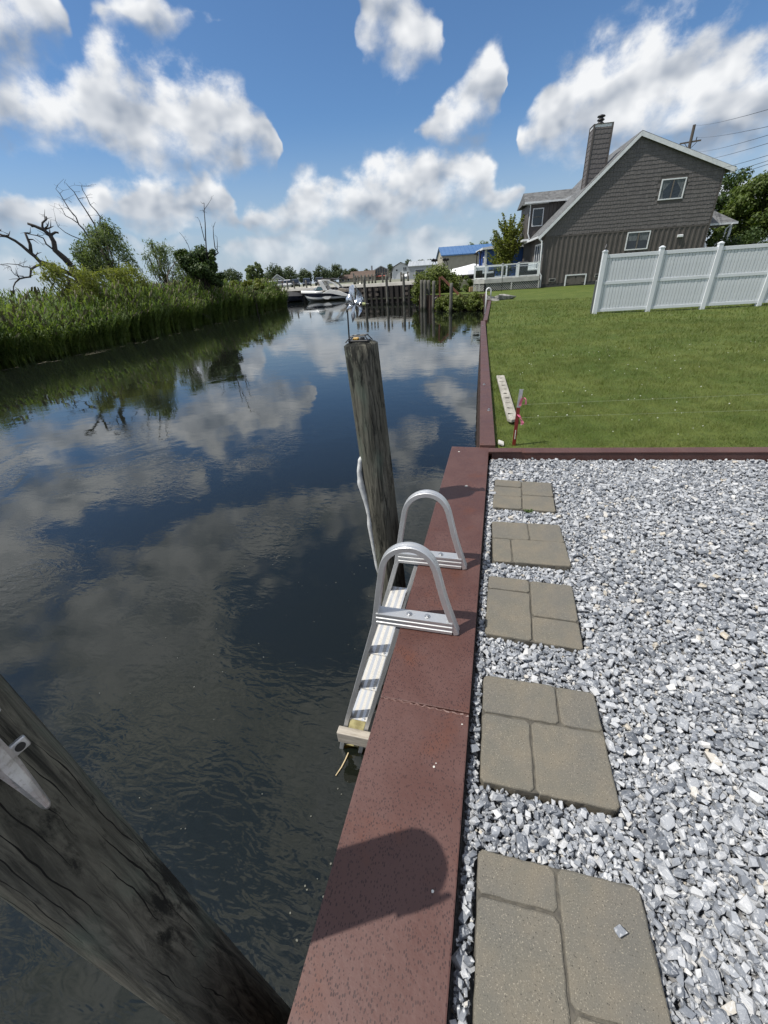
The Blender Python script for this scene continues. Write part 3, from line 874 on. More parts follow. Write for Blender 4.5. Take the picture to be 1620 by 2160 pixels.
def pile_mesh(name, base, top, r0, r1, mat, parent=None, n=40, rings=46, seed=0, dome=0.02):
    rs = random.Random(seed)
    base = Vector(base); top = Vector(top); ax = top - base; L = ax.length; ax.normalize()
    a = ax.orthogonal().normalized(); b = ax.cross(a)
    ph = [rs.uniform(0, 6.28) for _ in range(8)]
    V = []; F = []
    def rad(s, th):
        r = r0 + (r1 - r0) * s
        k = 1 + 0.022 * sin(2 * th + ph[0] + 1.2 * s) + 0.013 * sin(3 * th + ph[1] - 2 * s) + 0.008 * sin(9 * th + ph[2] + 4 * sin(5 * s + ph[3])) \
            + 0.006 * sin(17 * th + ph[4] + 3 * sin(7 * s + ph[5])) + 0.02 * sin(6 * s + ph[6] + th)
        return r * k
    for i in range(rings + 1):
        s = i / rings
        for j in range(n):
            th = 2 * pi * j / n
            p = base + ax * (L * s) + (a * cos(th) + b * sin(th)) * rad(s, th)
            V.append(tuple(p))
    for i in range(rings):
        for j in range(n):
            F.append((i * n + j, i * n + (j + 1) % n, (i + 1) * n + (j + 1) % n, (i + 1) * n + j))
    # chamfered, slightly domed head
    last = rings * n
    for (inset, up) in ((0.93, 0.004), (0.82, 0.010), (0.45, 0.010 + dome * 0.5)):
        st = len(V)
        for j in range(n):
            th = 2 * pi * j / n
            V.append(tuple(top + ax * (up + rs.uniform(-.002, .002)) + (a * cos(th) + b * sin(th)) * rad(1, th) * inset))
        for j in range(n): F.append((last + j, last + (j + 1) % n, st + (j + 1) % n, st + j))
        last = st
    V.append(tuple(top + ax * (0.010 + dome * 0.6))); cidx = len(V) - 1
    for j in range(n): F.append((last + j, last + (j + 1) % n, cidx))
    me = bpy.data.meshes.new(name); me.from_pydata(V, [], F)
    for p in me.polygons: p.use_smooth = True
    me.update()
    return link_mesh(name, me, mat, parent)

# the two mooring piles beside the wall
mp_ = thing('mooring_pile', 'weathered grey wooden mooring pile standing in the water beyond the ladder', 'mooring pile', (-0.608, 2.347, -1.07))
o = pile_mesh('post', (0.06, 0, -1.6), (-0.137, 0, 2.135), 0.113, 0.095, M_PILE, mp_, seed=3)
lp_ = thing('mooring_pile', 'dark wooden mooring pile close to the camera with an aluminium cleat', 'mooring pile', (-0.572, 0.161, -1.07))
o = pile_mesh('post', (0.06, 0, -1.6), (-0.143, 0.0, 2.19), 0.093, 0.083, M_PILE, lp_, seed=8, rings=70, n=56)

# cleat bolted upright on the near pile
M_ALU = pm('cast_aluminium', (0.60, 0.61, 0.62), (0.46, 0.46, 0.46), 22, 0.42, metal=0.85, rvar=0.12, bump=0.25, bdist=0.004, fine=(120, (0.30, 0.29, 0.26), 0.5))
cl = thing('dock_cleat', 'aluminium dock cleat bolted upright on the near mooring pile', 'cleat', (-0.595, 0.152, 0.900))
cl.scale = (0.8, 0.8, 0.8)
cl.rotation_euler = (0, radians(-3.5), radians(-8))
h_ = MB()
prof = [(-0.148, 0.0065, 0.028), (-0.142, 0.0085, 0.031), (-0.09, 0.013, 0.033), (-0.035, 0.019, 0.028), (0.035, 0.019, 0.028), (0.09, 0.013, 0.033), (0.142, 0.0085, 0.031), (0.148, 0.0065, 0.028)]
V = []; F = []; n = 10
for (z, w, off) in prof:
    for k in range(n):
        t_ = 2 * pi * k / n
        V.append((off + 0.018 + 0.011 * cos(t_), 0.82 * w * sin(t_) * (1.0 if abs(cos(t_)) < 0.8 else 0.9), z))
for i in range(len(prof) - 1):
    for k in range(n): F.append((i * n + k, i * n + (k + 1) % n, (i + 1) * n + (k + 1) % n, (i + 1) * n + k))
F += [tuple(range(n)), tuple(range(len(prof) * n - 1, (len(prof) - 1) * n - 1, -1))]
h_.add(V, F); h_.build('horn', M_ALU, cl, smooth=False, bevel=0.0)
for z in (-0.042, 0.042):
    q_ = MB(); q_.box((0.022, 0, z), (0.044, 0.022, 0.016)); q_.build('leg', M_ALU, cl, bevel=0.003)
M_DARKHOLE = pm('bolt_hole', (0.02, 0.02, 0.02), rough=0.6)
for z in (-0.045, 0.045):
    for s in (-1, 1):
        f_ = MB(); f_.box((0.006, s * 0.027, z), (0.009, 0.032, 0.024)); fo = f_.build('base_tab', M_ALU, cl, bevel=0.002)
        q_ = MB(); q_.cyl((0.0102, s * 0.030, z), (0.0118, s * 0.030, z), 0.0075, n=14); q_.build('bolt_hole_shade', M_DARKHOLE, fo)  # flat dark disc painted as the shaded inside of a bolt hole

# ---- aluminium ladder
def alu_mat():
    m, t, b = principled('ladder_aluminium')
    tc = t.new('ShaderNodeTexCoord'); P = tc.outputs['Object']
    nz = t.noise(P, 14.0, 4.0, 0.6)
    t.l.new(t.mix(t.mapr(nz, 0.35, 0.65), (0.66, 0.67, 0.68), (0.55, 0.56, 0.57)), b.inputs['Base Color'])
    b.inputs['Metallic'].default_value = 0.75
    t.l.new(t.mapr(nz, 0.3, 0.7, 0.36, 0.52), b.inputs['Roughness'])
    t.l.new(t.bump(t.noise(P, 180.0, 2.0), 0.12, 0.002), b.inputs['Normal'])
    return m
M_LAD = alu_mat()
YN, YF = 1.277, 1.736
lad = thing('dock_ladder', 'aluminium dock ladder with two arched handrails hung on the seawall', 'ladder', (-0.33, 1.5065, 0.03))
LO = Vector((0.33, -1.5065, -0.03))
def rail_path(y):
    pts = [(-0.772, -1.24), (-0.666, -0.775), (-0.446, 0.02), (-0.417, 0.20), (-0.397, 0.315)]
    # arch
    arch = [(-0.389, 0.355), (-0.376, 0.392), (-0.352, 0.425), (-0.320, 0.448), (-0.282, 0.459), (-0.245, 0.455), (-0.214, 0.438), (-0.189, 0.410), (-0.172, 0.372)]
    down = [(-0.160, 0.325), (-0.130, 0.200), (-0.078, 0.034)]
    pts = pts + arch + down
    # resample with Catmull-Rom on the upper part for a smooth bend
    out = [pts[0], pts[1], pts[2]]
    P = pts[2:]
    for i in range(len(P) - 1):
        p0 = P[max(0, i - 1)]; p1 = P[i]; p2 = P[i + 1]; p3 = P[min(len(P) - 1, i + 2)]
        for k in range(1, 5):
            u = k / 4
            def cr(a, b, c, d): return 0.5 * (2 * b + (c - a) * u + (2 * a - 5 * b + 4 * c - d) * u * u + (3 * b - a - 3 * c + d) * u ** 3)
            out.append((cr(p0[0], p1[0], p2[0], p3[0]), cr(p0[1], p1[1], p2[1], p3[1])))
    return [Vector((x, y, z)) + LO for x, z in out]
# extruded section with two grooves on each wide face
w_, d_ = 0.0125, 0.0225
RP = [(-w_, -d_ * .8), (-w_ * .8, -d_), (w_ * .8, -d_), (w_, -d_ * .8), (w_, -d_ * .30), (w_ * .84, -d_ * .24), (w_ * .84, -d_ * .10), (w_, -d_ * .04), (w_, d_ * .04), (w_ * .84, d_ * .10), (w_ * .84, d_ * .24), (w_, d_ * .30),
      (w_, d_ * .8), (w_ * .8, d_), (-w_ * .8, d_), (-w_, d_ * .8), (-w_, d_ * .30), (-w_ * .84, d_ * .24), (-w_ * .84, d_ * .10), (-w_, d_ * .04), (-w_, -d_ * .04), (-w_ * .84, -d_ * .10), (-w_ * .84, -d_ * .24), (-w_, -d_ * .30)]
for y in (YN, YF):
    q_ = MB(); q_.sweep(rail_path(y), RP, (0, 1, 0)); q_.build('handrail', M_LAD, lad)
    q_ = MB(); bx = [Vector((x, y, z)) + LO for x, z in ((-0.655, -1.24), (-0.545, -0.776), (-0.334, 0.020))]
    q_.sweep(bx, RP, (0, 1, 0)); q_.build('back_rail', M_LAD, lad)
    q_ = MB(); fp = [Vector((x, y, 0.068)) + LO for x in (-0.432, -0.095)]
    fw = 0.026; fh = 0.031
    FP = [(-fw, -fh), (fw, -fh), (fw, -fh * .55), (fw * .86, -fh * .5), (fw * .86, -fh * .1), (fw, 0), (fw, fh * .25), (fw * .86, fh * .3), (fw * .86, fh * .7), (fw, fh * .75), (fw, fh), (-fw, fh), (-fw, fh * .3), (-fw * .86, fh * .25), (-fw * .86, -fh * .3), (-fw, -fh * .4)]
    q_.sweep(fp, [(b, a) for a, b in FP], (0, 1, 0)) if False else q_.sweep(fp, FP, (0, 0, 1)); q_.build('mounting_bar', M_LAD, lad)
    for x in (-0.285, -0.205):
        q_ = MB(); c_ = Vector((x, y, 0.0995)) + LO
        q_.cyl(c_, c_ + Vector((0, 0, 0.003)), 0.0125, n=16); q_.cyl(c_ + Vector((0, 0, 0.003)), c_ + Vector((0, 0, 0.010)), 0.0078, 0.0072, n=6); q_.build('bolt', M_GALV, lad)
def tread_mat():
    m, t, b = principled('tread_aluminium')
    tc = t.new('ShaderNodeTexCoord'); P = tc.outputs['Object']
    sp = t.new('ShaderNodeSeparateXYZ'); t.l.new(P, sp.inputs[0])
    st = t.math('PINGPONG', t.math('ADD', sp.outputs['X'], 0.003), 0.017)
    band = t.mapr(st, 0.0075, 0.0095)
    grit = t.noise(P, 260.0, 2.0)
    c = t.mix(band, (0.70, 0.72, 0.74), t.mix(t.mapr(grit, 0.4, 0.6), (0.52, 0.50, 0.45), (0.62, 0.60, 0.56)))
    t.l.new(c, b.inputs['Base Color'])
    t.l.new(t.mapr(band, 0.0, 1.0, 0.65, 0.0), b.inputs['Metallic'])
    t.l.new(t.mapr(band, 0.0, 1.0, 0.42, 0.8), b.inputs['Roughness'])
    return m
M_TREAD = tread_mat()
M_TREAD_W = pm('stained_tread', (0.34, 0.30, 0.14), (0.20, 0.17, 0.07), 25, 0.7)
for k, z in enumerate((-0.178, -0.458, -0.745, -1.020, -1.155)):
    xf = -0.446 + 0.2750 * (z - 0.02); xb = -0.334 + 0.2655 * (z - 0.02)
    q_ = MB(); lo_, hi_ = YN - 0.018, YF + 0.018
    q_.box(Vector(((xf + xb) / 2, (lo_ + hi_) / 2, z)) + LO, (xb - xf - 0.0235, hi_ - lo_, 0.004))
    q_.box(Vector((xf + 0.0145, (lo_ + hi_) / 2, z - 0.012)) + LO, (0.003, hi_ - lo_ - 0.004, 0.022))
    q_.box(Vector((xb - 0.0145, (lo_ + hi_) / 2, z - 0.012)) + LO, (0.003, hi_ - lo_ - 0.004, 0.022))
    tr_ = q_.build('tread', M_TREAD if k < 3 else M_TREAD_W, lad)
    for (x, y) in ((xf + 0.026, lo_ + 0.012), (xb - 0.026, lo_ + 0.012), (xf + 0.026, hi_ - 0.012), (xb - 0.026, hi_ - 0.012)):
        c_ = Vector((x, y, z + 0.002)) + LO; s_ = MB(); s_.cyl(c_, c_ + Vector((0, 0, 0.003)), 0.0055, n=10); s_.build('screw', M_GALV, tr_)
M_BLOCK = pm('spacer_wood', (0.46, 0.42, 0.36), (0.34, 0.31, 0.265), 5.0, 0.85, stretch=(1, 6, 6), fine=(14, (0.22, 0.18, 0.14), 0.5), bump=0.3, bdist=0.004)
q_ = MB(); q_.box(Vector((-0.620, 1.228, -0.862)) + LO, (0.190, 0.046, 0.088)); q_.build('wood_spacer', M_BLOCK, lad, bevel=0.003)
# pale reed stalk caught at the foot
q_ = MB(); q_.tube([(-0.68, 1.235, -1.058), (-0.685, 1.20, -1.062), (-0.695, 1.15, -1.064), (-0.712, 1.10, -1.064)], [0.0035, 0.004, 0.004, 0.003], 6)
tag(q_.build('reed_stalk', pm('dry_reed', (0.62, 0.50, 0.30), rough=0.8)), 'pale dry reed stalk floating at the foot of the ladder', 'reed')

# ---- white bumper strip tied to the far pile
V = []; pts = [(-0.822, 2.425, 0.365), (-0.836, 2.41, 0.325), (-0.850, 2.40, 0.245), (-0.846, 2.40, 0.150), (-0.822, 2.40, 0.02), (-0.806, 2.40, -0.10), (-0.806, 2.40, -0.20), (-0.792, 2.405, -0.39), (-0.776, 2.41, -0.585), (-0.760, 2.415, -0.70)]
rr_ = [0.006, 0.017, 0.015, 0.024, 0.018, 0.016, 0.021, 0.018, 0.020, 0.010]
fine_p = []; fine_r = []
for i in range(len(pts) - 1):
    for k in range(5):
        u = k / 5; fine_p.append(Vector(pts[i]).lerp(Vector(pts[i + 1]), u)); fine_r.append(rr_[i] + (rr_[i + 1] - rr_[i]) * u + random.uniform(-.0012, .0012))
fine_p.append(Vector(pts[-1])); fine_r.append(rr_[-1])
q_ = MB(); q_.tube([p - Vector(pts[5]) for p in fine_p], fine_r, 10)
PB = 0.95
o = q_.build('pile_bumper', pm('white_vinyl', (0.66, 0.67, 0.66), (0.50, 0.51, 0.50), 18, 0.6, bump=0.3, bdist=0.006), smooth=True); o.location = (pts[5][0] * PB, pts[5][1] * PB, 1.38 + (pts[5][2] - 1.38) * PB); o.scale = (PB, PB, PB)
tag(o, 'white vinyl bumper strip hanging down the side of the mooring pile', 'bumper')

# ---- pinwheel on a black stake
M_BLACK = pm('black_plastic', (0.012, 0.012, 0.013), rough=0.45)
pw = thing('pinwheel', 'silver bird-scaring pinwheel on a black stake above the mooring pile', 'pinwheel', (-0.809, 2.332, 1.057))
q_ = MB(); q_.cyl((0, 0, 0), (0.008, 0, 0.222), 0.0042, n=10); q_.build('stake', M_BLACK, pw)
q_ = MB(); q_.cyl((-0.004, 0, 0.2155), (0.135, -0.012, 0.2105), 0.0032, n=10); q_.build('axle', M_BLACK, pw)
q_ = MB(); q_.cyl((0.100, -0.009, 0.2117), (0.116, -0.0105, 0.2111), 0.0085, 0.006, n=12); q_.build('hub_bead', pm('yellow_bead', (0.42, 0.46, 0.20), rough=0.5), pw)
def foil_mat():
    m, t, b = principled('holographic_foil')
    tc = t.new('ShaderNodeTexCoord')
    nz = t.noise(tc.outputs['Object'], 40.0, 3.0)
    t.l.new(t.mix(t.mapr(nz, 0.35, 0.65), (0.70, 0.74, 0.80), (0.55, 0.58, 0.62)), b.inputs['Base Color'])
    b.inputs['Metallic'].default_value = 0.9; b.inputs['Roughness'].default_value = 0.22
    t.l.new(t.bump(nz, 0.25, 0.01), b.inputs['Normal'])
    return m
M_FOIL = foil_mat()
def vane(outline, bulge, name='vane'):
    """thin curled foil vane; outline (x, z) fans out from its first point, bulge bends it fore and aft"""
    h = Vector(outline[0]); V = []; F = []; m = 5; n = len(outline) - 1
    for j in range(n):
        p = Vector(outline[j + 1])
        for i in range(m + 1):
            t = i / m; q = h.lerp(p, t)
            V.append((q.x, -0.012 + bulge * sin(pi * t * 0.8) * (1 - 0.5 * j / n) + 0.010 * sin(j * 2.1 + t * 3), q.y))
    for j in range(n - 1):
        for i in range(m): F.append((j * (m + 1) + i, j * (m + 1) + i + 1, (j + 1) * (m + 1) + i + 1, (j + 1) * (m + 1) + i))
    return mesh_np(name, V, F, M_FOIL, pw, smooth=True)
HUB = (0.058, 0.212)
vane([HUB, (0.012, 0.226), (0.018, 0.246), (0.028, 0.262), (0.034, 0.275), (0.040, 0.296), (0.052, 0.306), (0.064, 0.302)], -0.030)
vane([HUB, (0.060, 0.306), (0.074, 0.288), (0.088, 0.266), (0.100, 0.244), (0.108, 0.226), (0.098, 0.214)], 0.024)
vane([HUB, (0.030, 0.214), (0.014, 0.192), (0.000, 0.168), (0.020, 0.190)], -0.034)
vane([HUB, (0.042, 0.200), (0.036, 0.160), (0.034, 0.122), (0.046, 0.136), (0.060, 0.158)], -0.020)
vane([HUB, (0.062, 0.150), (0.076, 0.160), (0.086, 0.178), (0.094, 0.196), (0.086, 0.212)], 0.030)
vane([HUB, (0.024, 0.222), (0.030, 0.240), (0.044, 0.250), (0.056, 0.240), (0.060, 0.226)], 0.040)

# ---- low wire-guarded lamp on the pile head
wl = thing('pile_lamp', 'small black wire-guarded lamp lying on top of the mooring pile', 'lamp', (-0.746, 2.328, 1.078))
q_ = MB(); q_.prism([(-0.058, -0.03), (0.058, -0.03), (0.058, 0.03), (-0.058, 0.03)], 0.010, 'z', 0.004); q_.build('base', M_BLACK, wl, bevel=0.002)
q_ = MB()
for y in (-0.034, 0.034):
    q_.tube([(-0.072, y, 0.004), (-0.040, y * .8, 0.034), (0.040, y * .8, 0.037), (0.066, y, 0.008)], 0.0032, 6)
for x, z in ((-0.040, 0.034), (0.040, 0.037)): q_.tube([(x, -0.028, z), (x, 0.028, z)], 0.0032, 6)
q_.build('wire_guard', M_BLACK, wl)
q_ = MB(); q_.box((-0.020, 0, 0.020), (0.034, 0.030, 0.012)); q_.build('amber_lens', pm('amber_lens', (0.55, 0.33, 0.06), rough=0.3), wl, bevel=0.003)
q_ = MB(); q_.cyl((0.018, 0, 0.012), (0.018, 0, 0.027), 0.015, 0.012, n=12); q_.build('lamp_head', M_BLACK, wl)

# ---- stake with pink ribbon and strings, plank on the grass
M_RED = pm('red_paint', (0.19, 0.022, 0.018), (0.14, 0.018, 0.015), 12, 0.4)
M_STEEL = pm('bare_steel', (0.46, 0.47, 0.48), (0.36, 0.37, 0.38), 14, 0.45, metal=0.6)
st = thing('marker_stake', 'red and grey steel marker stake with pink ribbons in the lawn', 'stake', (0.221, 3.66, -0.02))
def upost(z0, z1, mat, name, x0, x1):
    q = MB(); a = Vector((x0, 0, z0)); b = Vector((x1, 0, z1))
    for (dx, dy, sx, sy) in ((0, 0, 0.026, 0.004), (-0.013, 0.009, 0.004, 0.020), (0.013, 0.009, 0.004, 0.020)):
        q.bar(a + Vector((dx, dy, 0)), b + Vector((dx, dy, 0)), sx, sy, (0, 1, 0))
    return q.build(name, mat, st)
upost(-0.10, 0.36, M_RED, 'lower_post', -0.002, 0.004); upost(0.36, 0.515, M_STEEL, 'upper_post', 0.004, 0.013)
q_ = MB(); q_.box((0.001, -0.0035, 0.115), (0.007, 0.002, 0.085)); q_.build('white_stripe', M_WHITE, st)
M_PINK = pm('pink_ribbon', (0.82, 0.22, 0.32), (0.72, 0.18, 0.28), 30, 0.5)
def ribbon(path, w, name):
    V = []; F = []
    for i, (x, y, z, tw) in enumerate(path):
        V += [(x - w / 2 * cos(tw), y - w / 2 * sin(tw), z + 0.2 * w * sin(tw)), (x + w / 2 * cos(tw), y + w / 2 * sin(tw), z - 0.2 * w * sin(tw))]
        if i: F.append((2 * i - 2, 2 * i - 1, 2 * i + 1, 2 * i))
    return mesh_np(name, V, F, M_PINK, st)
ribbon([(0.014, -0.005, 0.375, 0), (0.018, -0.008, 0.41, .3), (0.028, -0.014, 0.440, .6), (0.042, -0.018, 0.452, .9), (0.056, -0.02, 0.436, 1.0), (0.060, -0.02, 0.405, 0.8), (0.056, -0.02, 0.392, .6)], 0.022, 'ribbon')
ribbon([(0.008, -0.006, 0.30, 0), (0.022, -0.01, 0.282, .5), (0.036, -0.012, 0.262, 1.2), (0.044, -0.014, 0.245, .4), (0.052, -0.016, 0.225, .1), (0.047, -0.016, 0.212, .3)], 0.026, 'ribbon')
M_STRING = pm('string', (0.30, 0.34, 0.22), rough=0.7)
for (z0, z1) in ((0.385, 0.43), (0.27, 0.28)):
    q_ = MB(); q_.tube([(0.24, 3.66, z0 - 0.02), (2.2, 4.0, (z0 + z1) / 2 - 0.032), (5.2, 4.5, z1 - 0.02)], 0.0009, 5)
    tag(q_.build('boundary_string', M_STRING), 'upper thin string stretched across the lawn from the stake' if z0 > .3 else 'lower thin string stretched across the lawn from the stake', 'string')
pk = thing('plank', 'weathered grey plank lying on the grass beside the narrow seawall', 'plank', (0.150, 5.30, 0.012), 0)
q_ = MB()
a, b = Vector((0.215, 4.30)), Vector((0.088, 6.38)); d = (b - a).normalized(); nrm = Vector((-d.y, d.x)) * 0.055
q_.prism([tuple(p - Vector((0.15, 5.30))) for p in (a - nrm, b - nrm * 1.02, b + nrm, a + nrm * .9, a + nrm * .2 - d * 0.05)], 0.032, 'z', 0.0)
q_.build('board', pm('grey_plank', (0.40, 0.38, 0.33), (0.27, 0.255, 0.22), 5.0, 0.9, stretch=(3, 0.4, 1), fine=(60, (0.10, 0.09, 0.08), 0.7), bump=0.4), pk, bevel=0.004)
for i in range(9):
    s = 0.08 + i * 0.105; c_ = a + d * (2.06 * s) - Vector((0.15, 5.30)); q_ = MB()
    q_.prism([tuple(c_ + Vector((random.uniform(-.04, .04), 0)) + Vector((random.uniform(0.4, 1) * 0.016 * cos(t), random.uniform(.4, 1) * 0.03 * sin(t)))) for t in [2 * pi * k / 8 for k in range(8)]], 0.0016, 'z', 0.0316)
    q_.build('dark_knot', pm('knot', (0.10, 0.09, 0.075), rough=0.9) if 'knot' not in MATS else MATS['knot'], pk)
q_ = MB(); q_.box((0, 0, 0), (0.05, 0.09, 0.012), Matrix.Rotation(0.35, 3, 'Y')); o = q_.build('paper_scrap', M_WHITE); o.location = (0.105, 3.66, 0.012)
tag(o, 'small crumpled white scrap in the corner by the border beam', 'litter')

# ================================================================== BROWN HOUSE
M_SHAKE = pm('shake_siding', (0.134, 0.124, 0.122), (0.105, 0.097, 0.096), 9.0, 0.75, stretch=(3, 3, 0.5), bump=0.35, bdist=0.01, islands=0.22)
M_BROWN = pm('brown_siding', (0.088, 0.077, 0.070), (0.074, 0.065, 0.060), 2.0, 0.6, islands=0.12)
M_TRIM = pm('white_trim', (0.72, 0.74, 0.75), (0.64, 0.66, 0.67), 4.0, 0.45)
M_GLASS = pm('window_glass', (0.012, 0.016, 0.020), (0.020, 0.026, 0.030), 3.0, 0.06, spec=0.8)
M_CURTAIN = pm('curtain', (0.16, 0.18, 0.19), (0.07, 0.08, 0.09), 6.0, 0.8, stretch=(5, 5, 0.6))
def roof_mat(name, a, b):
    m, t, bs = principled(name)
    tc = t.new('ShaderNodeTexCoord'); P = tc.outputs['Object']
    v = t.new('ShaderNodeTexVoronoi'); t.l.new(t.mapping(P, (3.0, 3.0, 5.0)), v.inputs['Vector']); v.inputs['Scale'].default_value = 1.3
    hs = t.new('ShaderNodeSeparateColor'); t.l.new(v.outputs['Color'], hs.inputs[0])
    col = t.mix(hs.outputs[0], a, b)
    col = t.mix(t.math('MULTIPLY', t.noise(P, 60.0, 3.0), 0.5), col, tuple(x * 0.5 for x in a))
    t.l.new(col, bs.inputs['Base Color']); bs.inputs['Roughness'].default_value = 0.9
    return m
M_ROOF = roof_mat('asphalt_shingle', (0.085, 0.088, 0.092), (0.19, 0.195, 0.20))
M_BLACKMETAL = pm('black_metal', (0.016, 0.016, 0.018), rough=0.4)

HX, HY, HT = 3.367, 39.401, radians(6)
house = thing('house', 'brown two-storey house with shake gable and tall shingled chimney', 'house', (HX, HY, 0), HT)
UL, UR = -0.30, 11.02; ZB = 3.42
PEAK = (5.15, 9.02); SL, SR = 0.926, 0.383
def roof_z(u): return PEAK[1] - SL * (PEAK[0] - u) if u < PEAK[0] else PEAK[1] - SR * (u - PEAK[0])
RT = 0.16                          # roof build-up above the wall line
DEPTH = 11.0
# walls: gable prism body
wp = [(UL, 0), (UR, 0), (UR, roof_z(UR) - RT), (PEAK[0], PEAK[1] - RT), (UL, roof_z(UL) - RT)]
q_ = MB(); q_.prism(wp, DEPTH, 'y', 0.0); q_.build('wall', M_BROWN, house)
q_ = MB(); q_.box(((UL + UR) / 2, DEPTH / 2, 0.10), (UR - UL + 0.03, DEPTH + 0.03, 0.24)); q_.build('foundation', pm('dark_foundation', (0.05, 0.05, 0.052), rough=0.9), house)
# roof slabs
def roof_slab(u0, u1, v0, v1, name='roof'):
    q = MB(); z0, z1 = roof_z(u0), roof_z(u1)
    q.prism([(u0, z0 - RT), (u1, z1 - RT), (u1, z1), (u0, z0)], v1 - v0, 'y', v0)
    return q.build(name, M_ROOF, house)
roof_slab(-0.79, PEAK[0], -0.17, DEPTH + 0.2); roof_slab(PEAK[0], 11.58, -0.17, DEPTH + 0.2)
# rake boards
for (u0, u1) in ((-0.80, PEAK[0] + 0.01), (PEAK[0] - 0.01, 11.60)):
    q_ = MB(); z0, z1 = roof_z(u0), roof_z(u1)
    q_.prism([(u0, z0 - 0.29), (u1, z1 - 0.29), (u1, z1 - 0.03), (u0, z0 - 0.03)], 0.03, 'y', -0.205); q_.build('rake_board', M_TRIM, house)
    q_ = MB(); q_.prism([(u0, z0 - 0.17), (u1, z1 - 0.17), (u1, z1 - 0.158), (u0, z0 - 0.158)], 0.16, 'y', -0.172); q_.build('soffit', M_TRIM, house)
q_ = MB(); q_.prism([(11.35, roof_z(11.4) - 0.42), (11.62, roof_z(11.6) - 0.27), (11.62, roof_z(11.6) - 0.05), (11.35, roof_z(11.4) - 0.28)], 0.18, 'y', -0.19); q_.build('eave_return', M_TRIM, house)
for (u, z) in ((-0.86, roof_z(-0.79) - 0.10), (11.64, roof_z(11.58) - 0.10)):
    q_ = MB(); q_.box((u, DEPTH / 2, z), (0.13, DEPTH + 0.3, 0.13)); q_.build('gutter', M_TRIM, house)
# downspout at the near left corner
q_ = MB(); q_.tube([(-0.84, -0.10, 3.36), (-0.58, -0.14, 3.12), (-0.55, -0.15, 2.8), (-0.50, -0.15, 1.05), (-0.34, -0.16, 0.82), (-0.34, -0.17, 0.0)], 0.055, 8); q_.build('downspout', M_TRIM, house)
# trim band over the vertical siding
q_ = MB(); q_.box(((UL + UR) / 2, -0.018, ZB - 0.04), (UR - UL + 0.02, 0.036, 0.10)); q_.build('band_board', M_BROWN, house)
for u in (UL, UR):
    q_ = MB(); q_.box((u, -0.014, (roof_z(u) - RT) / 2), (0.10, 0.04, roof_z(u) - RT - 0.05)); q_.build('corner_board', M_BROWN, house)

W1 = (7.21, 5.13, 8.67, 6.19); W2 = (5.63, 2.20, 7.09, 3.22); CRAWL = (1.63, 0.0, 3.04, 0.70)
# vertical battens on the lower wall
bat_me = None
u = UL + 0.24; k = 0
while u < UR - 0.1:
    z1 = ZB - 0.09; z0 = 0.22
    segs = [(z0, z1)]
    if W2[0] - 0.12 < u < W2[2] + 0.12: segs = [(z0, W2[1] - 0.08)]
    if CRAWL[0] - 0.12 < u < CRAWL[2] + 0.12: segs = [(CRAWL[3] + 0.08, z1)]
    for (a, b) in segs:
        q_ = MB(); q_.prism([(u - 0.10, -0.001), (u - 0.045, -0.035), (u + 0.045, -0.035), (u + 0.10, -0.001)], b - a, 'z', a); q_.build('batten', M_BROWN, house)
    u += 0.352; k += 1

# shakes on the gable: courses of single shingles, lower edge proud and uneven
def shake_box(w, h):
    q = MB()
    q.add([(-w / 2, -0.026, 0), (w / 2, -0.026, 0), (w / 2, -0.004, 0), (-w / 2, -0.004, 0), (-w / 2, -0.006, h), (w / 2, -0.006, h), (w / 2, -0.001, h), (-w / 2, -0.001, h)],
          [(0, 3, 2, 1), (4, 5, 6, 7), (0, 1, 5, 4), (1, 2, 6, 5), (2, 3, 7, 6), (3, 0, 4, 7)])
    return q
shk = []
CE = 0.232
for row in range(26):
    zb = ZB + 0.015 + row * CE
    u = UL + 0.06 - random.uniform(0, 0.15)
    while u < UR - 0.05:
        w = random.choice((0.16, 0.19, 0.22, 0.25)); u1 = u + w
        c0 = max(u, UL + 0.06); c1 = min(u1 - 0.006, UR - 0.06)
        zoff = random.choice((0.0, 0.0, 0.022, 0.032)); zt = zb + CE + 0.035
        top = min(roof_z(c0), roof_z(c1)) - RT - 0.02
        if c1 - c0 > 0.05 and top > zb + 0.08:
            zt = min(zt, top); z0 = zb + zoff
            hit = c1 > W1[0] - 0.07 and c0 < W1[2] + 0.07 and zt > W1[1] - 0.07 and z0 < W1[3] + 0.07
            if not hit: shk.append((c0, c1, z0, zt))
        u = u1
shk.sort(key=lambda s: (s[0] + 7.5) ** 2 + 39 ** 2 + s[2] ** 2)
base_sh = {}
rest_ = MB()
for i, (c0, c1, z0, zt) in enumerate(shk):
    w, h = c1 - c0, zt - z0
    if i < 300:
        key = (round(w, 2), round(h, 2))
        if key not in base_sh:
            o = shake_box(key[0] - 0.002, key[1]).build('shake', M_SHAKE, house); base_sh[key] = o.data
        else:
            o = bpy.data.objects.new('shake', base_sh[key]); COL.objects.link(o); o.parent = house
        o.location = ((c0 + c1) / 2, -0.004 * random.random(), z0)
    else:
        q_ = shake_box(w - 0.002, h)
        rest_.add([(x + (c0 + c1) / 2, y, z + z0) for x, y, z in q_.v], q_.f)
tag(rest_.build('shakes', M_SHAKE, house), kind='stuff')

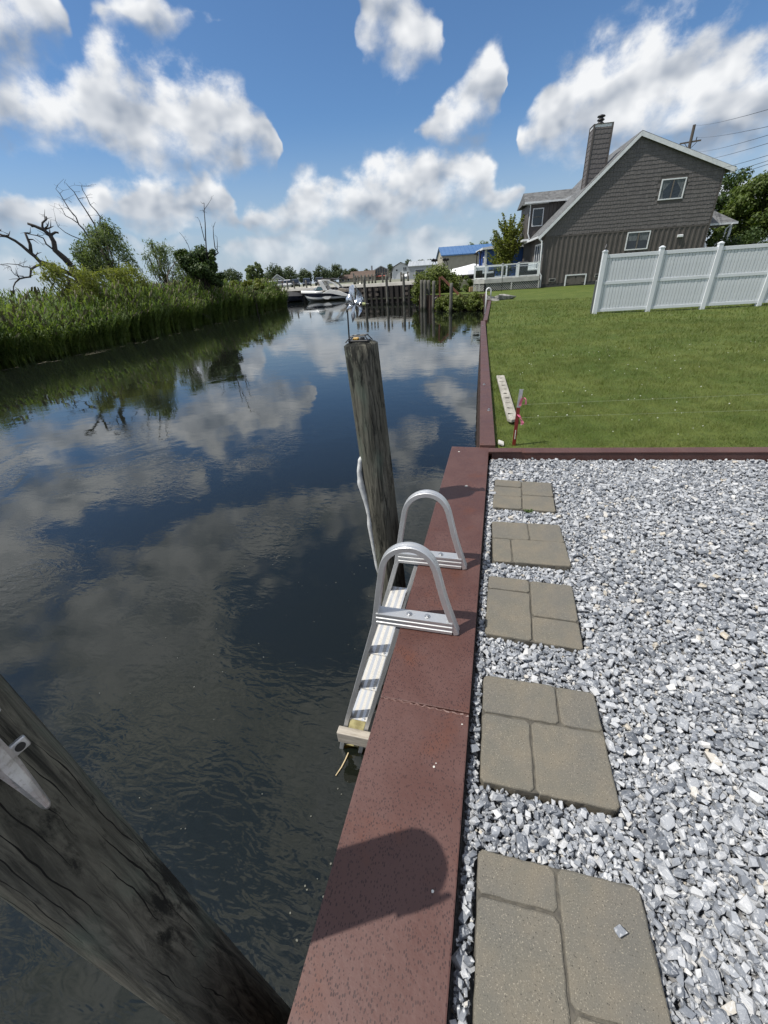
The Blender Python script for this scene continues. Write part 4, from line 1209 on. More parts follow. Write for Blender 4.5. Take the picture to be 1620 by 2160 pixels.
def window(parent, u0, z0, u1, z1, y=-0.03, split='v', fr=0.07):
    w = thing.__globals__['bpy'].data.objects.new('window', None); COL.objects.link(w); w.parent = parent
    cu, cz = (u0 + u1) / 2, (z0 + z1) / 2
    q = MB()
    for (a, b, c, d) in ((u0 - fr, z0 - fr, u1 + fr, z0), (u0 - fr, z1, u1 + fr, z1 + fr), (u0 - fr, z0, u0, z1), (u1, z0, u1 + fr, z1)):
        q.box(((a + c) / 2, y, (b + d) / 2), (c - a, 0.06, d - b))
    q.build('frame', M_TRIM, w)
    q = MB(); q.box((cu, y + 0.022, cz), (u1 - u0 + 0.02, 0.012, z1 - z0 + 0.02)); q.build('pane', M_GLASS, w)
    q = MB()
    if split == 'v': q.box((cu, y - 0.002, cz), (0.07, 0.04, z1 - z0))
    else: q.box((cu, y - 0.002, cz + 0.03), (u1 - u0, 0.04, 0.05))
    q.build('mullion', pm('mullion', (0.15, 0.135, 0.115), rough=0.6) if 'mullion' not in MATS else MATS['mullion'], w)
    return w
w1 = window(house, *W1)
for s in (-1, 1):      # curtains tied to the sides
    q_ = MB(); c_ = (W1[0] + W1[2]) / 2
    x0 = c_ + s * 0.06; x1 = c_ + s * 0.70
    q_.prism([(x1, W1[1] + .02), (x1 - s * 0.20, W1[1] + .02), (x1 - s * 0.12, W1[1] + 0.45), (x0 + s * 0.05, W1[3] - .03), (x1, W1[3] - .03)], 0.008, 'y', -0.022); q_.build('curtain', M_CURTAIN, w1)
w2 = window(house, *W2)
for s in (-1, 1):
    q_ = MB(); c_ = (W2[0] + W2[2]) / 2; q_.box((c_ + s * 0.37, -0.020, W2[3] - 0.26), (0.60, 0.008, 0.48)); q_.build('blind', M_CURTAIN, w2)
# porch light, vents, crawl-space doors
q_ = MB(); q_.prism([(-0.01, 2.72), (-0.14, 2.74), (-0.14, 2.86), (-0.01, 2.90)], 0.36, 'x', 9.05); q_.build('wall_light', M_TRIM, house)
q_ = MB(); q_.box((0.56, -0.035, 0.48), (0.50, 0.03, 0.22)); vo = q_.build('vent_frame', pm('grey_trim', (0.36, 0.35, 0.33), rough=0.6), house)
q_ = MB(); q_.box((0.56, -0.052, 0.48), (0.40, 0.012, 0.14)); q_.build('vent_grille', M_BLACKMETAL, vo)
q_ = MB(); q_.box((3.95, -0.035, 0.60), (0.42, 0.03, 0.22)); vo = q_.build('vent_frame', MATS['grey_trim'], house)
q_ = MB(); q_.box((3.95, -0.052, 0.60), (0.34, 0.012, 0.14)); q_.build('vent_grille', M_BLACKMETAL, vo)
cw = bpy.data.objects.new('crawl_door', None); COL.objects.link(cw); cw.parent = house
q_ = MB(); a, b, c, d = CRAWL
for (x0, z0, x1, z1) in ((a - .09, b, a, d + .08), (c, b, c + .09, d + .08), (a, d, c, d + .08)): q_.box(((x0 + x1) / 2, -0.035, (z0 + z1) / 2), (x1 - x0, 0.06, z1 - z0))
q_.build('door_frame', M_TRIM, cw)
M_TAUPE = pm('taupe_door', (0.125, 0.112, 0.098), rough=0.6)
for s in (0, 1):
    x0 = a + s * (c - a) / 2 + 0.006; x1 = a + (s + 1) * (c - a) / 2 - 0.006
    q_ = MB(); q_.box(((x0 + x1) / 2, -0.022, (b + d) / 2 + 0.03), (x1 - x0, 0.03, d - b - 0.08)); q_.build('door_leaf', M_TAUPE, cw)
    for z in (0.16, 0.56):
        e_ = x0 + 0.02 if s == 0 else x1 - 0.02; q_ = MB(); q_.box((e_ + (0.10 if s == 0 else -0.10), -0.042, z), (0.22, 0.012, 0.04)); q_.box((e_, -0.044, z), (0.05, 0.014, 0.10)); q_.build('hinge', M_BLACKMETAL, cw)
q_ = MB(); q_.box(((a + c) / 2, -0.044, 0.60), (0.12, 0.014, 0.07)); q_.build('latch', M_BLACKMETAL, cw)

# chimney
ch = bpy.data.objects.new('chimney', None); COL.objects.link(ch); ch.parent = house
CX0, CX1, CY0, CY1, CZ0, CZ1 = 2.28, 3.50, 1.0, 2.0, 5.4, 9.70
q_ = MB(); q_.box(((CX0 + CX1) / 2, (CY0 + CY1) / 2, (CZ0 + CZ1) / 2), (CX1 - CX0, CY1 - CY0, CZ1 - CZ0)); q_.build('chase', M_BROWN, ch)
row = 0; z = 6.05
while z < CZ1 - 0.1:
    for face in (0, 1):
        L = CX1 - CX0 if face == 0 else CY1 - CY0
        s = 0.05
        while s < L - 0.06:
            w = random.choice((0.19, 0.22, 0.26)); e = min(s + w - 0.006, L - 0.05)
            if e - s > 0.06:
                u_c = CX0 + (s + e) / 2 if face == 0 else CX0
                if z + 0.2 > roof_z(u_c) - 0.05:
                    o = shake_box(e - s - 0.002, min(0.30, CZ1 - z - 0.02)).build('shake', M_SHAKE, ch)
                    if face == 0: o.location = ((CX0 + (s + e) / 2), CY0, z + random.choice((0, 0.02, 0.03)))
                    else: o.location = (CX0, CY1 - (s + e) / 2, z + random.choice((0, 0.02, 0.03))); o.rotation_euler = (0, 0, -pi / 2)
            s += w
    z += 0.27
for (x, y) in ((CX0, CY0), (CX1, CY0), (CX0, CY1)):
    q_ = MB(); q_.box((x, y, (CZ0 + CZ1) / 2), (0.10, 0.10, CZ1 - CZ0 + 0.2)); q_.build('corner_post', M_BROWN, ch)
q_ = MB(); q_.box(((CX0 + CX1) / 2, (CY0 + CY1) / 2, CZ1 + 0.02), (CX1 - CX0 + 0.02, CY1 - CY0 + 0.02, 0.20)); q_.build('crown_trim', M_TRIM, ch)
q_ = MB(); q_.box(((CX0 + CX1) / 2, (CY0 + CY1) / 2, CZ1 + 0.135), (CX1 - CX0 + 0.10, CY1 - CY0 + 0.10, 0.03)); q_.build('chase_cover', M_BROWN, ch)
fl = MB(); fx, fy = 2.78, 1.5
fl.cyl((fx, fy, CZ1 + 0.14), (fx, fy, CZ1 + 0.62), 0.15, n=18)
for (zz, r) in ((0.24, 0.24), (0.43, 0.25), (0.62, 0.27)):
    fl.cyl((fx, fy, CZ1 + zz), (fx, fy, CZ1 + zz + 0.05), r, r * 0.86, n=20); fl.cyl((fx, fy, CZ1 + zz - 0.03), (fx, fy, CZ1 + zz), r * 0.9, r, n=20)
fl.cyl((fx, fy, CZ1 + 0.67), (fx, fy, CZ1 + 0.72), 0.23, 0.08, n=20)
fl.build('flue_cap', M_BLACKMETAL, ch)

# dormer bay on the canal side
dm = bpy.data.objects.new('dormer', None); COL.objects.link(dm); dm.parent = house
DV0, DV1, DU0, DU1 = 5.0, 9.5, -1.02, 4.2
q_ = MB(); q_.prism([(DU0, 3.62), (DU1, 3.62), (DU1, 6.10), (DU0, 6.10)], DV1 - DV0, 'y', DV0); q_.build('dormer_wall', M_BROWN, dm)
u = DU0 + 0.15
while u < 1.8:
    if not (-0.75 < u < 0.45):
        q_ = MB(); q_.prism([(u - 0.08, DV0 - .001), (u - 0.04, DV0 - 0.03), (u + 0.04, DV0 - 0.03), (u + 0.08, DV0 - .001)], 2.45, 'z', 3.64); q_.build('batten', M_BROWN, dm)
    u += 0.29
q_ = MB(); q_.prism([(-1.40, 6.12), (4.6, 7.15), (4.6, 7.27), (-1.40, 6.24)], DV1 - DV0 + 0.6, 'y', DV0 - 0.3) if False else q_.add(
    [(-1.42, DV0 - 0.3, 6.15), (1.75, DV0 - 0.3, 6.15), (3.1, DV0 - 0.3, 6.62), (3.1, DV0 + 1.2, 7.0), (-1.42, DV0 + 1.2, 6.98), (-1.42, DV1 + .3, 6.15), (3.1, DV1 + .3, 6.3)],
    [(0, 1, 2, 3, 4), (4, 3, 6, 5), (0, 4, 5)])
q_.build('dormer_roof', M_ROOF, dm, recalc=True)
q_ = MB(); q_.box((0.17, DV0 - 0.33, 6.13), (3.22, 0.12, 0.13)); q_.build('gutter', M_TRIM, dm)
q_ = MB(); q_.bar((1.75, DV0 - 0.32, 6.10), (3.2, DV0 - 0.32, 6.62), 0.04, 0.20); q_.build('rake_board', M_TRIM, dm)
q_ = MB(); q_.box((-0.5, DV0 - 0.12, 6.04), (2.0, 0.3, 0.03)); q_.build('soffit', M_TRIM, dm)
q_ = MB(); q_.box(((DU0 + 0.0), (DV0 + DV1) / 2, 3.55), (0.5, DV1 - DV0 + 0.1, 0.14)); q_.build('underside', M_TRIM, dm)
wd = window(dm, -0.62, 4.55, 0.14, 5.68, DV0 - 0.03, 'h')
q_ = MB(); q_.tube([(-1.0, DV0 - 0.34, 6.08), (-0.92, DV0 - 0.10, 5.85), (-0.92, DV0 - 0.08, 4.0), (-0.75, DV0 - 0.08, 3.60)], 0.05, 8); q_.build('downspout', M_TRIM, dm)
# glazed porch under the eave on the canal side
q_ = MB()
for v in (0.8, 1.8, 2.8, 3.8): q_.box((UL - 0.04, v, 1.9), (0.06, 0.12, 2.2))
q_.box((UL - 0.04, 2.3, 3.02), (0.06, 3.2, 0.12)); q_.build('patio_door_frame', M_TRIM, house)
q_ = MB(); q_.box((UL - 0.02, 2.3, 1.9), (0.03, 3.0, 2.1)); q_.build('patio_door_glass', M_GLASS, house)
# porch with hip roof at the far right
pr_ = bpy.data.objects.new('side_porch', None); COL.objects.link(pr_); pr_.parent = house
q_ = MB(); q_.add([(11.0, 3.6, 3.62), (14.75, 3.6, 3.62), (14.75, 9.0, 3.62), (11.0, 9.0, 3.62), (11.0, 6.2, 5.55), (11.9, 6.2, 5.55)],
                  [(0, 1, 5, 4), (1, 2, 5), (2, 3, 4, 5), (0, 3, 2, 1), (0, 4, 3)]); q_.build('porch_roof', M_ROOF, pr_)
q_ = MB(); q_.box((12.9, 3.6, 3.54), (3.75, 0.12, 0.14)); q_.box((14.75, 6.3, 3.54), (0.12, 5.4, 0.14)); q_.build('gutter', M_TRIM, pr_)
for (x, y) in ((14.5, 3.9), (14.5, 8.7)):
    q_ = MB(); q_.box((x, y, 1.75), (0.16, 0.16, 3.5)); q_.build('porch_post', M_TRIM, pr_)
q_ = MB(); q_.tube([(14.4, 3.55, 3.5), (14.1, 3.7, 3.2), (14.1, 3.75, 0.1)], 0.05, 8); q_.build('downspout', M_TRIM, pr_)

# ================================================================== DECK
M_DECK = pm('deck_grey', (0.42, 0.42, 0.40), (0.34, 0.34, 0.33), 3.0, 0.7)
dk = thing('deck', 'grey timber deck with glass railing and lattice skirt beside the brown house', 'deck', (0, 0, 0))
DP = [(-2.15, 38.55), (-1.25, 37.85), (2.85, 38.25), (3.0, 45.5), (-2.2, 45.5)]
q_ = MB(); q_.prism(DP, 0.04, 'z', 0.81); q_.build('deck_boards', M_DECK, dk)
def skirt(a, b, z0, z1, name, mat, th=0.05, off=0.0):
    q = MB(); a = Vector(a); b = Vector(b); d = (b - a).normalized(); nn = Vector((d.y, -d.x)) * off
    q.bar((a.x + nn.x, a.y + nn.y, (z0 + z1) / 2), (b.x + nn.x, b.y + nn.y, (z0 + z1) / 2), th, z1 - z0); return q.build(name, mat, dk)
M_SHADE = pm('under_deck_shade', (0.03, 0.03, 0.03), rough=0.9)
for (a, b) in zip(DP[:2], DP[1:3]):
    skirt(a, b, 0.55, 0.85, 'fascia_board', M_DECK, 0.05, 0.03)
    skirt(a, b, 0.02, 0.54, 'under_deck_shade', M_SHADE, 0.02, -0.25)  # dark sheet standing in for the shade under the deck
    # diagonal lattice, strips too fine to pick apart
    A = Vector((a[0], a[1])); B = Vector((b[0], b[1])); L = (B - A).length; d = (B - A) / L; q = MB(); s = -0.5
    while s < L:
        for sg in (1, -1):
            p0, p1 = (s, 0.03), (s + 0.5, 0.53)
            if sg < 0: p0, p1 = (s, 0.53), (s + 0.5, 0.03)
            t0 = max(0.0, -p0[0] / 0.5); t1 = min(1.0, (L - p0[0]) / 0.5)
            if t1 <= t0: continue
            z = lambda t: p0[1] + (p1[1] - p0[1]) * t
            a0 = A + d * (p0[0] + 0.5 * t0); a1 = A + d * (p0[0] + 0.5 * t1)
            q.bar((a0.x, a0.y - 0.006 * sg, z(t0)), (a1.x, a1.y - 0.006 * sg, z(t1)), 0.01, 0.030)
        s += 0.17
    tag(q.build('lattice', M_DECK, dk), kind='stuff')
    for t in (0.0, 0.5, 1.0):
        p = A + d * (L * t); q = MB(); q.box((p.x, p.y - 0.02, 0.28), (0.10, 0.06, 0.52)); q.build('skirt_post', M_DECK, dk)
posts = [(-2.12, 38.53), (-1.25, 37.87), (0.02, 38.0), (1.22, 38.12), (2.72, 38.26), (-2.15, 41.5), (-2.15, 45.0), (1.3, 45.2), (0.4, 45.2), (2.6, 45.2)]
for (x, y) in posts:
    q = MB(); q.box((x, y, 1.31), (0.13, 0.13, 1.02)); q.box((x, y, 1.83), (0.17, 0.17, 0.04)); q.build('rail_post', M_TRIM, dk)
M_PANEL = principled('clear_panel')
mt_, tt_, bb2 = M_PANEL
bb2.inputs['Base Color'].default_value = (0.8, 0.85, 0.85, 1); bb2.inputs['Roughness'].default_value = 0.03
tr_ = tt_.new('ShaderNodeBsdfTransparent'); tr_.inputs['Color'].default_value = (0.90, 0.94, 0.94, 1)
gl_ = tt_.new('ShaderNodeBsdfGlossy'); gl_.inputs['Roughness'].default_value = 0.03
mx_ = tt_.new('ShaderNodeMixShader'); mx_.inputs[0].default_value = 0.07
tt_.l.new(tr_.outputs[0], mx_.inputs[1]); tt_.l.new(gl_.outputs[0], mx_.inputs[2]); tt_.l.new(mx_.outputs[0], tt_.n['Material Output'].inputs['Surface'])
M_PANEL = mt_
for (a, b) in zip(posts[:4], posts[1:5]):
    q = MB(); q.bar((a[0], a[1], 1.76), (b[0], b[1], 1.76), 0.06, 0.07); q.build('top_rail', M_TRIM, dk)
    q = MB(); q.bar((a[0], a[1], 0.93), (b[0], b[1], 0.93), 0.05, 0.06); q.build('bottom_rail', M_TRIM, dk)
    q = MB(); q.bar((a[0], a[1], 1.35), (b[0], b[1], 1.35), 0.012, 0.76); q.build('glass_panel', M_PANEL, dk)
for (a, b) in ((posts[0], posts[5]), (posts[5], posts[6]), (posts[6], posts[8])):
    q = MB(); q.bar((a[0], a[1], 1.76), (b[0], b[1], 1.76), 0.06, 0.07); q.bar((a[0], a[1], 0.93), (b[0], b[1], 0.93), 0.05, 0.06); q.build('side_rail', M_TRIM, dk)

# things standing on the deck
gr = thing('grill', 'black barbecue grill standing on the deck by the glass railing', 'grill', (1.62, 39.6, 0.85))
q = MB(); q.box((0, 0, 0.42), (0.72, 0.5, 0.66)); q.build('cabinet', M_BLACKMETAL, gr, bevel=0.02)
q = MB(); q.prism([(-0.27, 0.78), (0.27, 0.78), (0.27, 0.92), (0.16, 1.06), (-0.16, 1.06), (-0.27, 0.92)], 0.74, 'x', -0.37); q.build('lid', M_BLACKMETAL, gr, bevel=0.02)
q = MB(); q.box((-0.52, 0, 0.74), (0.30, 0.42, 0.03)); q.box((0.52, 0, 0.74), (0.30, 0.42, 0.03)); q.build('side_shelf', M_STEEL, gr)
for (x, y) in ((-.33, -.2), (.33, -.2), (-.33, .2), (.33, .2)):
    q = MB(); q.cyl((x, y, 0), (x, y, 0.10), 0.04, n=8); q.build('foot', M_BLACKMETAL, gr)
def sofa(name, label, loc, w, rz):
    s = thing(name, label, 'sofa', loc, rz)
    q = MB(); q.box((0, 0, 0.22), (w, 0.75, 0.28)); q.build('base', M_BLACKMETAL, s, bevel=0.02)
    q = MB(); q.box((0, -0.04, 0.43), (w - 0.2, 0.62, 0.15)); q.build('seat_cushion', M_TRIM, s, bevel=0.04)
    q = MB(); q.box((0, 0.30, 0.68), (w - 0.2, 0.16, 0.42)); q.build('back_cushion', M_TRIM, s, bevel=0.05)
    for k in (-1, 1):
        q = MB(); q.box((k * (w / 2 - 0.06), 0, 0.36), (0.12, 0.75, 0.56)); q.build('armrest', M_BLACKMETAL, s, bevel=0.02)
sofa('outdoor_sofa', 'white cushioned outdoor sofa on the deck near the house wall', (2.15, 41.4, 0.85), 1.6, 0.1)
sofa('outdoor_sofa', 'low dark outdoor sofa at the open left end of the deck', (-1.4, 40.6, 0.85), 1.7, 0.9)
ub = thing('patio_table', 'small dark patio table in the middle of the deck', 'table', (0.55, 40.4, 0.85))
q = MB(); q.cyl((0, 0, 0.66), (0, 0, 0.70), 0.55, n=24); q.build('table_top', M_BLACKMETAL, ub)
q = MB(); q.cyl((0, 0, 0.0), (0, 0, 0.66), 0.05, n=10); q.cyl((0, 0, 0), (0, 0, 0.03), 0.30, n=16); q.build('pedestal', M_BLACKMETAL, ub)

# thin shepherd pole on the lawn in front of the deck
q = MB(); q.tube([(0.085, 35.7, 0), (0.04, 35.7, 1.3), (0.03, 35.7, 1.95)], 0.018, 6)
tag(q.build('garden_pole', M_BLACKMETAL), 'thin black garden pole standing in the lawn before the deck', 'pole')

# ================================================================== WHITE FENCE
M_VINYL = pm('white_vinyl_fence', (0.70, 0.73, 0.76), (0.66, 0.69, 0.72), 2.5, 0.4)
M_VINYL_B = pm('white_vinyl_board', (0.67, 0.70, 0.73), (0.61, 0.64, 0.67), 2.0, 0.45, fine=(9, (0.55, 0.57, 0.58), 0.3))
fn = thing('fence', 'white vinyl privacy fence standing on the lawn before the house', 'fence', (2.934, 15.441, 0), radians(8))
BAY = 1.572; NB = 6
for k in range(NB + 1):
    u = k * BAY; lean = -0.012 if k == 0 else 0.0
    q = MB(); q.box((u, 0, 0.80), (0.115, 0.115, 1.74)); q.box((u, 0, 1.685), (0.130, 0.130, 0.03)); q.box((u, 0, 1.712), (0.125, 0.125, 0.035), taper=0.75)
    q.build('fence_post', M_VINYL, fn)
brd = None
for k in range(NB):
    u0, u1 = k * BAY + 0.060, (k + 1) * BAY - 0.060; cu = (u0 + u1) / 2
    for (z, h) in ((1.555, 0.095), (0.855, 0.085), (0.105, 0.085)):
        q = MB(); q.box((cu, 0, z), (u1 - u0, 0.052, h)); q.build('fence_rail', M_VINYL, fn, bevel=0.004)
    nb = 16; wv = (u1 - u0) / nb
    for (za, zb_) in ((0.150, 0.812), (0.900, 1.505)):
        for i in range(nb):
            key = 'hi' if za > .5 else 'lo'
            if brd is None: brd = {}
            if key not in brd:
                q = MB(); q.box((0, 0, (za + zb_) / 2), (wv - 0.010, 0.022, zb_ - za)); o = q.build('fence_board', M_VINYL_B, fn, bevel=0.003); brd[key] = o.data
            else:
                o = bpy.data.objects.new('fence_board', brd[key]); COL.objects.link(o); o.parent = fn
            o.location = (u0 + (i + 0.5) * wv, 0.002 * random.uniform(-1, 1), 0)
    q = MB(); q.box((cu, 0.016, 0.81), (u1 - u0, 0.006, 1.40)); q.build('panel_back', M_VINYL_B, fn)
q = MB(); q.cyl((2.845, 15.50, -0.05), (2.845, 15.50, 0.92), 0.028, n=12); q.cyl((2.845, 15.50, 0.92), (2.845, 15.50, 0.95), 0.032, 0.012, n=12)
tag(q.build('steel_fence_post', pm('dark_steel', (0.09, 0.10, 0.10), rough=0.5)), 'short dark steel post beside the end of the white fence', 'post')
# small dark bird on the end post
bd = MB(); n = 12
sec = [(-0.085, 0.0, 0.006), (-0.05, 0.012, 0.016), (-0.02, 0.022, 0.030), (0.015, 0.040, 0.034), (0.035, 0.062, 0.028), (0.045, 0.082, 0.021), (0.055, 0.092, 0.019), (0.066, 0.092, 0.012), (0.085, 0.088, 0.002)]
bd.tube([(x, 0, z + 0.03) for x, z, r in sec], [r for x, z, r in sec], n)
bd.cyl((0.0, 0.012, -0.005), (0.005, 0.010, 0.04), 0.003, n=5); bd.cyl((0.0, -0.012, -0.005), (0.005, -0.010, 0.04), 0.003, n=5)
o = bd.build('bird', M_BLACK, smooth=True); o.location = (2.934, 15.441, 1.735); o.rotation_euler = (0, -0.35, 1.2)
tag(o, 'small black bird perched on the end post of the white fence', 'bird')

# utility pole behind the house and its wires
M_POLE = pm('pole_wood', (0.10, 0.085, 0.07), (0.07, 0.06, 0.05), 3.0, 0.9, stretch=(4, 4, 0.3))
up = thing('utility_pole', 'wooden utility pole with crossarm rising behind the house roof', 'utility pole', (17.5, 60, 0))
q = MB(); q.cyl((0.1, 0, 0), (-0.05, 0, 12.75), 0.20, 0.13, n=12); q.build('pole', M_POLE, up)
q = MB(); q.bar((-0.95, 0.10, 11.43), (0.85, -0.10, 11.47), 0.10, 0.12); q.build('crossarm', M_POLE, up)
for s in (-1, 1):
    q = MB(); q.bar((s * 0.55, 0.02, 11.40), (0.0, 0.02, 10.85), 0.03, 0.04); q.build('brace', M_BLACKMETAL, up)
q = MB(); q.cyl((0.42, -0.05, 11.52), (0.42, -0.05, 11.78), 0.05, 0.035, n=8); q.build('insulator', M_BLACKMETAL, up)
WIRES = [((17.45, 60, 12.7), (7.2, 18.0, 5.15)), ((17.9, 60, 11.75), (7.3, 17.0, 4.62)), ((18.3, 60, 10.6), (7.6, 18.0, 4.62)), ((18.3, 60, 9.9), (7.8, 18.5, 4.5)), ((18.3, 60, 8.9), (8.0, 19.0, 4.26)), ((18.3, 60, 8.3), (8.1, 19.2, 4.15)), ((18.3, 60, 7.9), (8.15, 19.3, 4.07))]
WL = ['topmost thin wire running from the utility pole top', 'second wire from the top, leaving the insulator', 'third wire from the top of the seven', 'middle wire of the seven beside the pole', 'fifth wire from the top of the seven', 'sixth wire from the top of the seven', 'lowest of the seven wires, nearest the trees']
for (a, b), lab in zip(WIRES, WL):
    a = Vector(a); b = Vector(b); far = b + (b - a) * 0.5; pts = []
    for i in range(13):
        t = i / 12; p = a.lerp(far, t); p.z -= 0.25 * 4 * t * (1 - t); pts.append(p)
    q = MB(); q.tube(pts, 0.0075, 5); tag(q.build('power_line', M_BLACKMETAL), lab, 'wire', 'power lines')

# ================================================================== VEGETATION
def leaf_quads(P, N, size, aspect=0.5, rng=RNG):
    """diamond leaves at points P with rough normals N"""
    n = len(P)
    r = rng.normal(size=(n, 3)); d = np.cross(N, r); d /= np.linalg.norm(d, axis=1)[:, None] + 1e-9
    s = np.cross(N, d)
    L = size * rng.uniform(0.65, 1.35, n)[:, None]; W = L * aspect
    V = np.stack([P - d * L * 0.5, P + s * W * 0.5, P + d * L * 0.5, P - s * W * 0.5], 1).reshape(-1, 3)
    return V, np.arange(4 * n).reshape(-1, 4)

def clump_points(centers, radii, n, rng=RNG, shell=0.55, flat=0.8):
    centers = np.asarray(centers, float); radii = np.asarray(radii, float)
    w = radii ** 2; idx = rng.choice(len(centers), n, p=w / w.sum())
    u = rng.normal(size=(n, 3)); u /= np.linalg.norm(u, axis=1)[:, None]
    r = radii[idx] * (shell + (1 - shell) * rng.uniform(0, 1, n)) * rng.uniform(0.75, 1.12, n)
    P = centers[idx] + u * r[:, None] * np.array([1, 1, flat])
    N = u + rng.normal(0, 0.55, (n, 3)) + np.array([0, 0, 0.35]); N /= np.linalg.norm(N, axis=1)[:, None]
    return P, N

def crown_clumps(c, r, m, rng, cr=(0.26, 0.42)):
    """clump centres spread through an ellipsoid, mostly near its surface"""
    u = rng.normal(size=(m, 3)); u /= np.linalg.norm(u, axis=1)[:, None]
    k = rng.uniform(0.35, 0.86, m) ** 0.6
    C_ = np.asarray(c) + u * k[:, None] * np.asarray(r)
    return C_, rng.uniform(cr[0], cr[1], m) * min(r)

def limb(mb, a, b, r0, r1, rng, n=6, wob=0.06):
    a = Vector(a); b = Vector(b); L = (b - a).length; pts = []
    for i in range(n + 1):
        t = i / n; p = a.lerp(b, t)
        if 0 < i < n: p += Vector(rng.normal(0, wob * L / n * 1.4, 3))
        pts.append(p)
    mb.tube(pts, [r0 + (r1 - r0) * i / n for i in range(n + 1)], 6)
    return pts

M_BARK = pm('bark', (0.075, 0.062, 0.050), (0.045, 0.038, 0.032), 6.0, 0.9, stretch=(3, 3, 0.5), bump=0.5, bdist=0.03)
M_DEAD = pm('dead_bark', (0.040, 0.036, 0.036), (0.060, 0.052, 0.046), 5.0, 0.9, bump=0.4, bdist=0.03)
M_GREYTWIG = pm('grey_twig', (0.20, 0.18, 0.155), (0.12, 0.105, 0.09), 5.0, 0.9)
L_DARK = leaf_mat('leaf_dark', (0.030, 0.058, 0.016), (0.048, 0.085, 0.022), (0.085, 0.12, 0.035), 0.22, 0.5)
L_FAR = leaf_mat('leaf_far', (0.040, 0.062, 0.028), (0.060, 0.085, 0.036), (0.085, 0.11, 0.05), 0.2, 0.12)
L_WILLOW = leaf_mat('leaf_willow', (0.085, 0.125, 0.050), (0.120, 0.160, 0.065), (0.17, 0.20, 0.10), 0.35, 0.8)
L_YELLOW = leaf_mat('leaf_yellowgreen', (0.130, 0.160, 0.032), (0.185, 0.200, 0.045), (0.22, 0.24, 0.07), 0.4, 0.8)
L_MID = leaf_mat('leaf_mid', (0.055, 0.095, 0.018), (0.090, 0.130, 0.026), (0.13, 0.16, 0.04), 0.3, 0.7)
L_BRIGHT = leaf_mat('leaf_bright', (0.100, 0.130, 0.018), (0.145, 0.170, 0.026), (0.19, 0.20, 0.05), 0.35, 1.2)
L_VINE = leaf_mat('leaf_vine', (0.070, 0.105, 0.018), (0.110, 0.140, 0.028), (0.15, 0.17, 0.045), 0.25, 1.0)

def sc(p, k): return (p[0] * k, p[1] * k, 1.38 + (p[2] - 1.38) * k)

def tree(name, label, base, crowns, nleaf, lsize, lmat, trunk_r=0.2, group=None, seed=1, clumps=14, cat='tree', aspect=0.55, bark=None, droop=0.0, part='crown', cr=(0.26, 0.42), flat=0.85):
    """tapered trunk with limbs to every clump and a crown of leaf-sized faces; crowns = [(centre, radii)]"""
    rng = np.random.default_rng(seed)
    base = Vector(base); t = thing(name, label, cat, base, 0, group)
    Cs = []; Rs = []
    for (c, r) in crowns:
        m = max(4, int(clumps * (r[0] * r[1] * r[2]) ** (1 / 3) / (crowns[0][1][0] * crowns[0][1][1] * crowns[0][1][2]) ** (1 / 3)))
        a, b = crown_clumps(c, r, m, rng, cr); Cs.append(a); Rs.append(b)
    Cs = np.concatenate(Cs); Rs = np.concatenate(Rs)
    P, N = clump_points(Cs, Rs, nleaf, rng, flat=flat)
    if droop:
        P[:, 2] -= droop * rng.uniform(0, 1, len(P)) ** 2 * 2
        N[:, 2] *= 0.3
    V, F = leaf_quads(P - np.array(base), N, lsize, aspect, rng)
    if droop:   # hang the leaves lengthwise
        pass
    mesh_np(part, V, F, lmat, t)
    mb = MB(); top = Vector(crowns[0][0]) - base
    tp = limb(mb, (0, 0, -0.2), top * 0.9, trunk_r, trunk_r * 0.45, rng, 7, 0.05)
    for i in rng.permutation(len(Cs))[:min(len(Cs), 16)]:
        q = Vector(Cs[i]) - base; s = tp[int(rng.integers(2, 6))]
        limb(mb, s, q, trunk_r * 0.32, trunk_r * 0.06, rng, 5, 0.10)
    mb.build('trunk', bark or M_BARK, t, smooth=True)
    return t

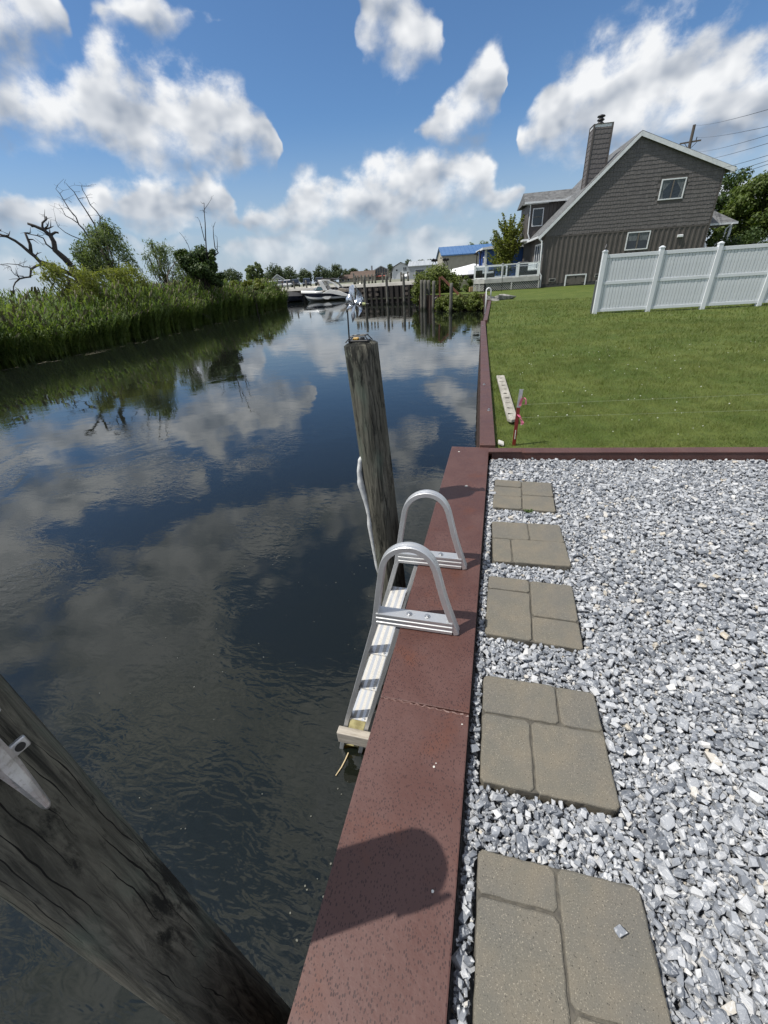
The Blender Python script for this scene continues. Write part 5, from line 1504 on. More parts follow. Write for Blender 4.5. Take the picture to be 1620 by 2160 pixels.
def willow(name, label, base, crown_c, crown_r, nstrand, lmat, seed, trunk_r=0.25, lean=(0, 0), hang=1.6, lsize=0.16, group=None, blow=(0.10, 0.0)):
    """drooping strands of narrow leaves from limbs in the crown"""
    rng = np.random.default_rng(seed); base = Vector(base); t = thing(name, label, 'tree', base, 0, group)
    C_, R_ = crown_clumps(crown_c, crown_r, 22, rng)
    P = []; D = []
    for k in range(nstrand):
        c = C_[rng.integers(len(C_))] + rng.normal(0, 0.35, 3) * np.asarray(crown_r) * 0.35
        L = hang * rng.uniform(0.4, 1.1); out = c - np.asarray(crown_c); out[2] = 0; out /= np.linalg.norm(out) + 1e-6
        m = int(L / 0.075)
        s = np.linspace(0, 1, m)
        x = c[0] + out[0] * 0.45 * np.sin(s * 1.7) * L * 0.5 + blow[0] * s * s * L; y = c[1] + out[1] * 0.45 * np.sin(s * 1.7) * L * 0.5 + blow[1] * s * s * L
        z = c[2] + 0.25 * np.sin(s * 2.2) * L - s * s * L
        P.append(np.stack([x, y, z], 1) + rng.normal(0, 0.05, (m, 3)))
        g = np.gradient(P[-1], axis=0); D.append(g / (np.linalg.norm(g, axis=1)[:, None] + 1e-6))
    P = np.concatenate(P); D = np.concatenate(D); n = len(P)
    D = D + rng.normal(0, 0.45, (n, 3)); D /= np.linalg.norm(D, axis=1)[:, None]
    S = np.cross(D, rng.normal(size=(n, 3))); S /= np.linalg.norm(S, axis=1)[:, None]
    L = lsize * rng.uniform(0.6, 1.4, n)[:, None]; W = L * 0.30; P = P - np.array(base)
    V = np.stack([P, P + D * L * 0.5 + S * W * 0.5, P + D * L, P + D * L * 0.5 - S * W * 0.5], 1).reshape(-1, 3)
    mesh_np('crown', V, np.arange(4 * n).reshape(-1, 4), lmat, t)
    mb = MB(); tp = limb(mb, (0, 0, -0.2), Vector(crown_c) - base, trunk_r, trunk_r * 0.4, rng, 7, 0.07)
    for i in range(14):
        limb(mb, tp[int(rng.integers(2, 6))], Vector(C_[i]) - base, trunk_r * 0.35, 0.02, rng, 5, 0.1)
    mb.build('trunk', M_BARK, t, smooth=True)
    return t

def bare(mb, path, r0, r1, rng, twigs=4, depth=0.35, tl=0.7):
    """traced dead limb with depth added and side twigs"""
    pts = []; n = len(path); ph = rng.uniform(0, 6.28)
    view = Vector((path[0][0], path[0][1], 0)).normalized()
    for i, p in enumerate(path):
        pts.append(Vector(p) + view * depth * sin(ph + 2.2 * i / n) * (i / n))
    mb.tube(pts, [r0 + (r1 - r0) * i / (n - 1) for i in range(n)], 6)
    for k in range(twigs):
        i = int(rng.integers(max(1, n // 3), n)); s = pts[i]; d = Vector(rng.normal(size=3)); d.z = abs(d.z) * 0.7; d.normalize()
        L = tl * rng.uniform(0.4, 1.1); m = s + d * L * 0.5 + Vector(rng.normal(0, 0.05, 3)); e = s + d * L + Vector(rng.normal(0, 0.12, 3))
        mb.tube([s, m, e], [r1 * 0.9, r1 * 0.6, 0.006], 5)
        e2 = m + Vector(rng.normal(0, 0.3, 3)) * L; mb.tube([m, e2], [r1 * 0.5, 0.005], 4)

# ---- reeds along the far bank
def reeds():
    rng = np.random.default_rng(5)
    edge = [(-19.6, -6), (-21.2, 5), (-21.8, 14.2), (-22.2, 19.6), (-24.2, 30.6), (-26.2, 44), (-28.0, 55.5), (-30.0, 57.6)]
    ed = np.array(edge); seg = np.linalg.norm(np.diff(ed, axis=0), axis=1); cum = np.concatenate([[0], np.cumsum(seg)])
    var = []
    for k in range(12):       # reed stems: a stalk, long arching leaves, sometimes a plume
        V = []; F = []; M = []
        bend = rng.normal(0, 0.16, 2) + np.array([0.16, 0.05])
        def at(h): return np.array([bend[0] * h * h, bend[1] * h * h, h])
        w = 0.011
        for (h0, h1) in ((0, 0.5), (0.5, 1.0)):
            a, b = at(h0), at(h1); i = len(V); V += [a + [w, 0, 0], a - [w, 0, 0], b - [w * .6, 0, 0], b + [w * .6, 0, 0]]; F.append((i, i + 1, i + 2, i + 3)); M.append(0)
        for j in range(13):
            h = 0.10 + 0.90 * (j + rng.uniform(0, 1)) / 13; p = at(h); az = rng.uniform(0, 2 * pi)
            d = np.array([cos(az), sin(az), 0]) * 0.55; L = rng.uniform(0.16, 0.30) * (1.15 - 0.35 * h); up = rng.uniform(0.7, 1.25)
            s = np.array([-sin(az), cos(az), 0]) * 0.0125
            m = p + d * L * 0.5 + np.array([0, 0, up * L * 0.5]); e = p + d * L * 1.3 + np.array([0, 0, up * L * 0.85 - L * rng.uniform(0, .45)])
            i = len(V); V += [p - s * .4, p + s * .4, m + s, m - s, e, e]; F += [(i, i + 1, i + 2, i + 3), (i + 3, i + 2, i + 4, i + 5)]; M += [0, 0]
        if k % 5 == 0:
            for j in range(4):
                p = at(0.97); e = at(1.09) + rng.normal(0, 0.012, 3) + np.array([0.03, 0.0, 0]); s = rng.normal(0, 0.010, 3); i = len(V)
                V += [p - s, p + s, e + s * .7, e - s * .7]; F.append((i, i + 1, i + 2, i + 3)); M.append(1)
        var.append((np.array(V), np.array(F), np.array(M)))
    nS = 10000
    s = rng.uniform(0, cum[-1], nS); back = np.where(rng.uniform(size=nS) < 0.62, rng.uniform(0, 1, nS) ** 1.6 * 3.2, rng.uniform(2.5, 14, nS))
    i = np.clip(np.searchsorted(cum, s) - 1, 0, len(seg) - 1); f = (s - cum[i]) / seg[i]
    p = ed[i] + (ed[i + 1] - ed[i]) * f[:, None]; d = (ed[i + 1] - ed[i]) / seg[i][:, None]; nrm = np.stack([-d[:, 1], d[:, 0]], 1)
    p = p + nrm * (back - 0.15 + 0.25 * np.sin(s * 1.3) + 0.18 * np.sin(s * 3.7))[:, None]
    h = (2.75 + 0.25 * np.sin(s * 0.45) + 0.25 * np.sin(s * 0.17 + 1)) * rng.uniform(0.72, 1.08, nS) * np.clip(0.62 + back * 0.28, 0.6, 1.0)
    h *= 1 + 0.08 * np.clip((s - 30) / 25, 0, 1)
    a = rng.uniform(-0.8, 0.8, nS)
    VV = []; FF = []; MM = []; b0 = 0; wh = rng.integers(0, len(var), nS)
    for k, (V, F, M) in enumerate(var):
        idx = np.where(wh == k)[0]; c_, s_ = np.cos(a[idx]), np.sin(a[idx])
        x = V[None, :, 0] * c_[:, None] - V[None, :, 1] * s_[:, None]; y = V[None, :, 0] * s_[:, None] + V[None, :, 1] * c_[:, None]
        hh = h[idx][:, None]; sx = np.maximum(hh, 2.2)
        W = np.stack([p[idx][:, 0:1] + x * sx, p[idx][:, 1:2] + y * sx, WATER_Z - 0.05 + V[None, :, 2] * hh], 2)
        VV.append(W.reshape(-1, 3)); FF.append((F[None] + (np.arange(len(idx)) * len(V))[:, None, None] + b0).reshape(-1, 4)); MM.append(np.tile(M, len(idx))); b0 += len(idx) * len(V)
    return np.concatenate(VV), np.concatenate(FF), np.concatenate(MM)
L_REED = leaf_mat('reed_leaf', (0.082, 0.140, 0.036), (0.125, 0.180, 0.048), (0.19, 0.22, 0.085), 0.40, 0.35)
M_PLUME = pm('reed_plume', (0.26, 0.24, 0.15), (0.32, 0.29, 0.19), 3.0, 0.9)
rv, rf, rm = reeds()
reed = mesh_np('reeds', rv, rf, [L_REED, M_PLUME], mat_idx=rm)
tag(reed, 'tall green reeds lining the marsh bank across the water', 'reeds', kind='stuff')
# broken pale stalks floating along the reed edge
V = []; F = []
for k in range(70):
    y = random.uniform(8, 56); ex = -21.3 - max(0, (y - 19)) * 0.155 + random.uniform(0.1, 1.3)
    a = random.uniform(0.9, 2.1); L = random.uniform(0.15, 0.8); w = random.uniform(0.02, 0.05); b0 = len(V)
    c_, s_ = cos(a), sin(a)
    V += [(ex - s_ * w, y + c_ * w, WATER_Z + 0.006), (ex + s_ * w, y - c_ * w, WATER_Z + 0.006), (ex + c_ * L + s_ * w * .4, y + s_ * L - c_ * w * .4, WATER_Z + 0.006), (ex + c_ * L, y + s_ * L, WATER_Z + 0.006)]
    F.append((b0, b0 + 1, b0 + 2, b0 + 3))
tag(mesh_np('floating_stalks', V, F, pm('wet_straw', (0.20, 0.18, 0.12), (0.12, 0.11, 0.07), 4, 0.8)), 'broken pale stalks floating at the foot of the reeds', 'plant litter', kind='stuff')

# ---- the marsh thicket
rngD = np.random.default_rng(21)
DA = [(-26.57, 24.29, 3.27), (-26.72, 24.12, 3.67), (-26.94, 23.88, 4.1), (-26.87, 23.95, 4.54), (-26.9, 23.92, 4.85), (-27.03, 23.77, 5.14), (-27.25, 23.53, 5.33), (-27.42, 23.33, 5.46)]
dt = thing('dead_tree', 'dark leafless dead tree with broken limbs at the far left of the reeds', 'tree', (-26.3, 24.4, -0.95))
DO = Vector((-26.3, 24.4, -0.95))
def shift(path): return [tuple(Vector(p) - DO) for p in path]
mb = MB(); mb.tube([Vector((0, 0, -0.2)), Vector((0.1, 0, 1.8)), Vector((-0.1, 0.0, 3.2)), Vector(DA[0]) - DO], [0.32, 0.28, 0.25, 0.22], 8); bare(mb, shift(DA), 0.19, 0.06, rngD, 5, 0.2); mb.build('trunk', M_DEAD, dt, smooth=True)
LIMBS = [([(-26.88, 23.95, 4.78), (-26.85, 23.98, 4.92), (-26.75, 24.09, 5.02), (-26.67, 24.18, 4.99)], 0.08, 0.05, 1),
         ([(-26.97, 23.84, 5.02), (-27.05, 23.75, 5.3), (-27.0, 23.81, 5.49), (-26.86, 23.96, 5.61), (-26.78, 24.06, 5.63), (-26.68, 24.17, 5.82)], 0.07, 0.03, 2),
         ([(-26.4, 24.3, 2.6), (-27.2, 23.6, 3.3), (-27.56, 23.16, 3.53), (-27.64, 23.06, 3.8), (-27.8, 22.88, 4.08), (-27.94, 22.7, 4.37), (-28.09, 22.51, 4.6), (-28.29, 22.26, 4.79), (-28.43, 22.08, 4.86), (-28.7, 21.8, 5.02)], 0.15, 0.05, 5),
         ([(-27.73, 22.95, 4.02), (-27.62, 23.1, 4.43), (-27.58, 23.13, 4.67), (-27.59, 23.13, 5.0)], 0.10, 0.05, 2),
         ([(-26.5, 24.2, 2.3), (-27.3, 23.4, 3.2), (-27.55, 23.17, 3.38), (-27.72, 22.97, 3.31), (-27.91, 22.73, 3.15), (-28.04, 22.57, 2.75), (-28.21, 22.37, 2.74), (-28.41, 22.11, 2.68), (-28.6, 21.86, 2.5), (-28.74, 21.68, 2.28), (-28.86, 21.53, 1.91)], 0.08, 0.025, 8),
         ([(-27.93, 22.71, 3.15), (-28.03, 22.59, 3.28), (-28.17, 22.41, 3.29), (-28.25, 22.31, 3.41), (-28.52, 21.97, 3.47), (-28.69, 21.74, 3.44)], 0.035, 0.012, 5),
         ([(-28.27, 22.29, 2.8), (-28.43, 22.08, 2.83), (-28.56, 21.92, 2.89), (-28.64, 21.81, 3.09), (-28.64, 21.81, 3.31)], 0.03, 0.012, 5),
         ([(-26.92, 23.9, 4.05), (-27.1, 23.7, 4.42), (-27.09, 23.71, 4.73), (-27.26, 23.51, 4.86), (-27.52, 23.21, 4.93)], 0.05, 0.02, 5)]
for (pth, r0, r1, tw) in LIMBS:
    mb = MB(); bare(mb, shift(pth), r0, r1, rngD, tw, 0.25); mb.build('limb', M_DEAD, dt, smooth=True)

K = 1.05
wl_ = willow('willow', 'grey-green willow with bare branches rising above its crown', sc((-27.9, 28.7, -0.95), K), sc((-28.0, 28.55, 4.55), K), (1.9, 1.8, 1.85), 820, L_WILLOW, 31, 0.28, hang=1.5, lsize=0.20, blow=(0.35, 0.2))
for (pth, r0, r1, tw) in (([(-28.3, 28.2, 4.9), (-28.47, 28.1, 5.6), (-28.61, 27.95, 5.87), (-28.64, 27.92, 6.27), (-28.83, 27.73, 6.67), (-28.96, 27.59, 7.2), (-29.05, 27.5, 7.55), (-29.17, 27.38, 7.79)], 0.06, 0.014, 7),
                          ([(-28.63, 27.93, 5.96), (-28.83, 27.73, 6.17), (-29.06, 27.49, 6.35), (-29.09, 27.46, 6.74), (-29.1, 27.44, 6.94)], 0.035, 0.010, 5),
                          ([(-27.95, 28.6, 4.9), (-27.91, 28.65, 5.87), (-27.99, 28.58, 6.36), (-28.05, 28.52, 6.76), (-28.15, 28.42, 7.28), (-28.2, 28.37, 7.66), (-28.33, 28.24, 7.91), (-28.39, 28.17, 8.08)], 0.055, 0.012, 7),
                          ([(-27.66, 28.9, 4.9), (-27.66, 28.9, 5.9), (-27.53, 29.02, 6.31), (-27.61, 28.94, 6.63), (-27.79, 28.77, 6.97), (-27.85, 28.71, 7.41), (-27.97, 28.59, 7.79), (-28.0, 28.57, 7.99)], 0.05, 0.012, 8),
                          ([(-28.6, 28.0, 4.9), (-29.07, 27.48, 5.23), (-29.3, 27.23, 5.42), (-29.53, 26.98, 5.74), (-29.58, 26.92, 6.08), (-29.58, 26.93, 6.24)], 0.035, 0.010, 4)):
    mb = MB(); bs = Vector(sc((-27.9, 28.7, -0.95), K)); bare(mb, [tuple(Vector(sc(p, K)) - bs) for p in pth], r0, r1, rngD, tw, 0.3, 0.8); mb.build('bare_branch', M_DEAD, wl_, smooth=True)
willow('willow', 'low yellow-green willow leaning out under the dead tree', (-25.4, 22.6, -0.95), (-25.35, 22.65, 2.55), (1.45, 1.45, 1.05), 560, L_YELLOW, 32, 0.18, hang=1.0, lsize=0.17, blow=(0.4, 0.2))
K = 1.09
willow('willow', 'yellow-green bushy willow between the grey willow and the twig thicket', sc((-23.3, 24.8, -0.95), K), sc((-23.2, 24.85, 2.25), K), (1.55, 1.45, 1.0), 600, L_YELLOW, 33, 0.16, hang=0.9, lsize=0.17, blow=(0.25, 0.1))
K = 1.08
willow('willow', 'thin pale willow with open branches left of the dark mulberry', sc((-26.7, 32.4, -0.95), K), sc((-26.6, 32.5, 3.9), K), (1.45, 1.3, 1.4), 360, L_WILLOW, 34, 0.16, hang=1.0, lsize=0.18, blow=(0.2, 0.1))
willow('willow', 'small sparse willow sapling just left of the dark mulberry', sc((-24.9, 33.4, -0.95), 1.12), sc((-25.0, 33.6, 2.9), 1.12), (1.1, 1.0, 1.0), 260, L_WILLOW, 35, 0.10, hang=0.8, lsize=0.17)
# grey twig thicket
th = thing('twig_thicket', 'tangle of dead grey twigs beside the dark mulberry tree', 'thicket', sc((-22.3, 28.2, -0.9), 1.17)); rt_ = np.random.default_rng(41); mb = MB()
for k in range(95):
    a = Vector((rt_.uniform(-1.5, 1.2), rt_.uniform(-0.7, 0.7), rt_.uniform(0.6, 2.4))); d = Vector((rt_.normal(0.3, 0.8), rt_.normal(0, 0.5), rt_.normal(0.25, 0.5))); L = rt_.uniform(0.5, 1.9)
    limb(mb, a, a + d.normalized() * L, rt_.uniform(0.015, 0.04), 0.006, rt_, 5, 0.22)
mb.build('twigs', M_GREYTWIG, th)
mb = MB(); rb = [(-0.6, 0.0, -0.2), (-0.55, 0, 2.2), (-0.75, 0, 3.1), (-0.60, 0, 3.9), (-0.1, 0, 4.4), (0.45, 0, 4.75), (0.8, 0.0, 4.9)]; mb.tube(rb, [0.09, 0.08, 0.07, 0.06, 0.04, 0.03, 0.015], 6); mb.build('bent_branch', M_GREYTWIG, th)
K = 1.16
ml = tree('mulberry_tree', 'dark green rounded mulberry tree with bare twigs sticking out above', sc((-22.0, 31.0, -0.95), K),
          [(sc((-22.0, 31.0, 3.05), K), (1.35, 1.35, 1.35)), (sc((-22.7, 30.5, 3.5), K), (0.75, 0.75, 0.8)), (sc((-21.2, 31.55, 3.4), K), (0.55, 0.55, 0.75)), (sc((-21.2, 31.5, 2.3), K), (0.75, 0.75, 0.8))], 9500, 0.24, L_DARK, 0.2, seed=51, clumps=30, cr=(0.34, 0.55))
for (pth, r0, r1, tw) in (([(-21.5, 31.3, 2.8), (-21.38, 31.42, 4.21), (-21.31, 31.47, 4.79), (-21.17, 31.56, 5.64), (-21.09, 31.61, 6.25), (-20.97, 31.69, 6.79)], 0.06, 0.02, 3),
                          ([(-21.36, 31.43, 4.56), (-21.37, 31.42, 5.36), (-21.44, 31.37, 5.76)], 0.035, 0.018, 2), ([(-21.04, 31.64, 6.33), (-20.66, 31.89, 6.73), (-20.47, 32.02, 7.0)], 0.02, 0.008, 2),
                          ([(-21.3, 31.4, 3.2), (-21.07, 31.62, 3.57), (-20.74, 31.84, 3.79), (-20.9, 31.74, 4.13), (-20.87, 31.76, 4.77), (-20.8, 31.8, 5.35), (-20.62, 31.92, 5.68)], 0.07, 0.012, 3),
                          ([(-20.79, 31.81, 3.83), (-20.69, 31.88, 4.33), (-20.56, 31.95, 4.76)], 0.035, 0.012, 1), ([(-22.3, 30.8, 3.6), (-22.36, 30.73, 4.4), (-22.46, 30.65, 4.83), (-22.55, 30.58, 5.12)], 0.025, 0.010, 3)):
    mb = MB(); bs = Vector(sc((-22.0, 31.0, -0.95), K)); bare(mb, [tuple(Vector(sc(p, K)) - bs) for p in pth], r0, r1, rngD, tw, 0.2, 0.45); mb.build('bare_twig', M_DEAD, ml)
for i, (x, y, z, r, lab) in enumerate(((-27.6, 41.5, 1.7, 1.3, 'bright leafy shrub right beside the dark mulberry tree'), (-25.8, 44.6, 1.55, 1.3, 'bright green shrub above the reeds near the far end of the bank'), (-29.4, 47.5, 1.5, 1.2, 'pale green shrub at the end of the reed bank by the boats'))):
    tree('marsh_shrub', lab, (x, y, -0.95), [((x, y, z), (r * 1.4, r, 0.8))], 1500, 0.26, L_BRIGHT if i < 2 else L_WILLOW, 0.06, 'shrubs behind the reeds', 60 + i, 10, 'shrub', part='foliage')

# ---- far tree line
FT = [(-80.0, 127, 3.2, 2.6, 6.5, 'row of grey-green trees at the far left behind the reeds', 3.6), (-86.5, 123.5, 2.6, 3.2, 6.0, 'leftmost far tree, half hidden by the dark mulberry', 3.4),
      (-69.8, 121.3, 1.5, 3.4, 7.6, 'slim upright far tree left of the tall leaning one', 2.8), (-67.8, 122.5, 1.1, 4.2, 8.2, 'tall thin leaning far tree with an airy top', 2.0),
      (-92.0, 177.5, 4.6, 4.4, 9.4, 'broad dark far tree left of the parked cars', 4.4), (-95.5, 198.5, 4.6, 4.2, 8.6, 'round dark far tree above the small blue gable', 4.4),
      (-96.5, 219.5, 3.4, 4.2, 8.0, 'far tree just left of the wide oak behind the motor boat', 4.2), (-89.0, 222.5, 4.0, 4.4, 8.5, 'wide dark far oak behind the motor boat', 4.2),
      (-85.8, 235.0, 4.2, 4.4, 8.8, 'ragged far tree above the white gabled house', 4.0), (-83.0, 246.3, 2.6, 3.6, 6.9, 'small blue-green far tree right of the white gabled house', 3.4),
      (-79.0, 247.6, 2.6, 4.0, 7.5, 'dark far tree left of the brown roofs', 3.4), (-73.2, 249.5, 3.8, 3.4, 6.5, 'low far trees above the brown roofs', 3.6),
      (-64.0, 272.5, 2.6, 5.0, 8.1, 'dark far tree between the glazed house and the white barn', 3.2), (-58.8, 273.7, 2.4, 5.2, 9.1, 'tall far tree behind the white barn-roofed house', 3.0),
      (-53.8, 274.7, 2.4, 5.6, 10.6, 'far tree peeping over the right roof of the white barn house', 3.0), (-50.5, 295.6, 3.0, 6.0, 11.0, 'far dark tree behind the grey shed roof', 3.4),
      (-44.5, 297.0, 2.4, 6.0, 10.8, 'far tree showing just above the end of the shed roof', 2.8),
      (-7.7, 109.8, 1.7, 4.6, 8.1, 'pale green tree just above the blue metal roof', 3.0), (-4.4, 111.0, 1.5, 5.0, 7.8, 'thin pale tree with bare tops above the blue roof', 2.4), (-1.4, 110.0, 1.9, 5.4, 8.6, 'dark tree behind the blue house near the young maple', 3.2),
      (-118, 150, 5, 4.5, 8.5, 'broad far tree beyond the left marsh', 4.4), (-102, 140, 4.5, 4.5, 7.5, 'second far tree beyond the left marsh', 4.4)]
for i, (x, y, r, zc, zt, lab, lz) in enumerate(FT):
    zb = 0.7; zc2 = zb + (zt - zb) * 0.55
    far = y > 115
    tree('far_tree', lab, (x, y, zb), [((x, y, zc2), (r, r, (zt - zb) * 0.46)), ((x - r * 0.45, y, zc2 - 0.1 * zt), (r * 0.7, r * 0.7, (zt - zb) * 0.30)), ((x + r * 0.5, y, zc2 - 0.05 * zt), (r * 0.66, r * 0.66, (zt - zb) * 0.33))],
         2600 if far else 2200, 0.66 if y > 160 else 0.48 if far else 0.30, L_FAR if i not in (2, 3, 17, 18) else L_WILLOW, 0.16, 'far trees behind the harbour', 70 + i, 26, aspect=0.7, cr=(0.36, 0.62))

# ---- trees at the right behind the fence
tree('maple_tree', 'big green maple behind the white fence at the right edge', (19.8, 48.2, 0), [((20.0, 48.2, 4.3), (2.3, 2.2, 2.9)), ((18.3, 48.6, 3.6), (1.2, 1.2, 1.9)), ((22.0, 47.3, 3.9), (1.8, 1.6, 2.2))], 17000, 0.24, L_MID, 0.28, None, 91, 60, cr=(0.26, 0.44))
tree('spruce_backdrop', 'dark tree top just behind the big green maple', (19.4, 54, 0), [((19.9, 53.5, 6.0), (1.8, 1.6, 2.1)), ((21.0, 53.5, 5.0), (1.8, 1.6, 2.0))], 6000, 0.26, L_DARK, 0.22, None, 92, 34, cr=(0.3, 0.5))
tree('hedge', 'dense green hedge between the white fence and the side porch', (16.8, 42.6, 0), [((16.1, 43.0, 1.7), (1.0, 0.9, 1.3)), ((17.8, 42.4, 1.7), (1.5, 1.0, 1.35)), ((20.0, 41.8, 1.7), (1.6, 1.0, 1.3)), ((22.4, 41.2, 1.7), (1.6, 1.0, 1.3)), ((24.6, 40.5, 1.6), (1.6, 1.0, 1.3))], 14000, 0.16, L_DARK, 0.05, None, 93, 26, 'hedge', part='foliage', cr=(0.36, 0.6))
tree('maple_tree', 'yellow-green young tree between the side porch and the big maple', (15.3, 47.2, 0), [((15.6, 47.2, 2.6), (1.0, 1.0, 1.3))], 2200, 0.2, L_BRIGHT, 0.06, None, 94, 9)
# young tree behind the deck: upright shoots
yt = thing('young_tree', 'young yellow-green tree with upright shoots behind the deck', 'tree', (0.35, 46.4, 0)); yt.scale = (1.3, 1.3, 1.12); ry = np.random.default_rng(95)
P = []; N = []; mb = MB(); limb(mb, (0, 0, -0.1), (0.05, 0, 4.6), 0.07, 0.02, ry, 6, 0.05)
for k in range(72):
    a = ry.uniform(0, 2 * pi); h0 = ry.uniform(0.7, 3.4); reach = ry.uniform(0.3, 1.75) * (1.2 - 0.2 * h0); rise = ry.uniform(0.8, 2.1)
    s = Vector((0.03, 0, h0)); e = Vector((cos(a) * reach * 1.1, sin(a) * reach, h0 + rise)); pts = limb(mb, s, e, 0.022, 0.006, ry, 5, 0.08)
    m = int(95 * (0.6 + 0.5 * rise)); tt = ry.uniform(0.15, 1.0, m); q = np.array([tuple(s.lerp(e, float(v))) for v in tt])
    P.append(q + ry.normal(0, 1, (m, 3)) * (0.19 * (1.15 - tt))[:, None]); N.append(ry.normal(0, 1, (m, 3)) + np.array([0, 0, .5]))
P = np.concatenate(P); N = np.concatenate(N); N /= np.linalg.norm(N, axis=1)[:, None]
V, F = leaf_quads(P, N, 0.15, 0.6, ry); mesh_np('crown', V, F, L_BRIGHT, yt); mb.build('trunk', M_BARK, yt)

# ---- vines over the old seawall
def vine(name, label, base, crowns, n, size, seed):
    t = tree(name, label, base, crowns, n, size, L_VINE, 0.05, None, seed, 34, 'vine', part='foliage', cr=(0.5, 0.85), aspect=0.85)
    return t
vine('vine_mound', 'large mound of green vines over the old wall behind the four piles', (-5.3, 41.0, -0.1), [((-5.4, 40.6, 0.9), (1.7, 1.4, 1.05)), ((-6.5, 40.0, 0.5), (0.9, 1.0, 0.9)), ((-4.3, 40.8, 0.5), (1.0, 1.2, 0.75)), ((-6.9, 39.6, -0.3), (0.45, 0.7, 0.7)), ((-4.2, 41.2, -0.05), (1.1, 1.0, 0.5))], 11000, 0.16, 101)
vine('vine_hedge', 'low green vines hanging over the seawall into the water', (-2.9, 34.6, -0.2), [((-3.9, 35.3, -0.48), (1.0, 0.7, 0.42)), ((-2.6, 34.5, -0.40), (1.2, 0.7, 0.45)), ((-1.5, 33.9, -0.36), (0.85, 0.6, 0.42)), ((-4.5, 35.6, -0.75), (0.45, 0.5, 0.3)), ((-3.2, 34.3, -0.8), (1.2, 0.5, 0.28)), ((-1.7, 33.5, -0.8), (0.8, 0.4, 0.3))], 10500, 0.12, 102)
tree('garden_shrub', 'rounded green shrub at the left corner of the deck', (-2.75, 39.2, 0), [((-2.75, 39.2, 0.62), (0.55, 0.55, 0.62))], 1700, 0.14, L_MID, 0.04, None, 103, 10, 'shrub', part='foliage')

# ================================================================== HARBOUR AND FAR BUILDINGS
M_CONC = pm('dock_concrete', (0.62, 0.60, 0.54), (0.50, 0.48, 0.43), 1.2, 0.8)
M_DARKWALL = pm('dark_sheet_wall', (0.012, 0.009, 0.008), (0.006, 0.005, 0.005), 2.0, 0.85, stretch=(2, 2, 0.4))
GZ = 0.70
dock = thing('dock', 'long pale concrete dock with a dark steel front across the water', 'dock', (0, 0, 0))
DL = [(-6.6, 49.6), (-17.0, 53.5), (-21.6, 71.2), (-62, 92.4)]
strip([(x, y + 0.35) for x, y in DL], 1.5, 0.62, 0.95, 'dock_cap', dock, M_CONC)
V, F = sheet_pile([(x, y - 0.45) for x, y in DL], -1.9, 0.62, 0.7, 0.18, 1); mesh_np('dock_wall', V, F, M_DARKWALL, dock)
for i in range(9):                                       # lighter block faces showing through the dark wall
    x = -9.2 - i * 0.95; y = 49.45 + (-6.6 - x) * 0.375 - 0.42
    if -13.3 < x < -10.6: continue
    for z in (0.30, -0.22):
        q = MB(); q.box((x, y - 0.06, z + random.uniform(-.04, .04)), (0.42, 0.10, 0.26), Matrix.Rotation(-0.36, 3, 'Z')); q.build('wall_block', pm('old_block', (0.085, 0.072, 0.062), (0.05, 0.042, 0.036), 4, 0.9) if 'old_block' not in MATS else MATS['old_block'], dock)
# timber waler low on the wall
q = MB(); q.bar((-7.2, 49.3, -0.62), (-16.8, 52.9, -0.62), 0.14, 0.14); q.build('waler', M_PILE_F, dock)

def simple_pile(loc, h, r, lab, grp, depth=1.2, seed=0, name='dock_pile', cat='pile'):
    t = thing(name, lab, cat, loc, 0, grp); pile_mesh('post', (0, 0, -depth), (random.uniform(-.04, .04), 0, h), r * 1.05, r, M_PILE_F, t, 14, 10, seed); return t
for i, (x, y, zt, lab) in enumerate(((-14.35, 48.2, 1.70, 'tall pile in the water before the dock, left of three'), (-11.85, 48.2, 1.70, 'tall pile in the water before the dock, middle of three'), (-10.0, 48.2, 1.72, 'tall pile in the water before the dock, right of three'))):
    simple_pile((x, y, WATER_Z), zt - WATER_Z, 0.135, lab, 'tall piles before the dock', 1.2, 200 + i)
LB = ['leftmost', 'second from left', 'third from left', 'fourth from left', 'fifth from left', 'sixth from left', 'seventh from left', 'eighth from left', 'ninth from left', 'tenth from left', 'eleventh from left', 'rightmost']
for i, (px_, y) in enumerate(((-17.9, 55.6), (-17.5, 55.0), (-17.05, 54.5), (-16.5, 54.3), (-16.05, 54.2), (-15.5, 54.0), (-15.05, 53.9), (-14.6, 53.7), (-13.6, 53.4), (-12.6, 53.0), (-11.2, 52.6), (-10.3, 52.2))):
    simple_pile((px_ * 1.0, y, 0.95), 0.95 if i else 1.25, 0.10, LB[i] + ' short dark post on the concrete dock', 'short posts on the dock', 0.2, 220 + i, 'dock_post', 'post')
for i, (x, y, lab) in enumerate(((-37.2, 76.4, 'post on the left dock next to the reed tip'), (-35.9, 76.4, 'post on the left dock in front of the white cars'), (-33.4, 76.2, 'post on the left dock before the dark pickup'), (-31.0, 76.0, 'post on the left dock behind the motor boat bow'))):
    simple_pile((x, y, 0.4), 1.55, 0.14, lab, 'posts on the left dock', 1.6, 240 + i, 'dock_post', 'post')
q = MB(); q.prism([(-41, 77.2), (-29.0, 73.8), (-29.0, 75.6), (-41, 79.0)], 0.35, 'z', 0.40); tag(q.build('floating_dock', M_CONC), 'pale dock section behind the motor boat and the dark skiff', 'dock')

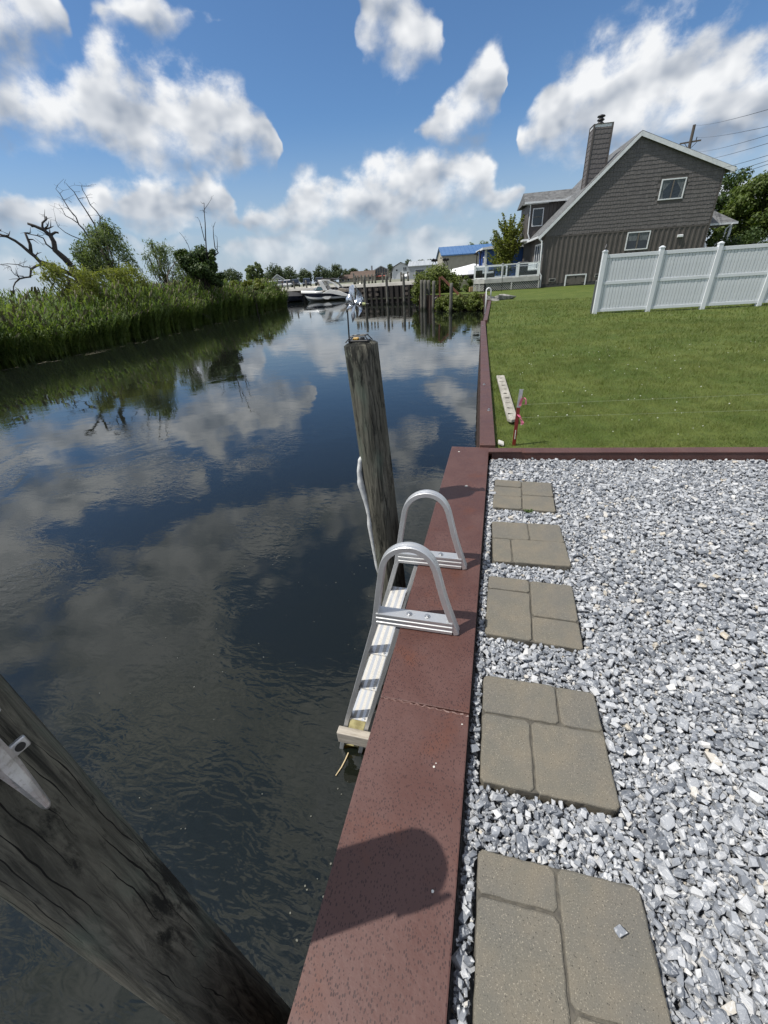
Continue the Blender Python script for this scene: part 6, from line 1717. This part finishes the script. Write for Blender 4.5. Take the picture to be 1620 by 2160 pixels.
# ---- motor cruiser
M_GEL = pm('white_gelcoat', (0.78, 0.78, 0.76), (0.74, 0.74, 0.72), 1.0, 0.2, spec=0.6)
M_NAVY = pm('navy_gelcoat', (0.012, 0.016, 0.035), (0.010, 0.013, 0.028), 1.0, 0.12, spec=0.7)
M_TAN = pm('tan_vinyl', (0.30, 0.26, 0.21), (0.24, 0.21, 0.17), 3.0, 0.7)
M_CANVAS = pm('black_canvas', (0.018, 0.018, 0.020), (0.03, 0.03, 0.032), 4.0, 0.8)
def loft(stations, prof, name, mat, parent, close_ends=True, smooth=True):
    """stations: list of x; prof(x) -> list of (y, z) across the section"""
    V = []; F = []; n = None
    for s in stations:
        pr = prof(s); n = len(pr); V += [(p[0], p[1], p[2]) for p in pr]
    for i in range(len(stations) - 1):
        for k in range(n - 1): F.append((i * n + k, (i + 1) * n + k, (i + 1) * n + k + 1, i * n + k + 1))
    q = MB(); q.add(V, F)
    if close_ends: q.f += [tuple(range(n)), tuple(range((len(stations) - 1) * n, len(stations) * n))]
    return q.build(name, mat, parent, smooth=smooth)
bt = thing('motor_boat', 'white and navy motor cruiser with a swept arch moored at the dock', 'boat', (-25.9, 66.6, WATER_Z), radians(4))
SL_ = 8.4
def beam(s): return 1.35 * (1 - (1 - min(1, s * 2.1)) ** 2.2) if s < 0.48 else 1.35 - 0.10 * (s - 0.48)
def keel(s): return 0.62 * (1 - min(1, s * 4)) ** 1.6 - 0.35
def chine(s): return 0.34 + 0.42 * (1 - min(1, s * 3)) ** 1.8
def sheer(s): return 1.42 - 0.38 * s
stn = [0.0, 0.02, 0.05, 0.1, 0.16, 0.24, 0.34, 0.46, 0.6, 0.75, 0.88, 1.0]
def X(s): return -SL_ / 2 + SL_ * s + 0.0
def lower(s):
    b = max(0.02, beam(s)); k = keel(s); c = chine(s)
    return [(X(s) + 0.55 * (1 - s) ** 6, -b * .86, c), (X(s) + 0.9 * (1 - s) ** 6, 0, min(k, c)), (X(s) + 0.55 * (1 - s) ** 6, b * .86, c)]
loft(stn, lower, 'hull_bottom', M_GEL, bt)
def side(s):
    b = max(0.03, beam(s)); c = chine(s); z = sheer(s); f = 0.55 * (1 - s) ** 6
    out = []
    for sg in (-1,):
        out = [(X(s) + f, -b * .86, c - .01), (X(s) + f * .5, -b * .97, c + (z - c) * .5), (X(s) - 0.02, -b, z - .22), (X(s) - .03, -b, z)]
    return out
loft(stn, side, 'hull_side', M_NAVY, bt, False)
def side2(s): return [(x, -y, z) for x, y, z in side(s)][::-1]
loft(stn, side2, 'hull_side', M_NAVY, bt, False)
def low(s):
    b = max(0.03, beam(s)); c = chine(s); z = sheer(s); f = 0.55 * (1 - s) ** 6
    return [(X(s) + f, -b * .86 - .015, c - .05), (X(s) + f * .8, -b * .91 - .02, c + (z - c) * .24)]
loft(stn, low, 'hull_stripe', M_GEL, bt, False)
loft(stn, lambda s: [(x, -y, z) for x, y, z in low(s)][::-1], 'hull_stripe', M_GEL, bt, False)
def rub(s):
    b = max(0.03, beam(s)) + 0.012; z = sheer(s); return [(X(s) - .04, -b, z - .20), (X(s) - .05, -b - .03, z - .08), (X(s) - .04, -b * .97, z + .03), (X(s), -b * .80, z + .10), (X(s), 0, z + .16), (X(s), b * .80, z + .10), (X(s) - .04, b * .97, z + .03), (X(s) - .05, b + .03, z - .08), (X(s) - .04, b, z - .20)]
loft(stn[:8], rub, 'fore_deck', M_GEL, bt)
for sg in (-1, 1):
    q = MB(); y = sg * 1.33
    q.prism([(X(.44), 1.05), (X(.60), 1.50), (X(.78), 1.25), (X(.97), 0.55), (X(1.0), 0.50), (X(1.0), 0.42), (X(.85), 0.50), (X(.62), 0.95)], 0.10, 'y', y - 0.05); q.build('side_coaming', M_GEL, bt, bevel=0.03)
    q = MB(); q.prism([(X(.44), 0.55), (X(.50), 0.24), (X(.56), 0.22), (X(.62), 0.52), (X(.60), 0.60), (X(.50), 0.64)], 0.03, 'y', sg * 1.36 - 0.015 + (sg < 0) * -0.01); q.build('side_swoosh', M_GEL, bt)
    # arch legs
    q = MB(); q.prism([(X(.475), 1.40), (X(.555), 1.35), (X(.475), 2.58), (X(.455), 2.72), (X(.39), 2.72)], 0.14, 'y', sg * 1.14 - 0.07); q.build('arch_leg', M_GEL, bt, bevel=0.03)
    q = MB(); q.prism([(X(.72), 1.75), (X(.78), 1.55), (X(.70), 2.35), (X(.60), 2.66), (X(.57), 2.66), (X(.66), 2.30)], 0.10, 'y', sg * 1.12 - 0.05); q.build('arch_rear', M_GEL, bt, bevel=0.02)
q = MB(); q.prism([(X(.385), 2.70), (X(.62), 2.66), (X(.63), 2.74), (X(.50), 2.84), (X(.40), 2.82)], 2.36, 'y', -1.18); q.build('arch_top', M_GEL, bt, bevel=0.04)
q = MB(); q.prism([(X(.42), 2.86), (X(.78), 2.70), (X(.80), 2.76), (X(.62), 2.98), (X(.46), 3.02)], 2.3, 'y', -1.15); q.build('canvas_top', M_CANVAS, bt, bevel=0.05)
q = MB(); q.add([(X(.24), 0, 1.62), (X(.30), -0.85, 1.52), (X(.47), -1.12, 1.42), (X(.47), -1.0, 1.92), (X(.36), -0.72, 2.0), (X(.33), 0, 2.02), (X(.30), 0.85, 1.52), (X(.47), 1.12, 1.42), (X(.47), 1.0, 1.92), (X(.36), 0.72, 2.0)],
                [(0, 1, 4, 5), (1, 2, 3, 4), (0, 5, 9, 6), (6, 9, 8, 7)]); q.build('windshield', pm('boat_glass', (0.05, 0.085, 0.085), rough=0.08, spec=0.8), bt)
q = MB(); q.tube([(X(.30), -0.87, 1.54), (X(.36), -0.73, 2.02), (X(.33), 0, 2.04), (X(.36), 0.73, 2.02), (X(.30), 0.87, 1.54)], 0.035, 6); q.tube([(X(.36), -0.73, 2.02), (X(.47), -1.02, 1.94)], 0.035, 6); q.tube([(X(.36), 0.73, 2.02), (X(.47), 1.02, 1.94)], 0.035, 6); q.build('windshield_frame', M_GEL, bt)
q = MB(); q.box((X(.55), 0, 1.15), (2.3, 2.3, 0.5)); q.build('cockpit', M_TAN, bt, bevel=0.05)
q = MB(); q.prism([(X(.70), 0.9), (X(.92), 0.75), (X(.90), 1.42), (X(.76), 1.62)], 2.3, 'y', -1.15); q.build('aft_seat', M_TAN, bt, bevel=0.05)
q = MB(); q.prism([(X(.80), 0.52), (X(1.13), 0.40), (X(1.15), 0.48), (X(1.12), 0.58), (X(.82), 0.66)], 2.5, 'y', -1.25); q.build('swim_platform', M_GEL, bt, bevel=0.03)
q = MB(); q.box((X(.955), 0, 0.05), (0.7, 2.2, 0.5)); q.build('transom', M_NAVY, bt)
q = MB(); q.tube([(X(.05), -0.35, 1.50), (X(.06), -0.34, 1.80), (X(.20), -0.85, 1.82), (X(.30), -1.1, 1.75)], 0.018, 5); q.tube([(X(.05), 0.35, 1.50), (X(.06), 0.34, 1.80), (X(.20), 0.85, 1.82), (X(.30), 1.1, 1.75)], 0.018, 5); q.build('bow_rail', M_STEEL, bt)
# dark skiff with outboard at the left
sk = thing('skiff', 'dark covered skiff with an outboard between the reeds and the motor boat', 'boat', (-33.1, 68.6, WATER_Z), radians(8))
loft([0, .1, .25, .5, .75, 1], lambda s: [(-1.9 + 3.8 * s, -max(.05, .75 * (1 - (1 - min(1, s * 2)) ** 2)), 0.95 - .15 * s), (-1.9 + 3.8 * s, -max(.04, .6 * (1 - (1 - min(1, s * 2)) ** 2)), 0.2), (-1.9 + 3.8 * s, 0, -0.1), (-1.9 + 3.8 * s, max(.04, .6 * (1 - (1 - min(1, s * 2)) ** 2)), 0.2), (-1.9 + 3.8 * s, max(.05, .75 * (1 - (1 - min(1, s * 2)) ** 2)), 0.95 - .15 * s)], 'hull', M_NAVY, sk)
loft([0, .2, .5, .8, 1], lambda s: [(-1.85 + 3.7 * s, -.78 * min(1, .2 + 2 * s), 0.95 - .12 * s), (-1.85 + 3.7 * s, 0, 1.15 + .35 * sin(pi * s)), (-1.85 + 3.7 * s, .78 * min(1, .2 + 2 * s), 0.95 - .12 * s)], 'cover', M_CANVAS, sk)
q = MB(); q.prism([(1.95, 0.9), (2.35, 0.9), (2.4, 1.25), (2.2, 1.4), (1.95, 1.3)], 0.36, 'y', -0.18); q.box((2.15, 0, 0.4), (0.16, 0.14, 1.0)); q.build('outboard', M_BLACK, sk, bevel=0.03)

# ---- parked cars on the far lot
M_TYRE = pm('tyre', (0.012, 0.012, 0.012), rough=0.8)
M_CARGLASS = pm('car_glass', (0.015, 0.018, 0.022), rough=0.08, spec=0.8)
M_TAIL = pm('tail_light', (0.30, 0.015, 0.012), rough=0.3)
def car(color, label, loc, rz, cname):
    key = 'paint_' + cname
    m = MATS[key] if key in MATS else pm(key, color, tuple(c * .9 for c in color), 1.0, 0.22, spec=0.6)
    t = thing('parked_car', label, 'car', loc, rz, 'cars parked beyond the harbour')
    q = MB(); q.prism([(-2.3, 0.38), (2.3, 0.36), (2.35, 0.72), (2.2, 0.95), (1.05, 1.08), (-2.2, 1.10), (-2.35, 0.75)], 1.82, 'y', -0.91); q.build('body', m, t, bevel=0.07, seg=2)
    q = MB(); q.prism([(-2.15, 1.09), (1.05, 1.09), (0.35, 1.66), (-0.6, 1.74), (-1.9, 1.68)], 1.56, 'y', -0.78); q.build('cabin', M_CARGLASS, t, bevel=0.06)
    q = MB(); q.prism([(-1.92, 1.67), (0.34, 1.65), (0.2, 1.73), (-0.6, 1.79), (-1.8, 1.75)], 1.50, 'y', -0.75); q.build('roof', m, t, bevel=0.03)
    for x in (-1.45, 1.45):
        for s in (-1, 1):
            q = MB(); q.cyl((x, s * 0.72, 0.35), (x, s * 0.94, 0.35), 0.35, n=16); w = q.build('wheel', M_TYRE, t)
            q = MB(); q.cyl((x, s * 0.935, 0.35), (x, s * 0.95, 0.35), 0.20, n=12); q.build('rim', M_STEEL, w)
    for s in (-1, 1):
        q = MB(); q.box((2.28, s * 0.68, 0.78), (0.10, 0.36, 0.14)); q.build('headlight', M_TRIM, t)
        q = MB(); q.box((-2.30, s * 0.76, 0.90), (0.10, 0.16, 0.26)); q.build('tail_light', M_TAIL, t)
    return t
WHT, BLK, SIL, NVY = (0.62, 0.62, 0.62), (0.012, 0.012, 0.014), (0.35, 0.36, 0.37), (0.012, 0.018, 0.035)
CARS = [(WHT, 'white', -60.6, 104, 'white car half hidden behind the reed tips, leftmost of the row'), (BLK, 'black', -56.3, 101.5, 'black car second from the left in the far row'),
        (WHT, 'white', -53.5, 101.0, 'white car next to the black one in the far row'), (SIL, 'silver', -50.9, 100.2, 'silver car in the middle of the far row'), (WHT, 'white', -48.4, 99.6, 'white car left of the dark pair behind the dock posts'),
        (BLK, 'black', -45.8, 98.4, 'black car directly behind the motor boat bow'), (NVY, 'navy', -42.6, 97.6, 'navy car behind the motor boat windshield'), (BLK, 'black', -39.2, 96.8, 'black car behind the motor boat arch')]
for i, (colr, cn, x, y, lab) in enumerate(CARS): car(colr, lab, (x, y, GZ), radians(-90 + 22 + random.uniform(-6, 6)), cn)

# ---- houses
def gable_house(name, label, loc, rz, w, d, eave, ridge, wall_m, roof_m, wins=(), front_gable=True, cat='house', over=0.3, trim=None, gz=0.0):
    """front faces -y; gable towards the front or ridge along x"""
    t = thing(name, label, cat, loc, rz); q = MB()
    if front_gable:
        q.prism([(-w / 2, gz), (w / 2, gz), (w / 2, eave), (0, ridge - .12), (-w / 2, eave)], d, 'y', 0)
    else:
        q.prism([(0, gz), (d, gz), (d, eave), (d / 2, ridge - .12), (0, eave)], w, 'x', -w / 2)
    q.build('wall', wall_m, t)
    for s in (-1, 1):
        q = MB()
        if front_gable:
            k = (ridge - eave) / (w / 2); xe = w / 2 + over; ze = ridge - k * xe
            q.prism([(0, ridge - .10), (s * xe, ze - .10), (s * xe, ze + .06), (0, ridge + .06)], d + 2 * over, 'y', -over)
        else:
            k = (ridge - eave) / (d / 2); ye = d / 2 + over; ze = ridge - k * ye
            q.prism([(d / 2, ridge - .10), (d / 2 + s * ye, ze - .10), (d / 2 + s * ye, ze + .06), (d / 2, ridge + .06)], w + 2 * over, 'x', -w / 2 - over)
        q.build('roof', roof_m, t)
        if front_gable and trim:
            q = MB(); q.prism([(0, ridge - .30), (s * xe, ze - .30), (s * xe, ze - .02), (0, ridge - .02)], 0.06, 'y', -over - .065); q.build('rake_board', trim, t)
    for (x0, z0, x1, z1) in wins:
        f = MB(); f.box(((x0 + x1) / 2, -0.03, (z0 + z1) / 2), (x1 - x0 + .24, 0.06, z1 - z0 + .24)); fo = f.build('window_frame', M_TRIM, t)
        f = MB(); f.box(((x0 + x1) / 2, -0.07, (z0 + z1) / 2), (x1 - x0, 0.03, z1 - z0)); f.build('pane', M_GLASS, fo)
    return t
M_HWHITE = pm('far_white_siding', (0.58, 0.60, 0.62), (0.52, 0.54, 0.56), 0.5, 0.7)
M_HGREY = pm('far_grey_siding', (0.34, 0.36, 0.38), (0.30, 0.32, 0.34), 0.5, 0.7)
M_HTAN = pm('far_tan_siding', (0.30, 0.27, 0.22), (0.26, 0.23, 0.19), 0.5, 0.7)
M_RBROWN = pm('brown_roof', (0.115, 0.080, 0.062), (0.090, 0.064, 0.05), 0.6, 0.9)
M_RGREY = pm('grey_roof', (0.16, 0.16, 0.16), (0.12, 0.12, 0.125), 0.6, 0.9)
M_RMETAL = pm('metal_roof', (0.52, 0.55, 0.57), (0.42, 0.45, 0.47), 0.8, 0.35, metal=0.3, stretch=(4, 0.2, 0.2))
hA = gable_house('glazed_house', 'grey house with a glazed gable front and red awning far behind the dock', (-63.6, 247, GZ), radians(12), 7.6, 10, 5.0, 6.75, M_HTAN, M_RGREY, [], trim=M_HGREY)
for i in range(5):
    x = -2.6 + i * 1.3; h = 5.35 + 1.1 * (1 - abs(x) / 3.6)
    q = MB(); q.box((x, -.05, (2.95 + h) / 2 + .2), (0.95, 0.08, h - 3.6)); q.build('window', M_GLASS, hA)
    q = MB(); q.box((x, -.05, 2.75), (0.95, 0.08, 0.95)); q.build('window', M_GLASS, hA)
q = MB(); q.prism([(-1.8, 1.95), (0, 2.25), (0, 2.15), (-1.8, 1.75)], 6.6, 'x', -3.4); q.build('awning', pm('red_awning', (0.36, 0.10, 0.08), rough=0.8), hA)
q = MB(); q.box((-5.2, 4, 3.6), (0.9, 0.9, 7.2)); q.build('chimney', M_HGREY, hA)
# gambrel house
hB = thing('barn_roof_house', 'white house with a curved barn roof far behind the dock', 'house', (-49.8, 234, GZ), radians(10))
gp_ = [(-4.7, 0), (4.7, 0), (4.7, 3.2), (3.5, 5.4), (0, 7.1), (-3.5, 5.4), (-4.7, 3.2)]
q = MB(); q.prism(gp_, 11, 'y', 0); q.build('wall', M_HWHITE, hB)
for (a, b) in (((-5.2, 2.9), (-3.6, 5.55)), ((-3.6, 5.55), (0, 7.25)), ((0, 7.25), (3.6, 5.55)), ((3.6, 5.55), (5.2, 2.9))):
    q = MB(); d = Vector((b[0] - a[0], b[1] - a[1])).normalized(); nn = Vector((-d.y, d.x)) * .2
    q.prism([a, b, (b[0] + nn.x, b[1] + nn.y), (a[0] + nn.x, a[1] + nn.y)], 12, 'y', -.5); q.build('roof', M_RGREY, hB)
for (x0, z0, x1, z1) in ((-2.6, 3.5, -1.7, 4.3), (1.2, 3.4, 1.9, 5.0), (2.1, 3.4, 2.8, 5.0)):
    f = MB(); f.box(((x0 + x1) / 2, -0.03, (z0 + z1) / 2), (x1 - x0 + .2, 0.06, z1 - z0 + .2)); fo = f.build('window_frame', M_TRIM, hB); f = MB(); f.box(((x0 + x1) / 2, -0.07, (z0 + z1) / 2), (x1 - x0, 0.03, z1 - z0)); f.build('pane', M_GLASS, fo)
shC = gable_house('metal_roof_shed', 'long grey shed with a pale metal roof behind the vine mound', (-21.9, 142, GZ), radians(6), 11.5, 9, 3.5, 4.75, M_HGREY, M_RMETAL, [(-3.8, 0.2, -1.2, 2.4)], False, 'shed')
for i in range(14):
    q = MB(); q.bar((-5.4 + i * 0.83, -0.30, 3.47), (-5.4 + i * 0.83, 4.5, 4.86), 0.07, 0.07); q.build('roof_rib', M_RMETAL, shC)
hD = gable_house('brown_roof_house', 'low building with a wide brown roof left of the glazed house', (-72.5, 240, GZ), radians(8), 13, 10, 2.2, 4.9, M_HTAN, M_RBROWN, [(-4, 0.8, -2.6, 1.8), (0.5, 0.8, 1.9, 1.8), (3.6, 0.8, 5, 1.8)], False)
hD2 = gable_house('brown_roof_house', 'smaller low building with a brown roof right of the motor boat', (-80.5, 236, GZ), radians(8), 7.5, 8, 1.9, 3.6, M_HTAN, M_RBROWN, [(-2, 0.7, -1, 1.6), (1, 0.7, 2, 1.6)], False)
hE = gable_house('white_gable_house', 'white gabled house right above the motor boat arch', (-96.0, 250, GZ), radians(20), 7.5, 12, 4.0, 6.0, M_HWHITE, M_RGREY, [(-1.0, 3.2, 1.0, 4.6), (-2.8, 0.8, -1.4, 2.2), (1.4, 0.8, 2.8, 2.2)], True, trim=M_TRIM)
hF = gable_house('small_blue_house', 'small blue-grey gabled house left of the parked cars', (-84.0, 165, GZ), radians(28), 4.6, 7, 3.1, 4.6, M_HGREY, M_RGREY, [(-.9, 1.9, -.1, 2.9), (.3, 1.9, 1.1, 2.9)], True, trim=M_TRIM)
hG = gable_house('pale_house', 'pale low house peeping between the far left trees', (-112.0, 205, GZ), radians(20), 9, 8, 2.8, 4.6, M_HTAN, M_RGREY, [(-2, 1, -.8, 2.2), (1, 1, 2.2, 2.2)], False)
# blue-roofed building
M_BLUEROOF = pm('blue_metal_roof', (0.060, 0.145, 0.31), (0.052, 0.130, 0.29), 0.5, 0.4)
M_CREAM = pm('cream_block', (0.36, 0.34, 0.28), (0.31, 0.295, 0.245), 1.5, 0.85)
bb3 = gable_house('blue_roof_building', 'cream block building with a bright blue metal roof', (-3.6, 80.6, GZ), radians(13), 12.6, 9, 3.45, 4.75, M_CREAM, M_BLUEROOF, [], False, 'building', 0.25)
q = MB(); q.cyl((-6.33, 1.6, 3.1), (-6.48, 1.6, 3.1), 0.12, n=10); q.build('wall_lamp', M_BLACK, bb3)
for i in range(20):
    q = MB(); q.bar((-6.4 + i * 0.68, -0.24, 3.46), (-6.4 + i * 0.68, 4.5, 4.83), 0.03, 0.05); q.build('roof_rib', M_BLUEROOF, bb3)
# bright blue house
M_BLUE = pm('bright_blue_siding', (0.050, 0.125, 0.40), (0.042, 0.11, 0.36), 1.0, 0.55)
bh = thing('blue_house', 'bright blue house with white trim behind the young tree', 'house', (-1.75, 50.6, GZ), radians(8))
q = MB(); q.prism([(0, 0), (7.5, 0), (7.5, 2.65), (0, 2.65)], 7.0, 'y', 0); q.build('wall', M_BLUE, bh)
x = 0.2
while x < 7.4:
    q = MB(); q.box((x, -0.02, 1.3), (0.06, 0.04, 2.6)); q.build('batten', M_BLUE, bh); x += 0.34
y = 0.35
while y < 7:
    q = MB(); q.box((-0.02, y, 1.3), (0.04, 0.06, 2.6)); q.build('batten', M_BLUE, bh); y += 0.4
q = MB(); q.box((0, 0, 1.32), (0.20, 0.20, 2.64)); q.build('corner_board', M_TRIM, bh)
q = MB(); q.box((3.7, -0.35, 2.72), (8.2, 0.12, 0.18)); q.build('fascia', M_TRIM, bh)
q = MB(); q.box((-0.35, 3.5, 2.72), (0.12, 7.8, 0.18)); q.build('fascia', M_TRIM, bh)
q = MB(); q.add([(-.4, -.4, 2.80), (7.9, -.4, 2.80), (7.9, 7.4, 2.80), (-.4, 7.4, 2.80), (1.8, 3.5, 3.15), (7.0, 3.5, 3.15)], [(0, 1, 5, 4), (1, 2, 5), (2, 3, 4, 5), (3, 0, 4), (0, 3, 2, 1)]); q.build('roof', M_RGREY, bh)
wn_ = MB(); wn_.box((-0.04, 1.5, 1.5), (0.05, 0.9, 1.1)); wo = wn_.build('window_frame', M_TRIM, bh); wn_ = MB(); wn_.box((-0.07, 1.5, 1.5), (0.03, 0.7, 0.9)); wn_.build('pane', M_GLASS, wo)
# shrink-wrapped boat on blocks
M_WRAP = pm('shrink_wrap', (0.82, 0.83, 0.84), (0.78, 0.79, 0.80), 2.0, 0.35, bump=0.15, bdist=0.05)
sw_ = thing('wrapped_boat', 'boat covered in white shrink wrap standing before the blue-roofed building', 'boat', (-3.6, 58, GZ), radians(8))
loft([0, .08, .2, .4, .55, .7, .85, 1], lambda s: [(-2.6 + 5.2 * s, -max(.1, 1.1 * (1 - (1 - min(1, s * 2.2)) ** 2)), 0.50 + .02 * s), (-2.6 + 5.2 * s, -max(.08, .9 * (1 - (1 - min(1, s * 2.2)) ** 2)), 0.80 + .18 * sin(pi * min(1, s * 1.7) * .5)), (-2.6 + 5.2 * s, 0, (1.18 + .42 * (s / .55) ** 1.3) if s < .55 else 1.60 - 1.25 * (s - .55)), (-2.6 + 5.2 * s, max(.08, .9 * (1 - (1 - min(1, s * 2.2)) ** 2)), 0.80 + .18 * sin(pi * min(1, s * 1.7) * .5)), (-2.6 + 5.2 * s, max(.1, 1.1 * (1 - (1 - min(1, s * 2.2)) ** 2)), 0.50 + .02 * s)], 'wrap', M_WRAP, sw_, smooth=False)
loft([0, .15, .4, .7, 1], lambda s: [(-2.3 + 4.9 * s, -max(.05, .95 * (1 - (1 - min(1, s * 2)) ** 2)), 0.52), (-2.3 + 4.9 * s, 0, 0.12), (-2.3 + 4.9 * s, max(.05, .95 * (1 - (1 - min(1, s * 2)) ** 2)), 0.52)], 'hull', M_HGREY, sw_)
q = MB(); q.box((0, -.5, 0.08), (3.8, .12, .12)); q.box((0, .5, 0.08), (3.8, .12, .12)); q.box((-1.2, 0, .1), (.15, 1.2, .3)); q.box((1.2, 0, .1), (.15, 1.2, .3)); q.build('cradle', M_BLACK, sw_)
for (x, y, z, lab, s) in ((-33.0, 168, GZ, 'small white covered boat before the barn-roofed house', 1.0), (-26.5, 150, GZ, 'white covered boat at the left end of the grey shed', 0.95)):
    t = thing('covered_boat', lab, 'boat', (x, y, z), radians(15))
    loft([0, .1, .3, .6, 1], lambda u: [((-3 + 6 * u) * s, -max(.1, 1.1 * (1 - (1 - min(1, u * 2)) ** 2)) * s, .9), ((-3 + 6 * u) * s, 0, (1.3 + .9 * u) * s), ((-3 + 6 * u) * s, max(.1, 1.1 * (1 - (1 - min(1, u * 2)) ** 2)) * s, .9)], 'cover', M_WRAP, t, smooth=False)
    q = MB(); q.box((0, 0, .45), (4.0, 1.2, .9)); q.build('trailer', M_HGREY, t, bevel=.05)
# tall poles with dark triangular heads beside the blue house, hoist heads by the shed
for (x, y, h, lab) in ((-2.75, 52.5, 2.35, 'grey pole with a dark triangular head, left of the blue house corner'), (-2.38, 52.8, 2.55, 'second thinner pole with a dark triangular head by the blue house')):
    t = thing('hoist_pole', lab, 'pole', (x, y, GZ)); q = MB(); q.cyl((0, 0, 0), (0, 0, h), 0.05, n=8); q.build('pole', M_DARKWALL, t)
    q = MB(); q.prism([(-0.38, h + .02), (0.12, h - .14), (0.12, h + .30)], 0.05, 'y', -.02); q.build('triangular_head', M_BLACK, t)
for (x, y, lab) in ((-6.62, 47.0, 'dark boat-hoist stand above the vine mound, left one'), (-5.55, 47.4, 'dark boat-hoist stand above the vine mound, right one')):
    t = thing('boat_hoist', lab, 'hoist', (x, y, 0)); q = MB()
    q.tube([(-.22, 0, 0), (-.16, 0, 2.3), (.0, 0, 2.65)], .035, 6); q.tube([(.30, 0, 0), (.22, 0, 2.3), (.05, 0, 2.65)], .035, 6); q.build('legs', M_BLACK, t)
    q = MB(); q.cyl((-.20, -.1, 2.62), (-.02, .1, 2.72), .11, n=10); q.cyl((.05, -.1, 2.62), (.28, .1, 2.66), .13, n=10); q.build('winch_drum', M_BLACK, t)

# ---- old seawall end: piles, rusty frame, ladder loop, rubble
for i, (x, y, zt, r, lab) in enumerate(((-6.24, 37.2, 1.08, 0.125, 'leftmost of the four weathered piles by the vines'), (-5.98, 37.05, 1.07, 0.13, 'second of the four weathered piles by the vines'), (-5.70, 37.5, 1.04, 0.125, 'third of the four weathered piles by the vines'), (-5.22, 36.7, 0.97, 0.13, 'rightmost of the four weathered piles by the vines'))):
    simple_pile((x, y, WATER_Z), zt - WATER_Z, r, lab, 'weathered piles by the vines', 1.0, 260 + i, 'timber_pile')
simple_pile((-3.47, 33.3, -1.0), 1.80, 0.12, 'single grey timber post rising from the low vines', None, 0.9, 270, 'timber_pile')
M_RB = pm('rusty_beam', (0.15, 0.055, 0.030), (0.085, 0.035, 0.022), 5.0, 0.85, bump=0.4)
q = MB(); q.bar((-4.60, 36.0, -0.9), (-4.64, 36.0, 1.25), 0.12, 0.12); tag(q.build('rusty_post', M_RB), 'upright rusty steel post in front of the vine mound', 'post')
q = MB(); q.bar((-4.45, 35.4, 1.25), (-2.70, 34.9, -0.30), 0.10, 0.14); tag(q.build('rusty_brace', M_RB), 'slanting rusty steel brace running down into the low vines', 'beam')
q = MB(); q.cyl((-4.95, 36.4, -0.35), (-4.95, 36.75, -0.33), 0.20, n=16); tag(q.build('fender_ball', M_BLACK, bevel=0.05), 'round black fender beside the rightmost weathered pile', 'fender')
q = MB(); pts = [(0, 0, -1.0), (0.0, 0, 0.5)] + [(0.12 - 0.12 * cos(a), 0, 0.5 + 0.14 * sin(a)) for a in [pi * k / 8 for k in range(9)]] + [(0.24, 0, 0.22)]
ll = thing('ladder_loop', 'white tube handrail of a small ladder at the bend of the narrow seawall', 'ladder', (-0.70, 24.2, 0.0), radians(4))
q.tube(pts, 0.022, 8); q.build('handrail', M_TRIM, ll, smooth=True)
q = MB(); q.tube([(p[0], p[1] + 0.42, p[2]) for p in pts], 0.022, 8); q.build('handrail', M_TRIM, ll, smooth=True)
for z in (-.25, -.55, -.85):
    q = MB(); q.cyl((0, 0, z), (0, .42, z), .018, n=8); q.build('rung', M_TRIM, ll)
M_RUBBLE = pm('rubble_concrete', (0.32, 0.31, 0.29), (0.12, 0.12, 0.11), 6.0, 0.9, bump=0.6, bdist=0.05)
for i, (x, y, z, s, lab) in enumerate(((-0.35, 24.9, .10, (.34, .30, .26), 'pale broken concrete lump nearest the ladder loop'), (0.02, 25.3, .12, (.38, .3, .28), 'middle concrete lump of the rubble at the wall bend'), (0.38, 25.9, .10, (.34, .3, .25), 'right concrete lump of the rubble on the lawn'), (0.62, 26.0, .03, (.14, .10, .06), 'small pale stone right of the concrete rubble'))):
    sv, sf = stone_shapes(1)[0]; o = mesh_np('rubble_block', sv * np.array(s) * 1.25, sf, M_RUBBLE); o.location = (x, y, z); o.rotation_euler = (random.uniform(-.2, .2), random.uniform(-.2, .2), random.uniform(0, 3)); tag(o, lab, 'rubble')
q = MB(); q.box((0, 0, .18), (.34, .28, .34)); o = q.build('cardboard_box', pm('box_tan', (0.36, 0.24, 0.14), rough=.85), bevel=.01); o.location = (-2.35, 38.6, 0); o.rotation_euler = (0, 0, .3); tag(o, 'small tan box on the grass by the deck corner', 'box')

# flecks of scum and seed fluff drifting on the near water
V = []; F = []
for k in range(90):
    x = random.uniform(-2.6, -0.55) if k % 3 else random.uniform(-0.75, -0.45); y = random.uniform(0.3, 3.2); r = random.uniform(0.002, 0.006); b0 = len(V); a = random.uniform(0, 3)
    V += [(x + r * cos(a + j * 1.257) * random.uniform(.5, 1.2), y + r * sin(a + j * 1.257) * random.uniform(.5, 1.2), WATER_Z + 0.004) for j in range(5)]; F.append(tuple(range(b0, b0 + 5)))
tag(mesh_np('floating_flecks', V, F, pm('scum', (0.16, 0.16, 0.13), rough=0.9)), 'tiny pale flecks drifting on the dark water near the ladder', 'debris', kind='stuff')
